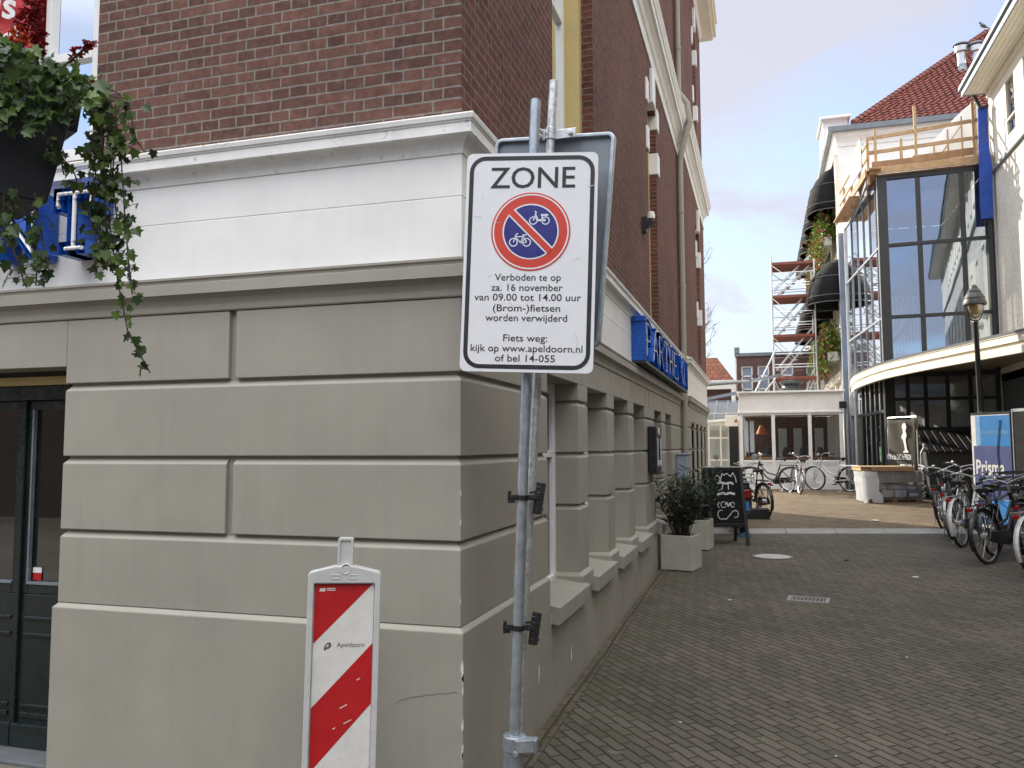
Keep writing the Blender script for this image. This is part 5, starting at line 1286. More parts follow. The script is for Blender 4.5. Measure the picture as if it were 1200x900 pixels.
# side doors
sd_ = MB(); ds = [.18, .75, 1.4, 2.05, 2.75, 3.4]
for s_ in ds: sd_.bar(SP(s_, zb, .05), SP(s_, ZC, .05), .07, .07)
for z in (2.62, zb + .08, ZC - .1): sd_.bar(SP(.1, z, .05), SP(SL, z, .05), .07, .09)
DF = sd_.build('glazed_door', M['frame_dark'], H, bevel=.004)
mb = MB(); mb.poly([SP(.15, zb, .06), SP(SL, zb, .06), SP(SL, 2.6, .06), SP(.15, 2.6, .06)]); mb.build('door_glass', M['glass_dark'], DF)
mb = MB(); mb.poly([SP(.15, 2.66, .06), SP(SL, 2.66, .06), SP(SL, ZC, .06), SP(.15, ZC, .06)]); mb.build('fanlight', M['glass_side'], DF)
mb = MB()
for s_, z in ((.75, 2.2), (.75, 1.75), (2.05, 2.2), (2.05, 1.75)): mb.bar(SP(s_ - .02, z, -.02), SP(s_ + .02, z, -.02), .04, .06)
mb.build('door_fitting', M['steel'], DF)
mb = MB(); c = SP(1.1, 1.45, .045); mb.obox(c, su * .11, sn * .004, (0, 0, .22)); mb.build('escape_sticker', M['greenlit'], DF)
mb = MB()
for dz in (.1, -.1): mb.obox(SP(1.1, 1.45 + dz, .038), su * .06, sn * .003, (0, 0, .045))
mb.build('sticker_symbol', M['panel_white'], DF)
mb = MB(); mb.obox(SP(.45, 1.72, .04), su * .1, sn * .004, (0, 0, .05)); mb.build('red_sticker', M['redlens'], DF)
# canopy: a swept fascia following the curve, with soffit
CV = [(5.93, 8.8), (5.75, 11.0), (5.249, 14.255), (4.542, 16.73), (3.89, 18.785), (3.448, 20.277), (2.984, 22.21), (2.763, 24.089), (2.674, 25.636), (2.7, 27.0), (2.78, 28.2), (2.88, 29.2)]
def smooth_path(P, n=5):
    out = []
    for i in range(len(P) - 1):
        p0, p1, p2, p3 = P[max(i - 1, 0)], P[i], P[i + 1], P[min(i + 2, len(P) - 1)]
        for k in range(n):
            t_ = k / n; out.append(tuple(.5 * (2 * p1[j] + (p2[j] - p0[j]) * t_ + (2 * p0[j] - 5 * p1[j] + 4 * p2[j] - p3[j]) * t_ ** 2 + (3 * p1[j] - p0[j] - 3 * p2[j] + p3[j]) * t_ ** 3) for j in (0, 1)))
    return out + [P[-1]]
CVs = smooth_path(CV); rev = CVs[::-1]
mb = MB()
prof = [(-.12, 3.355), (.0, 3.355), (.006, 3.495), (-.03, 3.500), (-.03, 3.530), (-.012, 3.535), (-.012, 3.560), (.028, 3.565), (.032, 3.695), (.05, 3.700), (.05, 3.740), (-.12, 3.750), (-.12, 3.355)]
mb.sweep([(-d, z) for d, z in prof], CVs); mb.build('canopy_fascia', M['cream'], H)
mb = MB(); mb.sweep([(.048, 3.715), (-.056, 3.715), (-.056, 3.765), (.048, 3.765), (.048, 3.715)], CVs); mb.build('canopy_edge', M['frame_dark'], H)
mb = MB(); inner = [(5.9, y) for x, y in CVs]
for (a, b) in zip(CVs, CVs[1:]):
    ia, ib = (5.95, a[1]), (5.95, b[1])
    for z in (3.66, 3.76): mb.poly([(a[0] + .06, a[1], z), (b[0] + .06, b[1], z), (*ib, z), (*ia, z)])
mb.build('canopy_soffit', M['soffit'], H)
mb = MB(); mb.tube([(2.60, 25.35, GZ(25)), (2.60, 25.35, 3.25)], .06, 12); mb.build('rain_pipe', M['galv'], H, smooth=True)
# timber guard rail round the deck on top
t = thing('timber_guard_rail', 'pale timber guard rail and toe boards round the hall roof', 'guard rail', (4.5, 24.2, ZT_ + .07), world=True)
mb = MB(); o = Vector((-.12, -.10, 0))
mb.bar(FP(-.2, ZT_ + .14, -.12), FP(FL + .02, ZT_ + .14, -.12), .05, .20); mb.bar(FP(-.1, ZT_ + .2, .02), FP(FL, ZT_ + .2, .02), .25, .05)
mb.build('deck_edge', M['wood'], t, bevel=.005)
mb = MB(); mb.bar(FP(-.12, ZT_ + .34, -.06), FP(1.7, ZT_ + .34, -.06), .03, .14); mb.bar(FP(.9, ZT_ + .36, -.03), FP(2.35, ZT_ + .40, -.03), .03, .2); mb.build('toe_board', M['ply'], t)
for s_, z1 in ((-.02, 10.35), (.98, 10.86), (2.36, 10.75), (.62, 10.0)):
    mb = MB(); mb.bar(FP(s_, ZT_ + .1, -.02), FP(s_, z1, -.02), .07, .07); mb.build('post', M['wood'], t, bevel=.004)
for z0, z1 in ((9.72, 9.80), (10.12, 10.28)):
    mb = MB(); mb.bar(FP(-.25, z0, .03), FP(FL, z1, .03), .035, .10); mb.build('rail', M['wood'], t, bevel=.004)
for s_, z1 in ((.0, 10.1), (1.2, 10.0), (2.5, 9.95), (3.8, 9.9)):
    mb = MB(); mb.bar(SP(s_, ZT_ - .2, -.22), SP(s_, z1, -.22), .07, .07); mb.build('post', M['wood'], t, bevel=.004)
for z in (9.55, 9.95):
    mb = MB(); mb.bar(SP(-.1, z, -.26), SP(4.4, z, -.26), .035, .10); mb.build('rail', M['wood'], t, bevel=.004)
mb = MB(); mb.obox(SP(.7, ZT_ + .15, -.1), su * 1.0, sn * .16, (0, 0, .02)); mb.obox(SP(3.0, ZT_ - .05, -.25), su * 1.4, sn * .22, (0, 0, .02)); mb.bar(SP(-.1, ZT_ + .1, -.3), SP(4.5, ZT_ - .02, -.38), .04, .2); mb.build('deck', M['ply'], t)
t = thing('blue_film_sheet', 'pale blue plastic sheet fixed to the rail at the hall roof corner', 'plastic sheet', (3.1, 25.2, 9.3), world=True)
mb = MB(); mb.obox(SP(1.3, 9.85, -.30), su * .85, sn * .012, (0, 0, .42)); mb.build('sheet', M['film_blue'], t)
mb = MB(); mb.obox(SP(1.3, 10.29, -.30), su * .88, sn * .02, (0, 0, .025)); mb.build('batten', M['wood'], t)
t = thing('plastic_wrapped_frame', 'white plastic sheeting stretched over a tall timber frame on the hall roof', 'plastic sheet', (5.3, 24.7, ZT_ + .07), world=True)
top = [(4.55, 9.9), (4.75, 10.1), (5.0, 10.35), (5.25, 10.62), (5.5, 10.86), (5.72, 11.03), (5.88, 11.1)]
mb = MB(); th = .03
for (a, za), (b, zb2) in zip(top, top[1:]):
    mb.faces([(a, 24.62 + .03 * math.sin(a * 9), ZT_ + .1), (b, 24.62 + .03 * math.sin(b * 9), ZT_ + .1), (b, 24.62 + .04 * math.sin(b * 7 + 1), zb2), (a, 24.62 + .04 * math.sin(a * 7 + 1), za), (a, 24.65, ZT_ + .1), (b, 24.65, ZT_ + .1), (b, 24.66, zb2), (a, 24.66, za)], [(0, 1, 2, 3), (4, 5, 6, 7), (3, 2, 6, 7)])
mb.build('sheeting', M['film'], t, smooth=True)
mb = MB()
for x in (4.75, 5.1, 5.45, 5.8):
    zt = 9.9 + (x - 4.55) * .92; mb.bar((x, 24.575, ZT_ + .1), (x, 24.575, zt - .05), .035, .035)
mb.bar((4.6, 24.575, 9.55), (5.9, 24.575, 9.75), .03, .04); mb.bar((4.8, 24.57, 9.5), (5.5, 24.57, 10.5), .02, .03); mb.build('timber_frame', M['wood'], t)
t = thing('blue_tarpaulin_strip', 'long blue tarpaulin strip hanging down the corner between hall and white house', 'tarpaulin', (5.84, 23.4, 7.5), world=True)
mb = MB(); N_ = 12
for k in range(N_):
    z0, z1 = 7.5 + k * .245, 7.5 + (k + 1) * .245; f = lambda z: .02 * math.sin(z * 3.1); w = lambda z: .125 + .02 * math.sin(z * 1.7)
    mb.faces([(5.70 - w(z) + f(z) * .5, 23.45 + f(z) + dd, z) for z in (z0, z1) for dd in (0, .05)] + [(5.70 + w(z) + f(z) * .5, 23.42 + f(z * 1.3) + dd, z) for z in (z0, z1) for dd in (0, .05)], [(0, 4, 6, 2), (1, 5, 7, 3), (0, 1, 3, 2), (4, 5, 7, 6)])
mb.build('strip', M['tarp'], t, smooth=True)
mb = MB(); mb.tube([(5.60, 23.4, 10.42), (5.84, 23.4, 10.46)], .03); mb.build('tie', M['black'], t)

# ------------------------------------------------------------------ white house along the right of the lane
XR = 5.93
t = thing('white_house', 'white painted brick house with deep boarded eaves along the right of the lane', 'building', (XR, 10, .2), world=True); WH = t
wins = [(20.95 - k * 1.35 - .95, 20.95 - k * 1.35, 9.15, 10.62) for k in range(14)]
wins = [(21.55, 22.35, 9.15, 10.62)] + wins
low = [(21.0 - k * 2.4 - 1.0, 21.0 - k * 2.4, 5.6, 7.6) for k in range(9)]
mb = MB(); wall(mb, lambda u, z, d: (XR + d, u, z), -3, 23.82, 3.3, 8.78, low, .12); mb.build('brick_wall', M['brick_white'], t)
mb = MB(); wall(mb, lambda u, z, d: (XR + .01 + d, u, z), -3, 23.82, 8.78, 10.95, wins, .08); mb.build('plaster_wall', M['cream'], t)
mb = MB(); mb.poly([(XR, -3, 0), (XR, 23.8, 0), (XR, 23.8, 3.5), (XR, -3, 3.5)]); mb.build('shop_wall', M['grey_body'], t)
mb = MB(); mb.poly([(XR, 23.82, 0), (13, 23.82, 0), (13, 23.82, 11), (XR, 23.82, 11)]); mb.poly([(XR, -3, 0), (13, -3, 0), (13, -3, 11), (XR, -3, 11)]); mb.poly([(XR + .5, -2.9, 3.4), (XR + .5, 23.7, 3.4), (XR + .5, 23.7, 10.9), (XR + .5, -2.9, 10.9)]); mb.build('gable_wall', M['cream'], t)
mb = MB(); mb.box(XR - .08, XR + .05, -3, 23.7, 8.72, 8.80); mb.build('sill_band', M['zinc'], t)
PW = lambda u, z, e: (XR + .01 + e, u, z)
def wwin(a, b, c, d, dep, w, bars):
    mb = MB(); bx = rect_frame(mb, PW, a, b, c, d, w, dep - .05, dep + .03)
    for kind_, q in bars:
        if kind_ == 'h': bx(a + w, b - w, q - .02, q + .02)
        else: bx(q - .03, q + .03, c + w, d - w)
    f = mb.build('window', M['cream'], WH)
    g = MB(); g.poly([PW(a, c, dep), PW(b, c, dep), PW(b, d, dep), PW(a, d, dep)]); g.build('pane', M['glass_win'], f)
    g = MB(); g.poly([PW(a, c, dep + .25), PW(b, c, dep + .25), PW(b, d, dep + .25), PW(a, d, dep + .25)]); g.build('room', M['darkroom'], f)
for q in wins: wwin(*q, .05, .06, [('h', q[2] + .45)])
for q in low:
    wwin(*q, .10, .07, [('h', q[2] + 1.3)])
    g = MB(); g.box(XR - .12, XR + .08, q[0] - .1, q[1] + .1, q[2] - .12, q[2] - .02); g.build('window_sill', M['stone'], WH, bevel=.01)
for q in low[:3]:
    g = MB(); g.box(XR - .10, XR + .08, q[0] - .1, q[1] + .1, q[2] - .92, q[2] - .84); g.build('ledge', M['stone'], WH, bevel=.01)
# eaves with boarded soffit
mb = MB()
nb = 5
for k in range(nb): mb.box(5.34 + .02 + k * .112, 5.34 + .02 + (k + 1) * .112 - .008, -3, 23.86, 10.97 + .0005 * k, 10.99)
mb.box(5.36, XR + .02, -3, 23.855, 10.985, 11.0); mb.build('soffit_board', M['cream'], t)
mb = MB(); mb.box(5.32, 5.36, -3, 23.9, 10.93, 11.14); mb.box(5.26, 5.34, -3, 23.92, 11.10, 11.22); mb.box(5.34, XR, 23.86, 23.9, 10.95, 11.16); mb.build('gutter', M['zinc'], t, bevel=.008)
mb = MB(); mb.box(XR - .04, XR + .02, -3, 23.8, 10.80, 10.96); mb.build('frieze_board', M['cream'], t)
mb = MB(); mb.faces([(5.28, -3, 11.2), (5.28, 23.9, 11.2), (9.5, 23.9, 14.2), (9.5, -3, 14.2), (13.2, -3, 11.0), (13.2, 23.9, 11.0)], [(0, 1, 2, 3), (3, 2, 5, 4), (0, 3, 4), (1, 2, 5)]); mb.build('roof', M['tile'], t)
mb = MB(); mb.tube([(5.80, 23.55, 3.6), (5.80, 23.55, 10.2), (5.55, 23.6, 10.85)], .045, 10); mb.build('rain_pipe', M['black'], t, smooth=True)

# ------------------------------------------------------------------ red roofed block behind the hall, its long front with awnings
t = thing('red_roof_block', 'white block with steep red tiled hipped roof behind the glass hall', 'building', (8, 38, .5), world=True); RB = t
XA = 2.95
mb = MB(); mb.box(XA, 17, 31.9, 56, 0, 13.25); mb.box(XA + .003, 6, 30.25, 31.9, 0, 9.4); mb.build('wall', M['white'], t)
mb = MB(); mb.sweep([(-.05, 12.7), (.03, 12.7), (.03, 12.85), (.06, 12.9), (.06, 13.0), (.16, 13.12), (.16, 13.2), (-.05, 13.22)], [(XA, 56), (XA, 31.9), (17, 31.9)][::1]); mb.build('eave_moulding', M['white'], t)
mb = MB(); mb.sweep([(-.05, 13.2), (.32, 13.2), (.34, 13.38), (-.05, 13.42)], [(XA, 56), (XA, 31.9), (17, 31.9)]); mb.build('gutter', M['zinc'], t)
AP = Vector((10.2, 40.4, 20.2)); E0 = Vector((3.5, 31.7, 13.4)); E1 = Vector((17.3, 31.7, 13.4)); E3 = Vector((3.5, 50, 13.4))
def tiled(mb, A, Bq, C_, rowsn=36, pitch=.24):
    """courses of curved tiles on the triangle A-B (eave) to C (apex)"""
    A, Bq, C_ = Vector(A), Vector(Bq), Vector(C_); n = (Bq - A).cross(C_ - A).normalized()
    if n.z < 0: n = -n
    for r_ in range(rowsn):
        f0, f1 = r_ / rowsn, (r_ + 1.12) / rowsn; f1 = min(f1, 1)
        L0, R0 = A.lerp(C_, f0), Bq.lerp(C_, f0); L1, R1 = A.lerp(C_, min(1, f0 + 1 / rowsn)), Bq.lerp(C_, min(1, f0 + 1 / rowsn))
        dirn = (Bq - A).normalized(); up = (C_ - A); up = (up - dirn * up.dot(dirn)).normalized(); hrow = (L1 - L0).dot(up)
        s0, s1 = (L0 - A).dot(dirn), (R0 - A).dot(dirn); t0, t1 = (L1 - A).dot(dirn), (R1 - A).dot(dirn)
        m0 = (s0 + t0) / 2; m1 = (s1 + t1) / 2; k = int(m0 / (pitch / 4)); base = A + up * (L0 - A).dot(up)
        st_ = int((m1 - m0) / (pitch / 4))
        if st_ < 1: continue
        idx = len(mb.v)
        for i in range(st_ + 1):
            x = m0 + i * pitch / 4; ph = ((k + i) % 4); hgt = (.055, .02, .0, .03)[ph]; j_ = rnd.uniform(-.006, .006)
            drop = (.0, .03, .045, .02)[ph]
            mb.v.append(tuple(base + dirn * x - up * (.03 + drop) + n * (.07 + hgt + j_))); mb.v.append(tuple(base + dirn * x + up * hrow + n * (.015 + hgt)))
            mb.v.append(tuple(base + dirn * x - up * (.03 + drop) + n * (.0 + hgt)))
        for i in range(st_):
            a = idx + i * 3; mb.f.append((a, a + 3, a + 4, a + 1)); mb.k.append(0); mb.f.append((a, a + 3, a + 5, a + 2)); mb.k.append(0)
mb = MB(); tiled(mb, E0, E1, AP); tiled(mb, E3, E0, AP, 30); mb.build('roof', M['tile'], t)
mb = MB(); mb.poly([E0, E1, AP]); mb.poly([E3, E0, AP]); mb.poly([E1, (17.3, 50, 13.4), AP]); mb.build('roof_underlay', M['tile'], t)
mb = MB(); nrd = 40
for k in range(nrd):
    a, b = E0.lerp(AP, k / nrd), E0.lerp(AP, (k + 1.1) / nrd); mb.tube([a + Vector((0, 0, .09)), b + Vector((0, 0, .06))], [.12, .10], 8)
for k in range(8): mb.tube([AP + Vector((0, 0, .1)) + Vector((.05 * k, .0, -.02 * k)), AP + Vector((.3 + .05 * k, 0, .0 - .04 * k))], [.12, .11], 8)
mb.build('hip_tiles', M['tile'], t)
mb = MB(); mb.box(2.6, 3.5, 33.6, 35.5, 13.3, 14.4); mb.box(2.5, 3.6, 33.4, 35.7, 14.4, 14.5); mb.build('dormer', M['white'], t)
# arcade front facing the lane: windows in two storeys
win_y = [33.2 + k * 2.75 for k in range(7)]
for zc_, hh in ((8.9, 2.4), (5.0, 2.2)):
    for y in win_y:
        mb = MB(); rect_frame(mb, lambda u, z, e: (XA - .04 + e, u, z), y - .8, y + .8, zc_, zc_ + hh, .1, -.03, .03)
        f = mb.build('window', M['white'], t)
        mb = MB(); mb.poly([(XA - .02, y - .7, zc_ + .1), (XA - .02, y + .7, zc_ + .1), (XA - .02, y + .7, zc_ + hh - .1), (XA - .02, y - .7, zc_ + hh - .1)]); mb.build('pane', M['glass_win'], f)
mb = MB()
for z in (4.1, 8.2, 12.2): mb.box(XA - .18, XA, 32.0, 56, z, z + .28)
mb.build('string_course', M['cream'], t)
mb = MB()
for k in range(9): mb.box(XA - .12, XA, 32.0 + k * 2.75 - .2, 32.0 + k * 2.75 + .2, 0, 12.2)
mb.build('pilaster', M['cream'], t)
def awning(loc, w, h, d):
    t = thing('dome_awning', None, 'awning', loc, 0, 'black dome awnings on the white front')
    mb = MB(); rib = MB(); nr, ns = 6, 10
    def P(i, k):
        a = i / nr * math.pi / 2; b_ = math.pi * k / ns
        return (-d * math.sin(b_) * math.sin(a) ** .9 - .01, -w / 2 * math.cos(b_), h * math.cos(a) * 1.0)
    # segments: hoops pivoting from the top back edge
    def Q(i, k):
        a = i / nr * math.pi / 2; b_ = math.pi * k / ns
        sx = math.sin(b_) ** .7
        return (-d * sx * math.sin(a), -w / 2 * math.cos(b_) * (.35 + .65 * math.sin(a) ** .6 if i < nr else 1), h * (math.cos(a)) + (-.28 if i == nr + 1 else 0))
    base = [[Q(i, k) for k in range(ns + 1)] for i in range(nr + 1)]
    base.append([(x, y, z - .25) for x, y, z in base[-1]])
    vs = [p for rw in base for p in rw]; W_ = ns + 1
    mb.faces(vs, [(i * W_ + k, i * W_ + k + 1, (i + 1) * W_ + k + 1, (i + 1) * W_ + k) for i in range(nr + 1) for k in range(ns)])
    o = mb.build('cloth', M['awning'], t, smooth=True); sm = o.modifiers.new('thickness', 'SOLIDIFY'); sm.thickness = .02
    for i in (2, 4, 6, 7): rib.tube(base[i], .022, 6)
    rib.build('hoop', M['black'], t)
    return t
aw0 = None
for r_, (z, hh, y0, dd) in enumerate(((10.75, 1.55, 33.2, 1.0), (6.95, 1.35, 31.35, 1.22))):
    for k in range(6):
        y = y0 + k * 2.25
        if aw0 is None: a_ = aw0 = awning((XA - .05, y, z), 2.1, 1.45, 1.0)
        else: a_ = copy_tree(aw0); a_.location = (XA - .05, y, z); a_.scale = (dd, 1, hh / 1.45)
        a_['label'] = ('upper' if r_ == 0 else 'lower') + ' row black dome awning on the white front, ' + ('nearest the glass hall', 'second from the glass hall', 'third from the glass hall', 'fourth from the glass hall', 'fifth from the glass hall', 'farthest from the glass hall')[k]
fb0 = None
for r_, z in enumerate((9.3, 4.85)):
    for k in range(4):
        y = (33.6, 32.6)[r_] + k * 2.4
        if fb0 is None or r_ == 1 and k == 0 or k == 1 or k == 2:
            t = thing('window_box', None, 'window box', (XA - .05, y, z), 0, 'flower boxes on the white front')
            mb = MB(); mb.box(-.55, -.2, -1.05, 1.05, -.1, .22); mb.build('box', M['planter'], t, bevel=.01)
            lf, fw = MB(), MB(); q = random.Random(k + 10 * r_)
            for i in range(1500):
                yy = q.uniform(-1.1, 1.1); zz = .2 + q.random() ** 1.3 * 1.15 * (1 - .25 * abs(math.sin(yy * 3 + k))); xx = -.38 + q.gauss(0, .16)
                if q.random() < .25: zz = q.uniform(-.45, .2); xx = -.55 + q.gauss(0, .07)
                tgt = fw if q.random() < .30 * (1 if xx < -.4 else .4) else lf
                add_leaf(tgt, (xx, yy, zz), Vector((q.gauss(-.3, .6), q.gauss(0, .6), q.gauss(.3, .6))), Vector((q.gauss(0, 1), q.gauss(0, 1), 1)), q.uniform(.12, .21), 'oval', .2, q)
            lf.build('foliage', M['boxleaf'], t); fw.build('blossoms', M['boxred'], t); fb0 = t
        else: t = copy_tree(fb0); t.location = (XA, y, z)
        t['label'] = ('upper' if r_ == 0 else 'lower') + ' window box of green and reddish plants on the white front, ' + ('nearest the glass hall', 'second along', 'third along', 'farthest along')[k]
def roof_vent(loc, label, s=1.0):
    t = thing('roof_vent', label, 'roof vent', loc, 0, 'metal vents on the red roof')
    mb = MB(); mb.lathe([(.5 * s, -.25), (.30 * s, -.1), (.22 * s, .15), (.22 * s, .3)], n=18); mb.build('flashing', M['zinc'], t, smooth=True)
    mb = MB(); mb.lathe([(.21 * s, .25), (.21 * s, .95), (.30 * s, .98), (.33 * s, 1.0), (.33 * s, 1.28), (.2 * s, 1.3)], n=18); mb.build('pipe', M['steel'], t, smooth=True)
    t.scale = (.76, .76, .76)
    mb = MB(); mb.lathe([(.0, 1.52), (.36 * s, 1.44), (.40 * s, 1.38), (.36 * s, 1.34), (0, 1.34)], n=18); mb.build('cowl', M['zinc'], t, smooth=True)
roof_vent((8.10, 36.0, 16.75), 'bright metal roof vent, left one of two on the red tiles')
roof_vent((8.62, 35.9, 16.65), 'darker metal roof vent partly behind the white eaves', .95)
t = thing('roof_bird', 'small grey bird perched on top of the red tiled roof', 'bird', (10.05, 40.4, 20.4), R_(200))
mb = MB(); mb.lathe([(0, -.16), (.03, -.14), (.07, -.04), (.09, .06), (.07, .14), (.05, .17), (0, .2)], (0, 0, .12), (1, 0, .5), 12); mb.lathe([(0, -.06), (.045, -.03), (.05, .0), (.035, .04), (0, .055)], (.17, 0, .27), (1, 0, .1), 10); mb.tube([(.22, 0, .27), (.27, 0, .26)], [.012, .002], 6); mb.bar((-.12, 0, .07), (-.30, 0, .02), .05, .015); mb.tube([(.0, .02, .06), (.0, .02, 0)], .006, 5); mb.tube([(.0, -.02, .06), (.0, -.02, 0)], .006, 5); mb.build('body', M['bird'], t, smooth=True)

# ------------------------------------------------------------------ conservatory, scaffold, houses at the end of the lane
CX0, CX1, CY = -.64, 2.28, 25.7; g0 = GZ(25.7)
t = thing('conservatory', 'low white timber conservatory with three large panes at the end of the lane', 'building', (.8, 27, g0), world=True); CN = t
mb = MB()
mb.box(CX0, CX1, CY, 30.6, 2.72, 3.26); mb.box(CX0 - .06, CX1 + .06, CY - .08, 30.7, 3.262, 3.32); mb.box(CX0 - .02, CX1 + .02, CY - .03, CY + .02, 2.66, 2.72)
mb.build('flat_roof', M['white'], t, bevel=.008)
mb = MB()
for x in (CX0 + .05, .335, 1.36, CX1 - .06): mb.box(x - .05, x + .05, CY, CY + .1, g0, 2.70)
mb.box(CX0, CX1, CY + .01, CY + .09, 1.20, 1.27); mb.box(CX0, CX1, CY + .01, CY + .09, 2.60, 2.70)
for y in (27.2, 28.8, 30.5):
    for x in (CX0, CX1 - .1): mb.box(x, x + .1, y - .05, y + .05, g0, 2.7)
mb.build('frame', M['white'], t, bevel=.005)
for a, b in ((CX0 + .10, .285), (.385, 1.31), (1.41, CX1 - .11)):
    mb = MB(); mb.box(a, b, CY + .03, CY + .07, g0, 1.20); mb.ring([(a + .03, g0 + .16), (b - .03, g0 + .16), (b - .03, 1.17), (a + .03, 1.17)], [(a + .06, g0 + .19), (b - .06, g0 + .19), (b - .06, 1.14), (a + .06, 1.14)], (0, CY + .03, 0), (1, 0, 0), (0, 0, 1), (0, -1, 0), .012)
    mb.build('sill_panel', M['white'], t)
    mb = MB(); mb.poly([(a, CY + .05, 1.27), (b, CY + .05, 1.27), (b, CY + .05, 2.60), (a, CY + .05, 2.60)]); mb.build('pane', M['glass_low'], t)
mb = MB()
for x in (CX0 + .02, CX1 - .03): mb.box(x, x + .02, CY + .1, 30.5, g0, 1.25)
mb.box(CX0, CX1, CY - .02, CY + .01, g0, g0 + .14); mb.build('plinth', M['white'], t)
mb = MB()
for x in (CX0 + .04, CX1 - .04): mb.poly([(x, CY + .1, 1.25), (x, 30.5, 1.25), (x, 30.5, 2.7), (x, CY + .1, 2.7)])
mb.build('glazing', M['glass_low'], t)
mb = MB(); mb.box(CX0, CX1, 30.5, 30.6, 0, 2.7); mb.build('inner_wall', M['brick_shade'], t)
mb = MB(); mb.box(CX0, CX1, CY + .1, 30.5, g0 - .0, g0 + .02); mb.box(CX0 + .12, CX1 - .1, CY + .15, CY + .5, 1.15, 1.36); mb.build('inside_counter', M['ply'], t)
mb = MB()
for k, x in enumerate((-.0,)): mb.lathe([(.0, .28), (.05, .28), (.17, .02), (.18, 0), (.0, .02)], (x, 26.6 + .3 * k, 2.05)); 
mb.build('hanging_shade', M['orange_glow'], t, smooth=True)
mb = MB()
for x in (-.45, -.28): mb.box(x - .06, x + .06, 26.1, 26.2, 1.5, 2.45)
for x in (.7, 1.2, 1.9): mb.box(x - .14, x + .14, 30.40, 30.45, 1.2, 2.3)
mb.build('curtain', M['curtain'], t)
mb = MB()
for k in range(5): mb.lathe([(0, 0), (.1, .0), (.12, .2), (.08, .34), (0, .36)], (-.3 + k * .5, 26.9, 1.3), n=10)
mb.build('chair_back', M['black'], t, smooth=True)
mb = MB(); mb.tube([(CX1 + .12, CY + .1, g0), (CX1 + .12, CY + .1, 3.0)], .05, 12); mb.build('rain_pipe', M['galv'], t, smooth=True)
mb = MB(); mb.box(CX1 - .1, CX1 + .1, CY - .06, CY + .06, 2.78, 2.98); mb.build('flood_lamp', M['black'], t, bevel=.01)
# scaffold tower
t = thing('scaffold_tower', 'aluminium scaffold tower with stairs and red toe boards behind the conservatory', 'scaffold', (1.2, 32.6, GZ(32)), world=True)
sx0, sx1, sy0, sy1 = .50, 2.0, 32.0, 33.4; sz = [GZ(32), 4.15, 5.72, 7.2, 8.45]
mb = MB()
for x, y in ((sx0, sy0), (sx0, sy1), (sx1, sy0), (sx1, sy1)): mb.tube([(x, y, sz[0]), (x, y, 8.75 if x == sx0 else 8.6)], .028, 8)
mb.build('standard', M['alu'], t)
mb = MB(); br = MB(); rl = MB()
for i in range(1, 5):
    z = sz[i]; mb.box(sx0, sx1, sy0 - .02, sy0 + .02, z, z + .10); mb.box(sx0, sx1, sy0 + .02, sy1, z - .02, z + .03)
    for dz in (.45, .55, .95):
        if i < 4 or dz < .1:
            for y in (sy0, sy1): rl.tube([(sx0, y, z + dz), (sx1, y, z + dz)], .014, 6)
    zp = sz[i - 1]
    for y in (sy0, sy1): br.tube([(sx0, y, z), ((sx0 + sx1) / 2, y, (z + zp) / 2)], .014, 6)
    for x in (sx0, sx1):
        for k in range(5): rl.tube([(x, sy0, zp + .1 + k * (z - zp) / 5), (x, sy1, zp + .1 + k * (z - zp) / 5)], .013, 6)
    for off in (0, .35):
        for y in (sy0 + .25, sy0 + .75): br.bar((sx0 + .1, y, zp + .05 + off), (sx1 - .1, y, z + off), .025, .045)
    for k in range(7): br.bar((sx0 + .2 + k * .2, sy0 + .25, zp + .12 + k * (z - zp) / 7.5), (sx0 + .2 + k * .2, sy0 + .75, zp + .12 + k * (z - zp) / 7.5), .1, .02)
mb.build('platform', M['deckred'], t); rl.build('guard_rails', M['alu'], t); br.build('braces_and_stairs', M['alu'], t)
mb = MB(); mb.tube([(-.35, 31.4, 3.35), (.6, 32.0, 5.3)], .03, 8); mb.tube([(-.1, 31.4, 3.35), (.55, 32.0, 4.2)], .025, 8); mb.build('outrigger', M['alu'], t)
t = thing('roof_unit', 'grey rounded ventilation unit standing on the conservatory roof', 'ventilation unit', (1.0, 29.5, 3.32), 0)
mb = MB(); mb.lathe([(.38, 0), (.42, .05), (.42, .28), (.30, .34), (.25, .46), (.38, .48), (.38, .56), (.0, .62)], n=20); mb.build('housing', M['grey_body'], t, smooth=True)
mb = MB(); mb.lathe([(.425, .12), (.435, .13), (.435, .18), (.425, .19)], n=20); mb.build('band', M['steel'], t)
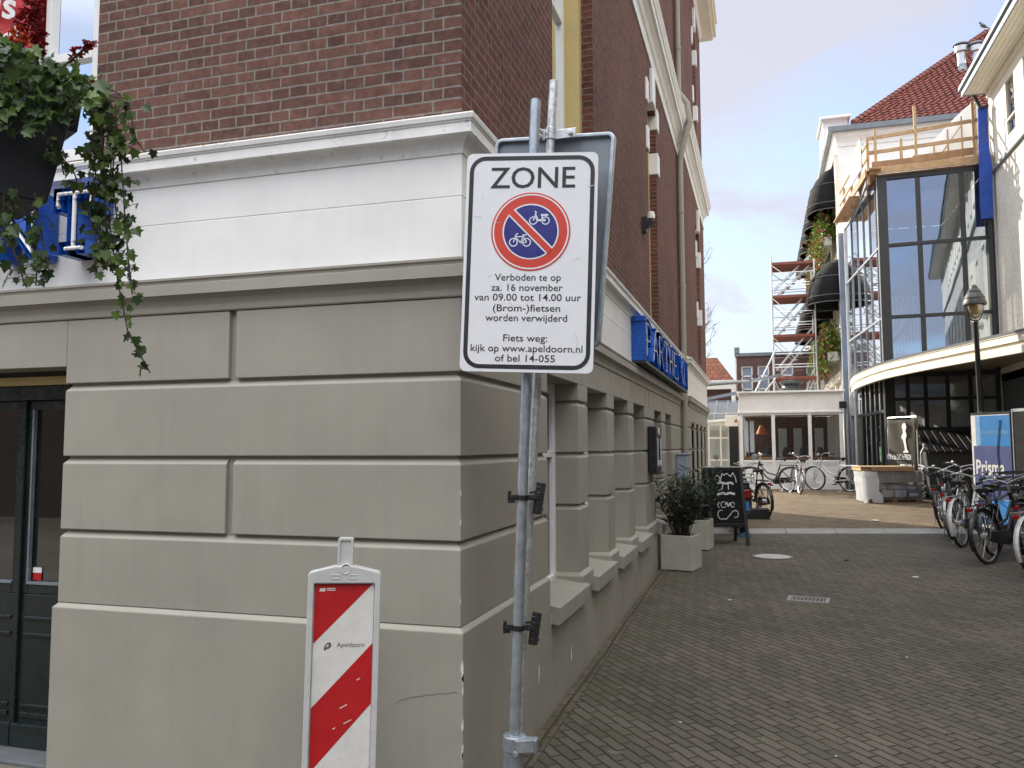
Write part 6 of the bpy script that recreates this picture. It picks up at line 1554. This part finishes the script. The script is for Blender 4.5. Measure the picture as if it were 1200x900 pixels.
# brown brick house
t = thing('brown_brick_house', 'plain brown brick house with white sash windows behind the conservatory', 'building', (2, 46, .7), world=True); BH = t
BX0, BY = -1.13, 43.4
wb_ = [(-.92, -.36, 3.75, 5.75), (-.12, .44, 3.75, 5.75), (1.0, 1.6, 3.75, 5.75), (2.2, 2.8, 3.75, 5.75)]
mb = MB(); wall(mb, lambda u, z, d: (u, BY + d, z), BX0, 4.6, .5, 6.25, wb_, .1); mb.build('wall', M['brick_brown'], t)
mb = MB(); mb.box(BX0 - .06, BX0, BY + .05, 50, .5, 6.4); mb.build('gable_wall', M['cream'], t)
mb = MB(); mb.box(BX0 - .1, 4.6, BY - .06, BY + .3, 6.25, 6.42); mb.box(BX0 - .1, BX0 + .15, BY - .08, BY + .3, 6.42, 6.72); mb.build('parapet', M['zinc'], t)
for a, b, c, d in wb_:
    mb = MB(); bx = rect_frame(mb, lambda u, z, e: (u, BY + e, z), a, b, c, d, .07, .04, .1); bx(a, b, c + 1.45, c + 1.52); bx(a, b, c + .8, c + .85)
    f = mb.build('window', M['white'], t); mb = MB(); mb.poly([(a, BY + .08, c), (b, BY + .08, c), (b, BY + .08, d), (a, BY + .08, d)]); mb.build('pane', M['bluewin'], f)
# cottage with orange tiles and white fascia
t = thing('tiled_cottage', 'small brick cottage with orange tiled roof and white fascia left of the brown house', 'building', (-2.2, 40, .7), world=True)
mb = MB(); mb.box(-4.5, -1.18, 39.2, 44, .5, 4.35); mb.build('wall', M['brick_brown'], t)
mb = MB(); mb.faces([(-4.8, 38.85, 4.68), (-1.12, 38.85, 4.68), (-2.0, 41.2, 6.0), (-4.8, 41.2, 6.0), (-1.12, 44, 4.68)], [(0, 1, 2, 3), (1, 4, 2)]); mb.build('roof', M['tile_or'], t)
mb = MB(); mb.box(-4.8, -1.08, 38.78, 39.3, 4.30, 4.66); mb.box(-4.8, -1.02, 38.70, 39.0, 4.60, 4.70); mb.box(-1.28, -1.10, 38.8, 39.2, 2.0, 4.4); mb.build('fascia', M['white'], t, bevel=.01)
for x in (-2.55, -2.05, -1.55):
    mb = MB(); rect_frame(mb, lambda u, z, e: (u, 39.2 + e, z), x - .22, x + .22, 2.3, 3.7, .05, -.04, .02); f = mb.build('window', M['white'], t)
    mb = MB(); mb.poly([(x - .2, 39.18, 2.3), (x + .2, 39.18, 2.3), (x + .2, 39.18, 3.7), (x - .2, 39.18, 3.7)]); mb.build('pane', M['bluewin'], f)
# glazed pavilion at the left end
t = thing('glazed_pavilion', 'glazed lean-to pavilion with pale frame between the corner building and conservatory', 'building', (-1.4, 28, GZ(27)), world=True)
gx0, gx1, gy = -2.6, -.72, 27.0; gg = GZ(27)
mb = MB()
for x in (gx0, -2.0, -1.62, -1.25, -.98, gx1): mb.box(x - .025, x + .025, gy, gy + .05, gg, 2.42)
for z in (gg + .05, 1.25, 1.95, 2.40): mb.box(gx0, gx1, gy + .005, gy + .045, z - .025, z + .025)
for k in range(6):
    x = gx0 + k * .376; mb.bar((x, gy, 2.42), (x, gy + 2.6, 3.25), .04, .05)
mb.box(gx0, gx1, gy + 1.0, gy + 1.05, 2.72, 2.78); mb.build('frame', M['cream'], t)
mb = MB(); mb.poly([(gx0, gy + .025, gg), (-1.0, gy + .025, gg), (-1.0, gy + .025, 2.4), (gx0, gy + .025, 2.4)]); mb.build('wall_glazing', M['glass_win'], t)
mb = MB(); mb.poly([(gx0, gy, 2.45), (gx1, gy, 2.45), (gx1, gy + 2.6, 3.28), (gx0, gy + 2.6, 3.28)]); mb.build('roof_glazing', M['glass_roof'], t)
mb = MB(); mb.box(-.99, -.70, gy - .02, gy + .06, gg, 2.38); mb.build('dark_panel', M['black'], t)
mb = MB(); mb.box(gx0, -.75, gy + 2.4, gy + 2.5, gg, 3.2); mb.build('inner_wall', M['cream'], t)
mb = MB(); mb.bar((gx0, gy - .06, 2.42), (gx1 + .05, gy - .06, 2.54), .06, .07); mb.build('gutter', M['white'], t)
mb = MB(); mb.bar((gx0, gy + 2.0, 3.15), (gx1 - .0, gy + 1.2, 3.45), .10, .10); mb.build('rolled_blind', M['zinc'], t)
t = thing('box_light', 'cream box light with a small emblem on the end of the pavilion', 'sign', (-.88, 26.5, 2.4), world=True)
mb = MB(); mb.box(-1.07, -.68, 26.40, 26.62, 2.30, 2.64); mb.build('box', M['cream'], t, bevel=.01)
mb = MB(); mb.extrude([(-.80, 2.42), (-.72, 2.42), (-.71, 2.48), (-.74, 2.55), (-.76, 2.49), (-.79, 2.50)], (0, 26.398, 0), (1, 0, 0), (0, 0, 1), (0, -1, 0), .003); mb.build('emblem', M['rust'], t)
mb = MB(); mb.bar((-.70, 26.5, 2.6), (-.62, 26.5, 2.75), .03, .03); mb.build('arm', M['black'], t)
t = thing('cable_duct', 'dark pipe spanning between the corner building and the scaffold above the conservatory', 'pipe', (-1.1, 20, 3.1), world=True)
mb = MB(); mb.tube([(-1.25, 19.6, 3.12), (-.3, 25.5, 3.62), (.7, 31.8, 4.28)], .05, 10); mb.build('pipe', M['zinc'], t, smooth=True)
mb = MB(); mb.tube([(-.34, 25.3, 3.60), (-.30, 25.6, 3.63)], .062, 10); mb.build('collar', M['black'], t)

# ------------------------------------------------------------------ bare trees behind the corner building
def bare_tree(loc, label, hgt, seed, spread):
    t = thing('bare_tree', label, 'tree', loc, 0, 'bare trees behind the corner building'); q = random.Random(seed); tr, tw, lf = MB(), MB(), MB()
    def grow(p, d, L_, rad, lv):
        P = [p]; dd = d.copy(); n = 4
        for k in range(n): dd = (dd + Vector((q.gauss(0, .12), q.gauss(0, .12), q.gauss(.02, .08)))).normalized(); P.append(P[-1] + dd * L_ / n)
        (tr if lv < 2 else tw).tube(P, [rad * (1 - .45 * k / n) for k in range(n + 1)], 7 if lv < 2 else 4, caps=False)
        if lv >= 4:
            for k in range(2):
                if q.random() < .35: add_leaf(lf, P[q.randint(1, n)], Vector((q.gauss(0, 1), q.gauss(0, 1), -.5)), Vector((q.gauss(0, 1), q.gauss(0, 1), 1)), .09, 'oval', .2, q)
            return
        for k in range((6, 5, 4, 4)[lv]):
            f = q.uniform(.35, 1.0); i = min(int(f * n), n - 1); a = q.random() * 6.283
            side = Vector((math.cos(a), math.sin(a), 0)); nd = (dd * .75 + side * spread + Vector((0, 0, .25))).normalized()
            grow(P[i].lerp(P[i + 1], f * n - i), nd, L_ * q.uniform(.45, .62), rad * .45, lv + 1)
    grow(Vector((0, 0, 0)), Vector((.08, 0, 1)), hgt * .6, .16, 0)
    tr.build('trunk', M['bark'], t); tw.build('crown', M['bark'], t); lf.build('leaves', M['autumn'], t)
bare_tree((-5.3, 46, .7), 'bare tree whose twigs show beside the corner building above the cottage roof', 7.6, 3, .55)
bare_tree((-5.3, 36, .5), 'bare tree with a thin twig showing high beside the corner building', 10.2, 8, .42)

# ------------------------------------------------------------------ street lamp, hoarding, bin, pallet on the right
t = thing('street_lamp', 'black street lamp with ribbed bell hood and clear bowl before the glass hall', 'street lamp', (3.95, 17.23, GZ(17.2)))
lx, ly, lz = 0, 0, 0
mb = MB(); mb.lathe([(.10, 0), (.10, .9), (.085, .95), (.075, 1.0), (.068, 2.2), (.080, 2.22), (.080, 2.28), (.062, 2.3), (.046, 4.15), (.055, 4.17), (.055, 4.22), (.03, 4.26)], (lx, ly, lz), (-.012, 0, 1), 16); mb.build('post', M['black'], t, smooth=True)
tz = lz + 4.22; tx = lx - .05
mb = MB()
for s_ in (-1, 1): mb.tube([(tx, ly, tz)] + [(tx + s_ * .15 * math.sin(a), ly, tz + .28 - .28 * math.cos(a)) for a in (.5, .9, 1.3, 1.57)] + [(tx + s_ * .155, ly, tz + .44)], .014, 8)
mb.build('yoke', M['black'], t)
mb = MB(); mb.lathe([(.19, .36), (.225, .35), (.23, .38), (.21, .44), (.195, .48), (.20, .50), (.165, .57), (.13, .62), (.135, .64), (.10, .69), (.075, .71), (.07, .74), (.035, .78), (0, .80)], (tx, ly, tz), n=24); mb.build('hood', M['grey_body'], t, smooth=True)
mb = MB(); mb.lathe([(.15, .40), (.15, .30), (.13, .18), (.07, .08), (.0, .05)], (tx, ly, tz), n=20); mb.build('bowl', M['lampglass'], t, smooth=True)
mb = MB(); mb.lathe([(.11, .40), (.115, .30), (.09, .22), (0, .18)], (tx, ly, tz), n=14); mb.build('bulb', M['bulb'], t, smooth=True)

bpy.data.objects['street_lamp'].scale = (.9, .9, .885)
t = thing('site_hoarding', 'blue and violet hoarding panel lettered Prisma behind the parked bicycles', 'hoarding', (3.8, 16.15, GZ(16.1)), world=True)
a0, a1 = Vector((3.59, 16.50, 0)), Vector((4.03, 15.80, 0)); pu = (a1 - a0).normalized(); PL = (a1 - a0).length; pn = Vector((pu.y, -pu.x, 0)); gz = GZ(16.2)
def HPn(s, z, d): return a0 + pu * s + Vector((0, 0, z)) + pn * d
mb = MB(); mb.obox(HPn(PL / 2, (gz + 2.22) / 2 + .0, -.02), pu * PL / 2, pn * .02, (0, 0, (2.22 - gz) / 2)); mb.build('panel', M['panel_white'], t)
z0, zm, z1 = gz + .05, 1.68, 2.20
mb = MB(); mb.extrude([(.17, zm), (PL, zm - .02), (PL, z1), (.17, z1)], HPn(0, 0, .002), pu, (0, 0, 1), pn, .002); mb.build('light_blue_field', M['panel_lblue'], t)
mb = MB(); mb.extrude([(.10, zm + .0), (.20, zm), (.20, z1), (.10, z1)], HPn(0, 0, .0035), pu, (0, 0, 1), pn, .002); mb.build('pale_strip', M['panel_pale'], t)
mb = MB(); mb.extrude([(.04, z0 + .45), (PL, z0 + .45), (PL, zm - .024), (.04, zm - .004)], HPn(0, 0, .002), pu, (0, 0, 1), pn, .002); mb.build('violet_field', M['panel_violet'], t)
mb = MB(); mb.extrude([(.04, z0), (PL, z0), (PL, z0 + .44), (.04, z0 + .44)], HPn(0, 0, .002), pu, (0, 0, 1), pn, .002); mb.build('light_blue_field', M['panel_lblue'], t)
mb = MB(); add_text(mb, 'Prisma', HPn(.38, 1.30, .006), pu, (0, 0, 1), width=.60, cap=.25, bold=.02); mb.build('lettering', M['panel_white'], t)
mb = MB(); add_text(mb, 'bouwcomplex', HPn(.50, 1.92, .006), pu, (0, 0, 1), width=.56, cap=.09); mb.build('pale_lettering', M['panel_pale'], t)
mb = MB(); mb.tube([HPn(PL - .2, 2.12, .012), HPn(PL - .28, 1.6, .012), HPn(PL - .26, 1.2, .012), HPn(PL - .3, .8, .012)], .006, 5); mb.build('dangling_wire', M['black'], t)
mb = MB(); mb.bar(HPn(PL + .01, gz, -.02), HPn(PL + .01, 2.25, -.02), .04, .06); mb.bar(HPn(0, 2.24, -.02), HPn(PL, 2.24, -.02), .05, .04); mb.build('rim', M['black'], t)
t = thing('dark_hoarding', 'black hoarding leaf standing right of the blue Prisma panel', 'hoarding', (4.3, 15.1, GZ(15)), world=True)
mb = MB(); b0, b1 = Vector((4.07, 15.75, 0)), Vector((4.52, 14.55, 0)); bu = (b1 - b0).normalized(); bn = Vector((bu.y, -bu.x, 0)); bl = (b1 - b0).length
mb.obox(b0 + bu * bl / 2 + Vector((0, 0, (gz + 2.25) / 2)), bu * bl / 2, bn * .02, (0, 0, (2.25 - gz) / 2)); mb.build('leaf', M['board'], t)
mb = MB(); mb.bar(b0 + Vector((0, 0, gz)), b0 + Vector((0, 0, 2.29)), .05, .05); mb.bar(b0 + bn * .03 + Vector((0, 0, .9)), b0 + bu * .8 + bn * .03 + Vector((0, 0, 2.0)), .03, .03); mb.bar(b0 + Vector((0, 0, 2.27)), b1 + Vector((0, 0, 2.27)), .05, .05); mb.build('rim', M['zinc'], t)

t = thing('waste_container', 'dark grey waste container with sloping ribbed lid under the canopy', 'waste container', (4.4, 22.4, GZ(22)), world=True); gz = GZ(22)
mb = MB(); mb.faces([(3.86, 21.95, gz + .12), (5.15, 21.8, gz + .12), (5.15, 23.1, gz + .12), (3.86, 23.2, gz + .12), (3.74, 21.8, gz + 1.18), (5.25, 21.62, gz + 1.18), (5.25, 23.2, gz + 1.45), (3.74, 23.3, gz + 1.45)], [(0, 1, 2, 3), (4, 5, 6, 7), (0, 1, 5, 4), (1, 2, 6, 5), (2, 3, 7, 6), (3, 0, 4, 7)])
mb.bar((3.7, 21.78, gz + 1.20), (5.28, 21.60, gz + 1.20), .07, .07); mb.build('body', M['grey_body'], t, bevel=.03)
mb = MB()
for k in range(9): a = 3.78 + k * .17; mb.obox((a + .07, 22.45 - .02 * k, gz + 1.42), (.066, 0, 0), (0, .78, .26), (0, -.012, .035))
mb.build('lid', M['black'], t, bevel=.012)
mb = MB()
for x, y in ((3.95, 22.05), (5.05, 21.9), (3.95, 23.05), (5.05, 23.0)): mb.lathe([(.0, -.03), (.07, -.03), (.07, .03), (0, .03)], (x, y, gz + .07), (1, 0, 0), 12)
mb.build('castor', M['rubber'], t)
mb = MB(); mb.tube([(3.68, 21.9, gz + .25), (3.66, 21.85, gz + 1.15), (3.72, 21.75, gz + 1.3)], .03, 8); mb.lathe([(0, -.05), (.05, -.03), (.05, .03), (0, .05)], (3.72, 21.75, gz + 1.34), n=10); mb.build('hinge_arm', M['steel'], t)

t = thing('fence_banner', 'grey banner on a site fence with white standing figure and slogan', 'banner', (3.5, 22.5, GZ(22.5)), world=True); gz = GZ(22.5)
b0, b1 = Vector((3.12, 23.25, 0)), Vector((3.66, 22.35, 0)); bu = (b1 - b0).normalized(); bn = Vector((bu.y, -bu.x, 0)); bl = (b1 - b0).length
mb = MB(); nx_, nz_ = 10, 14; idx = []
for i in range(nx_ + 1):
    for k in range(nz_ + 1):
        s_, z = bl * i / nx_, gz + .15 + (2.36 - gz - .15) * k / nz_; d = .02 * math.sin(i * 1.3 + k * .5) * (.4 + k / nz_) + .012 * math.sin(i * 3.1)
        mb.v.append(tuple(b0 + bu * s_ + bn * d + Vector((0, 0, z - .03 * math.sin(i / nx_ * 3.14) * (k == nz_)))))
for i in range(nx_):
    for k in range(nz_): a = i * (nz_ + 1) + k; mb.f.append((a, a + nz_ + 1, a + nz_ + 2, a + 1)); mb.k.append(0)
bn_o = mb.build('cloth', M['tarp_grey'], t, smooth=True); sm = bn_o.modifiers.new('thickness', 'SOLIDIFY'); sm.thickness = .004
mb = MB(); o = b0 + bn * .04
# a standing child's outline: hair, face, body, crossed arms, legs, shoes
mb.extrude([(.60, 1.96), (.58, 2.02), (.60, 2.08), (.66, 2.12), (.71, 2.10), (.74, 2.03), (.73, 1.95), (.70, 1.92), (.73, 1.86), (.74, 1.78), (.71, 1.74), (.70, 1.66), (.72, 1.52), (.73, 1.44), (.78, 1.41), (.78, 1.37), (.60, 1.37), (.60, 1.40), (.66, 1.42), (.655, 1.52), (.62, 1.64), (.60, 1.70), (.56, 1.72), (.55, 1.78), (.59, 1.82), (.62, 1.88)], o + Vector((0, 0, .14)), bu, (0, 0, 1), bn, .004)
mb.build('white_figure', M['panel_white'], t)
mb = MB(); add_text(mb, 'KOM of de CHIC de FRISCH', o + bu * .43 + Vector((0, 0, 1.40)), bu, (0, 0, 1), width=.86, cap=.13, bold=.015); add_text(mb, 'CRUSH', o + bu * .70 + Vector((0, 0, 1.12)), bu, (0, 0, 1), width=.52, cap=.19, bold=.02); add_text(mb, 'keukens', o + bu * .72 + Vector((0, 0, .94)), bu, (0, 0, 1), width=.36, cap=.06); mb.build('lettering', M['panel_white'], t)
mb = MB()
for p in (b0, b1): mb.tube([p - bn * .02 + Vector((0, 0, gz)), p - bn * .02 + Vector((0, 0, 2.42))], .022, 8)
for z in (gz + .12, 2.40): mb.tube([b0 - bn * .02 + Vector((0, 0, z)), b1 - bn * .02 + Vector((0, 0, z))], .018, 8)
mb.build('fence_frame', M['steel'], t)

gz = GZ(21.5)
t = thing('wrapped_pallet', 'pallet of blue and white parcels in stretch wrap with plastic panels at its side', 'pallet', (2.85, 21.6, gz), R_(8))
mb = MB()
for y in (-.42, 0, .42): mb.box(-.55, .62, y - .05, y + .05, .0, .022)
for y in (-.42, 0, .42):
    for x in (-.5, .03, .56): mb.box(x - .06, x + .06, y - .05, y + .05, .022, .10)
for k in range(7): mb.box(-.55 + k * .17, -.42 + k * .17, -.48, .48, .10, .122)
mb.build('pallet', M['ply'], t)
for k in range(4):
    w = .285; mb = MB(); mb.box(-.55 + k * w + .012, -.55 + (k + 1) * w - .012, -.46, .46, .13, .30); mb.build('parcel', M[('parcel_blue', 'panel_white', 'parcel', 'parcel_blue')[k]], t, bevel=.025)
    if k in (0, 3): mb = MB(); mb.box(-.55 + k * w + .05, -.55 + (k + 1) * w - .05, -.468, -.45, .16, .23); mb.build('parcel_label', M['panel_white'], t)
q = random.Random(6)
for x, w, h in ((-.30, .24, .20), (.12, .30, .15), (.44, .16, .12)):
    mb = MB(); vs = []
    for i in range(5):
        f = i / 4
        for k in range(12): a_ = k * math.pi / 6; rr = (1, 1.06, .98, .8, .3)[i] * q.uniform(.94, 1.06); vs.append((x + w * rr * math.cos(a_), .44 * rr * math.sin(a_), .30 + h * f))
    mb.faces(vs, [(i * 12 + k, i * 12 + (k + 1) % 12, (i + 1) * 12 + (k + 1) % 12, (i + 1) * 12 + k) for i in range(4) for k in range(12)] + [tuple(range(48, 60))])
    mb.build('plastic_bag', M['parcel'], t, smooth=True)
mb = MB(); mb.box(-.54, .58, -.44, .44, .47, .735); mb.build('carton', M['carton'], t, bevel=.02)
mb = MB(); mb.box(.0, .02, -.447, -.44, .47, .735); mb.build('carton_tape', M['panel_white'], t)
mb = MB(); mb.box(-.57, .62, -.50, .50, .06, .74); mb.build('stretch_wrap', M['wrap'], t)
mb = MB(); q = random.Random(3)
for k in range(10):
    z = .12 + k * .075; mb.tube([(.62, -.45 + q.uniform(-.05, .1), z), (.70 + q.uniform(-.03, .05), -.40, z + .05), (.66, -.2, z + .08)], .018, 6)
mb.build('loose_wrap', M['film'], t)
for k, (x, y0, y1) in enumerate(((-.64, -.50, .10), (-.60, -.15, .46))):
    mb = MB(); q = random.Random(k); n = 6; vs = []
    for i in range(n + 1):
        z = .02 + .70 * i / n; o = -.06 * i / n + q.uniform(-.012, .012)
        vs += [(x + o, y0 + q.uniform(-.02, .02), z), (x + o - .03, (y0 + y1) / 2, z), (x + o, y1, z)]
    mb.faces(vs, [(i * 3 + j, i * 3 + j + 1, i * 3 + j + 4, i * 3 + j + 3) for i in range(n) for j in (0, 1)])
    o = mb.build('plastic_panel', M['film'], t); sm = o.modifiers.new('thickness', 'SOLIDIFY'); sm.thickness = .02
mb = MB(); out = [(-.68, 0), (-.60, 0), (-.58, .08), (-.50, .09), (-.48, .01), (-.28, .0), (-.25, .06), (-.27, .18), (-.36, .30), (-.33, .5), (-.38, .725), (-.72, .74), (-.71, .4)]
mb.extrude(out, (0, -.54, 0), (1, 0, 0), (0, 0, 1), (0, -1, 0), .02)
for z in (.2, .33, .46, .6): mb.extrude([(-.69, z), (-.44, z - .01), (-.44, z + .01), (-.69, z + .02)], (0, -.56, 0), (1, 0, 0), (0, 0, 1), (0, -1, 0), .008)
mb.build('white_end_panel', M['film'], t)
t = thing('stacked_planks', 'pale timber boards lying on top of the wrapped pallet', 'timber', (2.93, 21.56, gz + .745), R_(7))
mb = MB(); mb.box(-.78, .34, -.45, .45, .0, .07); mb.build('board', M['wood'], t, bevel=.005); mb = MB(); mb.box(-.55, .40, -.52, .30, -.0, .075); mb.build('board', M['ply'], t, bevel=.005); mb = MB(); mb.box(-.80, .36, -.5, .4, .08, .105); mb.build('board', M['wood'], t, bevel=.004)
t = thing('leaning_plank', 'short brown plank leaning beside the wrapped pallet', 'plank', (3.3, 21.7, GZ(21.7)), world=True)
mb = MB(); mb.bar((3.20, 21.45, GZ(21.4) + .03), (3.66, 21.75, GZ(21.7) + .66), .12, .035, (0, 1, 0)); mb.build('plank', M['wood'], t, bevel=.004)
mb = MB(); mb.bar((3.24, 21.50, GZ(21.4) + .03), (3.68, 21.80, GZ(21.7) + .58), .12, .03, (0, 1, 0)); mb.build('plank', M['ply'], t, bevel=.004)

# ------------------------------------------------------------------ the street behind the viewer, as the panes mirror it
t = thing('opposite_houses', 'row of brick houses across the street, mirrored in the shop door', 'building', (0, -11, 0), world=True)
mb = MB(); ow = [(-16 + k * 2.6, -14.6 + k * 2.6, z, z + 1.8) for k in range(12) for z in (1.0, 4.2)]
wall(mb, lambda u, z, d: (u, -11 - d, z), -60, 40, -.3, 6.2, ow, .12); mb.build('wall', M['dimmed_brick'], t)
mb = MB(); mb.faces([(-60, -10.7, 6.2), (40, -10.7, 6.2), (40, -14, 8.0), (-60, -14, 8.0)], [(0, 1, 2, 3)]); mb.build('roof', M['zinc'], t)
mb = MB()
for a, b, c, d in ow: mb.box(a, b, -11.14, -11.1, c, d)
mb.build('window_glazing', M['frame_dark'], t)
